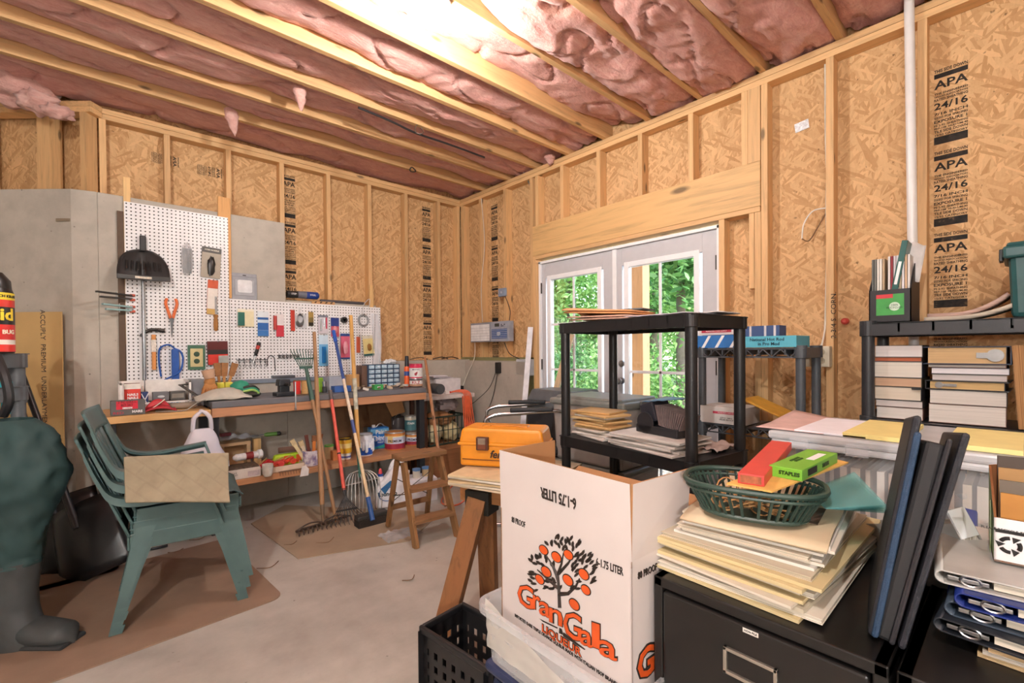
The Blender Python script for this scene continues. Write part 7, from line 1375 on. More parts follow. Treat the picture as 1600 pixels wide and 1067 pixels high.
# ================================================================== binders on the second cabinet
xb0 = -2.10
def binder(z, h, col, lab, x0, y1, wd=.30, dp_=.28, rz=0, pages='#d8cdbb', k=0):
    t = thing('binder', lab, 'binder', (x0, y1, z), rz-pi/2, 'binders piled on the right file cabinet'); m = pl(col, .35, .12)
    b = B(); b.bb((.0, 0, 0), (wd, dp_, .0025)); b.bb((.0, 0, h-.0025), (wd, dp_, h)); b.build('cover', m, t)
    b = B(); b.grid(lambda u, v: Vector((-h*.45*sin(pi*u), dp_*v, h/2-(h/2-.0012)*cos(pi*u))), 10, 2); b.build('spine', m, t, smooth='all', solid=.0025)
    b = B(); b.bb((.055, .008, .005), (wd-.01, dp_-.01, h-.006)); b.build('pages', edges_mat(pages, scl(pages, .75), 2, 600), t)
    for yy in (.004, dp_*.5, dp_*.9): b = B(); b.tube([(.03+.55*h*cos(q*.5), yy, h/2+h*.36*sin(q*.5)) for q in range(13)], .002, 6, closed=True); b.build('ring', STEEL, t, smooth=True)
    b = B(); b.bb((.004, .003, h*.35), (.05, .009, h*.65)); b.build('ring_plate', STEEL, t, bevel=.001); return t
zz = ZC
for k in range(3): t = thing('folder', ['bottom tabbed manila folder under the binder pile', 'middle white folder under the binder pile', 'top tabbed folder under the binder pile'][k], 'folder', (-2.06, -4.475, zz), .05*(k-1), 'folders under the binder pile'); b = B(); b.box((0, 0, .0045), (.24, .27, .0088)); b.build('folder', edges_mat(['#d9b98a', '#dcd8d2', '#d8b486'][k], '#8a7658', 2, 600), t); zz += .009
BC = [('#23262c', .022, 'dark grey ring binder lowest in the pile at right edge'), ('#3a4552', .023, 'grey blue ring binder second from the bottom of the pile at right edge'), ('#1b2d72', .022, 'blue ring binder third from the bottom of the pile at right edge'), ('#b4b0aa', .021, 'pale grey ring binder topmost in the pile at right edge')]
for k, (c_, h, lab) in enumerate(BC): binder(zz, h, c_, lab, -2.19+.015*(k % 2), -4.297-.012*(k % 3), rz=.05*(k-1)); zz += h+.001
# slanted binder standing behind: leans from the pile to upper left
t = thing('binder', 'clear covered white binder tilted steeply behind the blue binders', 'binder', (-1.96, -4.42, zz+.005), 0, 'tilted binders', ry=0); 
q0, q1 = PD(1548, 930, .80), PD(1489, 818, .84); v = q1-q0; L = v.length; v.normalize(); t.location = q0; nn = Vector((.743, -.669, 0)); nn = (nn-v*nn.dot(v)).normalized(); dpv = v.cross(nn)
if dpv.dot(cmf) < 0: dpv = -dpv
M = Matrix(((v.x, nn.x, dpv.x, 0), (v.y, nn.y, dpv.y, 0), (v.z, nn.z, dpv.z, 0), (0, 0, 0, 1))); b = B(); b.m = M; b.box((L*.5, .0, .11), (L, .003, .22)); b.box((L*.5, .035, .11), (L, .003, .22)); b.build('cover', cloudy_mat('clear_cover', '#b9b4ae', .75), t); b = B(); b.m = M; b.box((L*.47, .017, .10), (L*.92, .026, .2)); b.build('pages', edges_mat('#d8d2c8', '#8a8274', 1, 600), t); b = B(); b.m = M; b.box((L*.98, .017, .0), (.05, .034, .004)); b.build('white_corner', WHITE, t)
t = thing('binder', 'dark blue binder standing behind the tilted white binder', 'binder', (-1.93, -4.30, ZC), 0, 'tilted binders'); b = B(); b.box((0.05, -.0, .06), (.26, .03, .11), rx=.1, rz=.05); b.build('cover', pl('#1f2f86', .3, .1), t, bevel=.004)
# cut-open juice box with recycling sign
q0, q1 = PD(1553, 820, .74), PD(1640, 842, .70); cx = (q1-q0); cx.z = 0; W_ = cx.length; cx.normalize(); t = thing('cut_carton', 'cut open white and green carton with recycling sign on the binders', 'carton', (q0.x, q0.y, zz+.003), math.atan2(cx.y, cx.x)); zt_ = q0.z-zz; zt_ = max(zt_, .07)
CWt = pl('#e2dedd', .5); CGn = pl('#7aa83c', .45); CBr = pl('#8a5a34', .8)
def pan2(p, name, m, inn=CBr, th=.003):
    p = [Vector(q) for q in p]; nn = (p[1]-p[0]).cross(p[3]-p[0]).normalized()*th; b = B(); b.put(p+[q-nn for q in p], [(0, 1, 2, 3)]); b.cur = 1; b.f += [(7, 6, 5, 4), (0, 4, 5, 1), (1, 5, 6, 2), (2, 6, 7, 3), (3, 7, 4, 0)]; b.mi += [1]*5; return b.build(name, [m, inn], t)
d_ = .13; f_ = pan2([(0, 0, 0), (W_, 0, 0), (W_, 0, zt_), (0, 0, zt_)], 'front_panel', CWt); s_ = pan2([(0, d_, 0), (0, 0, 0), (0, 0, zt_), (0, d_, zt_+.06)], 'side_panel', CGn); pan2([(W_, d_, 0), (0, d_, 0), (0, d_, zt_+.06), (W_, d_, zt_+.075)], 'back_panel', CWt); pan2([(0, 0, 0), (0, d_, 0), (W_, d_, 0), (W_, 0, 0)], 'bottom_panel', CWt)
b = B(); b.prism([(.02*cos(q*.4)-.0, .045*sin(q*.4)) for q in range(16)], .0006, frame((-.0012, d_*.45, zt_*.55), (0, -1, 0), (0, 0, 1))); b.build('leaf_print', pl('#c3d8a2', .5), s_)
rc = Vector((W_*.30, -.001, zt_*.42))
for k in range(3):
    a_ = 2*pi*k/3+pi/2; b = B(); pts = [rc+Vector((.011*cos(a_+q*.22), 0, .011*sin(a_+q*.22))) for q in range(6)]; b.tube(pts, .0028, 4); e_ = a_+1.3; c_ = rc+Vector((.011*cos(e_), 0, .011*sin(e_))); tg = Vector((-sin(e_), 0, cos(e_))); rd_ = Vector((cos(e_), 0, sin(e_))); b.put([c_-rd_*.006, c_+rd_*.006, c_+tg*.008], [(0, 1, 2)]); b.build('recycling_arrow', INK, f_)
b = B(); b.bb((rc.x-.016, -.0012, rc.z+.018), (rc.x+.016, -.0008, rc.z+.023)); b.build('recycling_caption', INK, f_); text('PLEASE RECYCLE THIS CARTON', 'lettering', INK, .0055, frame((W_*.42, -.001, zt_*.74), (1, 0, 0), (0, 0, 1)), f_)
for k in range(4): tt = thing('envelope', ['brown envelope front', 'grey envelope second', 'tan envelope third', 'dark envelope last'][k]+' in row inside the cut open carton', 'envelope', q0+cx*.03+Vector((0, 0, 0)), 0, 'envelopes inside the cut carton'); tt.location = Vector((q0.x, q0.y, zz+.008))+cx*(W_*.5)+Vector((-cx.y, cx.x, 0))*(.025+.026*k); tt.rotation_euler = (0, 0, math.atan2(cx.y, cx.x)+.1*(k-1.5)); b = B(); b.box((0, 0, .05+.008*k), (W_*.7, .004, .10+.016*k)); b.build('envelope', pl(['#b9813f', '#6d6357', '#a07a4c', '#4a4038'][k], .7), tt)
# ================================================================== clear bin behind the cabinets
TB = cloudy_mat('bin_plastic', '#f4f5f8', .24, .2)
x0, x1, y1, y0 = -1.63, -1.22, -3.875, -4.56; zl = .985
low = thing('storage_bin', 'clear storage bin underneath, carrying the long lidded bin', 'bin', ((x0+x1)/2, (y0+y1)/2, 0), 0, 'clear storage bins'); b = B(); b.box((0, 0, .24), (x1-x0-.05, y1-y0-.05, .48), taper=1.05); b.build('shell', cloudy_mat('bin_plastic2', '#c9c6c2', .85), low, bevel=.02); b = B(); b.box((0, 0, .495), (x1-x0, y1-y0, .03)); b.build('lid', cloudy_mat('bin_plastic2', '#c9c6c2', .85), low, bevel=.008)
bn = thing('storage_bin', 'long clear lidded bin of hanging files behind file cabinets', 'bin', ((x0+x1)/2, (y0+y1)/2, .512), 0, 'clear storage bins'); w_, l_ = x1-x0, y1-y0; hb = zl-.512
b = B(); 
def rr(w, d, z): return [Vector((x, y, z)) for x, y in rrect(w, d, .04, 6)]
rs = [rr(w_-.10, l_-.10, 0), rr(w_-.06, l_-.06, .01), rr(w_-.035, l_-.035, hb*.55), rr(w_-.03, l_-.03, hb-.05), rr(w_+.0, l_+.0, hb-.045), rr(w_, l_, hb-.03)]; n_ = len(rs[0]); b.put([p for r_ in rs for p in r_], [(i*n_+j, i*n_+(j+1) % n_, (i+1)*n_+(j+1) % n_, (i+1)*n_+j) for i in range(5) for j in range(n_)]+[tuple(range(n_))]); b.build('shell', TB, bn, smooth=True)
b = B(); b.box((0, 0, hb-.012), (w_+.03, l_+.03, .024)); b.box((0, 0, hb-.034), (w_+.018, l_+.018, .02)); ld = b.build('lid', cloudy_mat('bin_lid', '#f6f7fa', .5, .2), bn, bevel=.007)
for k in range(5): b = B(); b.box((-w_/2-.012, -l_/2+l_*(k+.5)/5, hb-.03), (.012, .05, .03)); b.build('clip', TB, ld)
FC = ['#a98b77', '#c4b29c', '#8d7a6a', '#d8d0c4', '#b39a86', '#9c8a7c', '#cfc4b4', '#7f6f64']
for k in range(22):
    y = y1-.05-(l_-.1)*k/21; t = thing('hanging_file', 'file hanging in the clear bin, number '+str(k+1)+' counted from the door end', 'file', ((x0+x1)/2, y, .53), 0, 'files hanging in the clear bin'); b = B(); b.box((0, 0, .19), (w_-.10, .010+.006*(k % 3), .35)); b.build('file', pl(FC[(k*5) % 8], .7, .12, 9), t)
for k, (px0, py0, px1, py1, col, lab, h) in enumerate(((1222, 664, 1330, 650, '#c9a9a2', 'pinkish paper sheet with lifted corner on the bin lid', .002), (1285, 658, 1392, 664, '#e6e4ec', 'white ruled papers on the bin lid', .006), (1362, 660, 1440, 672, '#e3d38a', 'yellow folder on the bin lid behind the black case', .012), (1500, 668, 1600, 690, '#e6d892', 'pale yellow folder on the bin lid right of the black case', .012))):
    a_ = P(px0, py0, 2, zl); c_ = P(px1, py1, 2, zl); ya, yb_ = a_.y, c_.y; yb_ = min(yb_, ya-.1); t = thing('paper', lab, 'paper', ((x0+x1)/2-.03, (ya+yb_)/2, zl+.001), .0, 'papers on the bin lid'); b = B()
    if k == 0: b.grid(lambda u, v: Vector((-.17+.36*u, -.09+.18*v, .002+.014*max(0, u+v-1.3)*2)), 10, 10); b.build('sheet', pl(col, .7), t, smooth='all', solid=.001)
    else: b.box((0, 0, h/2), (w_-.08, abs(ya-yb_), h)); b.build('sheets', pl(col, .7, .05), t, bevel=.001)
# ================================================================== shelf racks
N0 = Vector((-1.236, -3.413)); u1 = Vector((.085, .796)).normalized()
R1A = math.atan2(u1.y, u1.x); BKR = '#19191b'
# rack local x along u1 (towards the back wall), local y to the left of it -> flip: build from the far-left corner instead
Lx1 = .80; o1 = N0+u1*Lx1; RA = R1A+pi
rk = rack('shelf_rack', 'black plastic shelf rack with folders standing before the glazed door', (o1.x, o1.y), RA, Lx1, .40, [.12, .745, 1.385], .052, .058, BKR, 0, group='plastic shelf units')
def r1(x, y): return Vector((o1.x+x*cos(RA)-y*sin(RA), o1.y+x*sin(RA)+y*cos(RA), 0))
zz = 1.386
c_ = r1(.22, .16)
for k in range(4): t = thing('folder', ['lowest pinkish folder at the left end on top of black rack', 'second pinkish folder at the left end on top of black rack', 'third orange folder at the left end on top of black rack', 'topmost thick orange folder at the left end on top of black rack'][k], 'folder', (c_.x+.01*k, c_.y+.02*k, zz), RA+.10*(k-1), 'folders on top of the black rack'); b = B(); b.grid(lambda u, v, k=k: Vector((-.22+.44*u, -.14+.28*v, .005+(.022+.02*(k > 1))*(1-u)*sin(pi*min(1, v+.25)))), 10, 6); b.build('cover', pl(['#c9a08c', '#cfa794', '#d99a63', '#e0a877'][k], .7), t, smooth='all', solid=.008); zz += .0145
t = thing('notepad', 'dark spiral notebook on top of the orange folders', 'notebook', (c_.x+.10, c_.y-.05, zz+.004), RA+.2); b = B(); b.box((0, 0, .004), (.2, .15, .008)); b.build('pad', pl('#55606a', .6), t)
b = B(); 
for k in range(14): b.tube([(-.1+.001*cos(q), -.07+.0105*k, .005+.008*sin(q)) for q in range(0, 7)], .0015, 5)
b.build('spiral', INK, t)
for k, (x, y, sx, sy, col, lab) in enumerate(((.45, .15, .34, .25, '#c8c0cc', 'lavender paper sheet in the middle on top of black rack'), (.60, .18, .30, .24, '#d3cbd2', 'pale paper sheet on top of black rack near front post'), (.70, .30, .22, .2, '#ddd6d4', 'white paper sheet overhanging the right end on top of black rack'))):
    q = r1(x, y); t = thing('paper', lab, 'paper', (q.x, q.y, 1.388+.004*k), RA+.1*k-.1, 'papers on top of the black rack'); b = B(); b.grid(lambda u, v: Vector((-sx/2+sx*u, -sy/2+sy*v, .006+.008*abs(noise.noise(Vector((u*3, v*3, k)))))), 10, 8); b.build('sheet', pl(col, .7), t, smooth='all', solid=.004)
zs1 = .746; c_ = r1(.14, .14)
ENV = ['#d9d0c6', '#e0d8ce', '#cfc6bb', '#d8cec2', '#c9a571', '#d0a870', '#cdae7c', '#dcd3c6', '#d2aa70', '#c49c64']
for k in range(12): t = thing('envelope', ('white' if k < 6 else 'tan')+' envelope, '+ORD[11-k]+' in the left pile of the black rack', 'envelope', (c_.x+.012*((k*7) % 5-2)*.6, c_.y+.012*((k*3) % 5-2), zs1+.0122*k), RA+.12*(((k*5) % 7)-3)*.5, 'envelope pile on the black rack'); b = B(); b.box((0, 0, .0055), (.25, .19, .0112)); b.build('envelope', pl(ENV[min(9, k)] if k < 6 else ENV[4+(k % 6)], .75, .08, 8), t, bevel=.003)
c_ = r1(.52, .13)
for k in range(6): t = thing('paper', 'white paper, '+ORD[5-k]+' under the black card file on the rack', 'paper', (c_.x+.006*((k*3) % 5-2), c_.y+.01*((k*7) % 5-2), zs1+.0115*k), RA+.07*(((k*5) % 7)-3)*.5, 'papers under the card file'); b = B(); b.box((0, 0, .005), (.40, .27, .0105)); b.build('sheets', edges_mat('#dfd8d2', '#a59a90', 2, 500), t, bevel=.002)
zq = zs1+.07; q = r1(.56, .15); t = thing('card_file', 'black desktop card file tray with fan of cards', 'card file', (q.x, q.y, zq), RA-.1)
b = B(); b.box((0, 0, .02), (.26, .14, .04)); b.lathe([(.055, -.07), (.055, -.062)], (-.07, 0, .05), 20, 'y'); b.lathe([(.055, .062), (.055, .07)], (-.07, 0, .05), 20, 'y'); b.build('base', pl('#232327', .4), t, bevel=.006)
b = B(); b.box((-.06, 0, .10), (.09, .12, .10), ry=-.35); b.build('front_cover', pl('#2a2a32', .35), t, bevel=.006)
b = B()
for k in range(14): b.box((.0+.011*k, 0, .095-.002*k), (.003, .118, .10-.002*k), ry=-.25+.05*k)
b.build('cards', pl('#7a6a68', .7, .2, 40), t)
t = thing('bubble_mailer', 'shiny blue grey pouch on top of the black card file', 'pouch', (q.x, q.y, zq+.145), RA-.2); b = B(); b.grid(lambda u, v: Vector((-.10+.2*u, -.06+.12*v, .004+.016*sin(pi*u)*sin(pi*v)+.006*noise.noise(Vector((u*6, v*6, 0)))+.03*u)), 12, 8); b.build('pouch', pl('#5f7f9a', .25, .2, 20), t, smooth='all', solid=.005)
q = r1(.70, .30); t = thing('tissue', 'crumpled pinkish paper at the right end of the black rack shelf', 'paper', (q.x, q.y, zs1)); b = B(); b.grid(lambda u, v: Vector((-.11+.22*u, -.09+.18*v, .01+.035*abs(noise.noise(Vector((u*4, v*4, 2)))))), 14, 12); b.build('paper', pl('#cfb9b2', .7), t, smooth='all', solid=.002)
# grey rack against the wall
R2A = -pi/2; o2 = (-.40, -3.06)
rack('shelf_rack', 'grey plastic shelf rack with zigzag edges standing by the right wall', o2, R2A, .53, .27, [.15, .79, 1.235], .046, .055, '#4d5258', .012, True, group='plastic shelf units')
def r2(x, y, z): return (o2[0]+y, o2[1]-x, z)
def bx2(name, lab, x0, x1, y0, y1, z, h, col, words=None, wc=None, ws=.03, rz=0, band=None):
    t = thing(name, lab, 'box', r2((x0+x1)/2, (y0+y1)/2, z), -pi/2+rz, 'boxes on the grey rack'); W, D_ = x1-x0, y1-y0; b = B(); b.box((0, 0, h/2), (W, D_, h)); bo = b.build('body', pl(col, .6, .06), t, bevel=.002)
    if words: text(words, 'lettering', wc, ws, frame((0, -D_/2-.001, h*.5), (1, 0, 0), (0, 0, 1)), bo, bold=.0004)
    return t, W, D_, h, bo
zt2 = 1.2378
t, W, D_, h, bo = bx2('striped_box', 'blue shipping box with white diagonal stripes on grey rack', -.02, .22, -.03, .2, zt2, .075, '#2a6fb5')
for x in (-.09, -.01, .075): b = B(); b.put([Vector((x, -D_/2-.001, 0.002)), Vector((x+.018, -D_/2-.001, .002)), Vector((x+.06, -D_/2-.001, h-.002)), Vector((x+.042, -D_/2-.001, h-.002))], [(0, 1, 2, 3)]); b.build('stripe', WHITE, bo)
t, W, D_, h, bo = bx2('label_box', 'flat white box with red label on the blue striped box', -.01, .20, -.02, .18, zt2+.077, .04, '#dcd7d6'); b = B(); b.bb((-W*.42, -D_/2-.001, h*.35), (W*.42, -D_/2-.0006, h*.75)); lb = b.build('red_label', pl('#c23a52', .5), bo); text('McMASTER-CARR SUPPLY', 'lettering', WHITE, .011, frame((0, -D_/2-.0015, h*.55), (1, 0, 0), (0, 0, 1)), bo)
t, W, D_, h, bo = bx2('flag_box', 'small dark blue box with white bands behind the turquoise box', .20, .40, .09, .2, zt2+.065, .06, '#39507c')
for x in (-.06, .02, .07): b = B(); b.bb((x, -D_/2-.001, 0), (x+.012, -D_/2-.0005, h)); b.build('band', pl('#c9c2c4', .6), bo)
t, W, D_, h, bo = bx2('handwritten_box', 'turquoise carton with handwriting on the grey rack', .23, .52, -.03, .19, zt2, .062, '#5ab3c8', 'National Hot Rod\n   in Pro Mod', pl('#1d3a4a'), .024)
zt3 = .7928
t, W, D_, h, bo = bx2('parts_box', 'white parts box with red label on the lower grey shelf', -.0, .26, -.03, .19, zt3, .10, '#ded8d4'); b = B(); b.bb((-W*.2, -D_/2-.001, h*.58), (W*.46, -D_/2-.0006, h*.72)); lb = b.build('red_label', pl('#c8405a', .5), bo); text('McMASTER-CARR SUPPLY', 'lettering', WHITE, .010, frame((W*.13, -D_/2-.0015, h*.65), (1, 0, 0), (0, 0, 1)), bo); text('QTY 5   1401.5\nORDER 9511-C-F', 'lettering', INK, .011, frame((W*.1, -D_/2-.0015, h*.3), (1, 0, 0), (0, 0, 1)), bo)
t = thing('yellow_envelope', 'yellow padded envelope sliding off the lower grey shelf', 'envelope', r2(.415, .07, zt3+.085), -pi/2, ry=.40); b = B(); b.box((0.0, 0, 0), (.36, .22, .012)); b.build('envelope', pl('#dba23c', .6), t, bevel=.004)
t, W, D_, h, bo = bx2('dark_carton', 'dark brown carton behind the yellow envelope on grey shelf', .30, .46, .02, .2, zt3, .012, '#4a3a2e')
# black rack at the right edge
o3 = (-.45, -3.885)
rack('shelf_rack', 'black plastic book rack at the right edge against the wall', o3, -pi/2, .92, .34, [.15, .90, 1.345], .05, .06, '#2a2c30', .012, group='plastic shelf units')
def r3(x, y, z): return (o3[0]+y, o3[1]-x, z)
zt4, zt5 = 1.3468, .9028
def X3(px, y=0.0, py=600): return o3[1]-P(px, py, 0, o3[0]+y).y
def Z3(px, py, y=0.0): return P(px, py, 0, o3[0]+y).z
# magazine file with papers
xa, xb_ = X3(1357), X3(1423); W = xb_-xa; hf = Z3(1390, 452)-zt4; ht = Z3(1360, 398)-zt4
t = thing('magazine_file', 'black magazine file with green and red label on top of book rack', 'magazine file', r3((xa+xb_)/2, .01, zt4), -pi/2); b = B(); b.bb((-W/2, 0, 0), (W/2, .004, hf)); b.bb((-W/2, .24, 0), (W/2, .244, ht)); b.bb((-W/2, 0, 0), (W/2, .244, .004))
for s in (-1, 1): b.prism([(0, 0), (.244, 0), (.244, ht), (.16, ht), (.0, hf)], .004, frame((s*(W/2-.002)-.002, 0, 0), (0, 1, 0), (0, 0, 1)))
b.build('holder', pl('#222226', .5), t); b = B(); b.bb((-W*.32, -.001, hf*.22), (W*.34, 0, hf*.86)); lb = b.build('label', pl('#3f9a48', .5), t); b = B(); b.bb((-W*.32, -.0016, hf*.74), (W*.08, -.001, hf*.86)); b.build('red_tab', pl('#c8323c', .5), lb); b = B(); b.lathe([(W*.13, 0), (W*.13, .0006)], (0, 0, 0), 20, 'y'); b.v = [Vector((q.x+W*.12, -.0012-q.y, q.z+hf*.48)) for q in b.v]; b.build('round_emblem', pl('#cfe3cf', .5), lb); text('100%\nRECYCLED', 'lettering', pl('#1d4a2a'), .012, frame((W*.12, -.0026, hf*.48), (1, 0, 0), (0, 0, 1)), lb)
MG = ['#5a5c58', '#6b6d68', '#d9d5cc', '#e3ded6', '#b39a7c', None, '#d8d2d0', '#8a2430', '#cfc8cc', '#dcd6da', '#b9a88c', '#e1dce0', '#c8a98a', '#d9d4d0']
for k, cc in enumerate(MG):
    if cc is None: continue
    x = (xa+xb_)/2-W*.43+W*.86*k/13; t = thing('magazine', 'thin '+['dark grey', 'grey', 'white', 'cream', 'tan', '', 'pale', 'dark red', 'light grey', 'lilac white', 'khaki', 'bright white', 'beige', 'ivory'][k]+' magazine standing in the black magazine file', 'magazine', r3(x, .02, zt4+.005), -pi/2, 'magazines in the magazine file'); hh = ht*(.92 if k < 5 else .94); b = B(); b.box((0, .11, hh/2), (W*.05, .20, hh)); b.build('pages', pl(cc, .6, .06), t)
x = (xa+xb_)/2-W*.06; t = thing('binder', 'dark green binder leaning up out of the black magazine file', 'binder', r3(x, .02, zt4+.006), -pi/2, ry=.17); hh = Z3(1400, 376)-zt4; b = B(); b.box((0, .1, hh/2), (W*.15, .2, hh)); b.build('cover', pl('#1f5a55', .35), t, bevel=.003); b = B(); b.box((-.0, -.001, hh*.60), (W*.07, .002, hh*.28)); b.build('label', WHITE, t)
t = thing('loose_paper', 'curled white paper sticking up behind the green binder', 'paper', r3(x+.04, .12, zt4+.01), -pi/2); b = B(); b.grid(lambda u, v: Vector((.0+.06*u+.02*v, .03*u*v, hh*.5+hh*.46*v+.01*sin(u*5))), 8, 8); b.build('sheet', pl('#d8d4d2', .7), t, smooth='all', solid=.001)
# curved magazines
for k, (p0, p1, y0, y1, lab, col) in enumerate(((1441, 1586, .03, .0, 'thick pale magazine curled up at its right end on book rack', '#cfc2b0'), (1443, 1575, .07, .05, 'pinkish magazine curling up high behind it on book rack', '#c9aa9e'))):
    xa, xb_ = X3(p0), X3(p1); L = xb_-xa; t = thing('magazine', lab, 'magazine', r3(xa, .05+.06*k, zt4+.018*k), -pi/2, 'curled magazines on top of the book rack'); b = B(); b.grid(lambda u, v, k=k: Vector((L*u, .2*v, .010+(.045+.03*k)*max(0, u-.35)**2/.42)), 14, 4); b.build('pages', edges_mat(col, scl(col, .7), 2, 500), t, smooth='all', solid=.016)
# teal lidded tote on top right
xa = X3(1571); t = thing('tote', 'teal plastic tote with lid on top of the book rack', 'tote', r3(xa+.17, .17, zt4), -pi/2); hh = Z3(1580, 392)-zt4; TL_ = pl('#1f4f50', .4); b = B(); b.box((0, 0, hh/2), (.31, .26, hh), taper=1.06); b.build('body', TL_, t, bevel=.02); b = B(); b.box((0, 0, hh), (.36, .31, .05)); b.box((0, 0, hh+.03), (.34, .29, .02)); b.build('lid', TL_, t, bevel=.012); b = B(); b.box((-.185, -.08, hh-.005), (.012, .06, .05)); b.build('latch', pl('#1a2426', .4), t, bevel=.003)
# books
def books(p0, p1, rows, y0, dpth, group, side):
    for k, (ya, yb_, col, nm, lab) in enumerate(rows):
        xa, xb_ = X3(p0, y0), X3(p1, y0); pm = (p0+p1)/2; za, zb_ = Z3(pm, yb_, y0), Z3(pm, ya, y0); yield k, xa, xb_, za, zb_, col, nm, lab
LEFT = [(536, 553, '#dfd8d6', 'paper', 'thin white papers on top of the left book column'), (553, 559, '#b5674a', 'book', 'thin rust covered book in the left book column'), (560, 583, '#e0d8cc', 'book', 'thick cream paged book third in the left book column'), (583, 596, '#caa88c', 'book', 'tan paged book fourth in the left book column'), (597, 616, '#ded2c0', 'book', 'cream book holding black clip in the left book column'), (617, 627, '#cfc8c4', 'book', 'thin grey book second from bottom in the left book column'), (627, 644, '#ddd7d0', 'book', 'thick white book at the bottom of the left book column')]
def col_(rows, p0, p1, y0, dpth, group, z0):
    xa, xb_ = X3(p0, y0), X3(p1, y0); pm = (p0+p1)/2; zs = [Z3(pm, r[0], y0) for r in rows]+[None]; tot0 = Z3(pm, rows[-1][1], y0); sc = (zs[0]-z0)/(zs[0]-tot0); z = z0
    for k in range(len(rows)-1, -1, -1):
        r = rows[k]; h = (Z3(pm, r[0], y0)-Z3(pm, r[1], y0))*sc; rd = random.Random(k+p0); x_ = (xa+xb_)/2+rd.uniform(-.006, .006); W = (xb_-xa)*rd.uniform(.94, 1.0)
        t = thing(r[3], r[4], 'book' if r[3] == 'book' else r[3], r3(x_, y0+dpth/2, z), -pi/2+rd.uniform(-.03, .03), group); b = B(); b.box((0, 0, h/2), (W, dpth-.006, max(.002, h-.004))); b.build('pages', edges_mat(r[2], scl(r[2], .78), 2, 600), t)
        if h > .01: b = B(); b.box((0, 0, .0012), (W+.004, dpth, .002)); b.box((0, 0, h-.0016), (W+.004, dpth, .002)); b.box((W/2+.001, 0, h/2), (.002, dpth, h-.001)); b.build('cover', pl(['#4a4440', '#6d4a3c', '#3a3f4c', '#58503f', '#2f2f33'][k % 5], .5), t)
        if r[3] == 'binder':
            s_ = 1 if 'upper' in r[4] else -1; b = B(); b.lathe([(h*.34, -.004), (h*.34, .0)], (s_*(W/2-.03), -dpth/2-.004, h*.5), 16, 'y'); b.box((s_*(W/2-.06), -dpth/2-.002, h*.5), (.05, .003, h*.3)); b.build('rings', STEEL, t)
            b = B(); b.box((0, 0, h-.002), (W+.03, dpth+.01, .004)); b.box((0, 0, .002), (W+.03, dpth+.01, .004)); b.box((s_*(W/2+.014), 0, h/2), (.004, dpth+.01, h)); b.build('binder_cover', pl('#23324a' if s_ > 0 else '#232326', .4), t)
        z += h
col_(LEFT, 1366, 1441, .03, .24, 'left column of books on the book rack', zt5)
RIGHT = [(539, 566, '#cfae82', 'binder', 'upper dark blue ring binder of tan paper on the right book column'), (567, 572, '#a9a49c', 'paper', 'grey papers under the blue ring binder on the book rack'), (572, 582, '#e3dfe2', 'book', 'bright white paged book under the grey papers'), (582, 592, '#c9c2c0', 'book', 'white paged book third in the right book column'), (592, 606, '#d1b07c', 'binder', 'lower black ring binder of tan paper in the right book column'), (607, 629, '#d9d2ca', 'book', 'thick white directory second from bottom in the right column'), (629, 658, '#dcd5cd', 'book', 'thick white directory at the bottom of the right column')]
col_(RIGHT, 1452, 1575, .03, .24, 'right column of books on the book rack', zt5)
xa = X3(1592, .02); t = thing('book', 'tall tan book standing upright at the right end of book rack', 'book', r3(xa+.025, .13, zt5), -pi/2, ry=-.06); hh = Z3(1590, 538)-zt5; b = B(); b.box((0, 0, hh/2), (.05, .24, hh-.004)); b.build('pages', edges_mat('#b58a5e', '#7d5a3a', 0, 600), t)
t = thing('clip', 'black binder clip on the cream book edge', 'clip', r3(X3(1432, .02), .012, Z3(1432, 607, .02)), -pi/2); b = B(); b.box((0, 0, 0), (.03, .012, .012)); b.build('clip', BLACK, t, bevel=.002)
# ================================================================== by the door: totes, chair, planks
q = P(918, 650, 0, -.62)
t = thing('storage_tote', 'lower grey tote standing on the floor under the lidded grey tote', 'tote', (-.52, -2.42, 0), 0, 'grey totes by the door'); TG = pl('#9d9792', .45, .06); b = B(); b.box((0, 0, .22), (.40, .56, .44), taper=1.06); b.build('body', TG, t, bevel=.02); b = B(); b.box((0, 0, .45), (.45, .62, .03)); b.build('lid', pl('#77776f', .45), t, bevel=.01)
t = thing('storage_tote', 'lidded grey tote stacked before the glazed door behind black rack', 'tote', (-.52, -2.42, .467), 0, 'grey totes by the door'); b = B(); b.box((0, 0, .20), (.40, .56, .40), taper=1.07); bo = b.build('body', TG, t, bevel=.02); b = B(); b.box((0, 0, .41), (.46, .63, .045)); b.box((0, 0, .435), (.40, .56, .03)); b.build('lid', pl('#7d7f7a', .42), t, bevel=.014)
for s in (-1, 1): b = B(); b.box((-.0, s*.325, .40), (.12, .02, .07)); b.build('handle', pl('#6a6c68', .45), t, bevel=.006)
b = B(); b.box((-.212, .10, .34), (.003, .10, .04)); b.build('sticker', pl('#c9a27a', .5, .3, 60), bo)
t = thing('black_tote', 'black lidded tote behind the chrome framed chair', 'tote', (-.24, -1.80, 0)); b = B(); b.box((0, 0, .38), (.40, .50, .76), taper=1.03); b.build('body', pl('#2c2e31', .4, .15), t, bevel=.025); b = B(); b.box((0, 0, .79), (.46, .58, .05)); b.box((0, 0, .86), (.40, .52, .10), taper=.85); b.build('lid', pl('#5b5f63', .38, .12), t, bevel=.016)
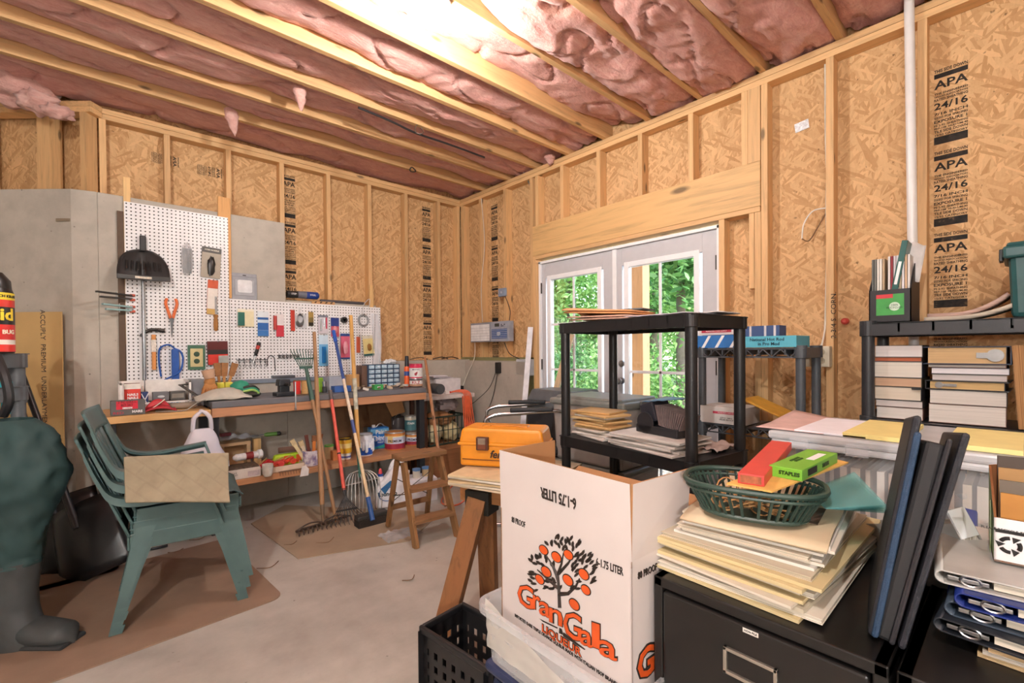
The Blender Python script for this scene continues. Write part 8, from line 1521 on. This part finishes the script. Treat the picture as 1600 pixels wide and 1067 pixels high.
# chair with chrome arms
ca = PD(800, 690, 3.0); t = thing('office_chair', 'black armchair with chrome tube frame in front of the black tote', 'chair', (-.75, -1.87, 0), radians(140)); t.scale = (1.0, .9, 1.17); CHR = pl('#c9ccd0', .15, .05, 20, 1.0); BL_ = pl('#232427', .5)
b = B(); b.box((.0, 0, .44), (.44, .46, .06)); b.build('seat', BL_, t, bevel=.02); b = B(); b.box((-.25, 0, .60), (.05, .44, .26), ry=-.15); b.build('backrest', BL_, t, bevel=.02)
for s in (-1, 1):
    b = B(); b.tube(bez([(.05, s*.27, .68), (.26, s*.27, .665), (.30, s*.27, .60), (.20, s*.27, .42), (.06, s*.27, .25), (-.14, s*.27, .03)], 7), .0125, 10); b.tube(bez([(.05, s*.27, .68), (-.2, s*.27, .69), (-.27, s*.25, .66)], 6), .0125, 10); b.tube([(-.14, s*.27, .015), (.28, s*.27, .015)], .0125, 10); b.build('frame_tube', CHR, t, smooth=True)
    b = B(); b.box((-.02, s*.27, .70), (.30, .05, .025)); b.build('armrest', BL_, t, bevel=.008)
b = B(); b.tube([(.0, -.27, .40), (.0, .27, .40)], .012, 8); b.build('cross_tube', CHR, t)
# long white strip and planks leaning near the door
a_ = P(819, 640, 0, -.22); c_ = P(829, 511, 0, -.07); v = c_-a_; base = a_-v*(a_.z/v.z); t = thing('door_trim_strip', 'long white plastic strip leaning against the concrete by the door', 'strip', base); b = B(); b.bar((0, 0, 0), c_-base, .05, .012, (1, .6, 0)); b.build('strip', pl('#e3e3e8', .35), t, bevel=.002)
a_ = P(866, 620, 0, -.18); c_ = P(893, 522, 0, -.06) ; v = c_-a_; base = a_-v*(a_.z/v.z); t = thing('plank', 'pale wooden plank leaning against the left door leaf', 'plank', base); b = B(); b.bar((0, 0, 0), c_-base, .06, .02, (1, .0, 0)); b.build('plank', wood('#cdb592', 2), t, bevel=.002)
t = thing('cardboard_box', 'brown cardboard box on the floor left of the black rack', 'box', (-1.00, -2.36, 0), .1); b = B(); b.box((0, 0, .22), (.34, .36, .44)); b.build('box', CARD, t, bevel=.003); zz = .441
for k in range(4): tt = thing('folder', 'pale folder, '+ORD[3-k]+' on the brown cardboard box', 'folder', (-1.00+.01*k, -2.36, zz), .1+.08*(k-1), 'folders on the cardboard box'); b = B(); b.box((0, 0, .006), (.30, .24, .0115)); b.build('folder', edges_mat('#dccdb4', '#9c8a6c', 2, 500), tt); zz += .012
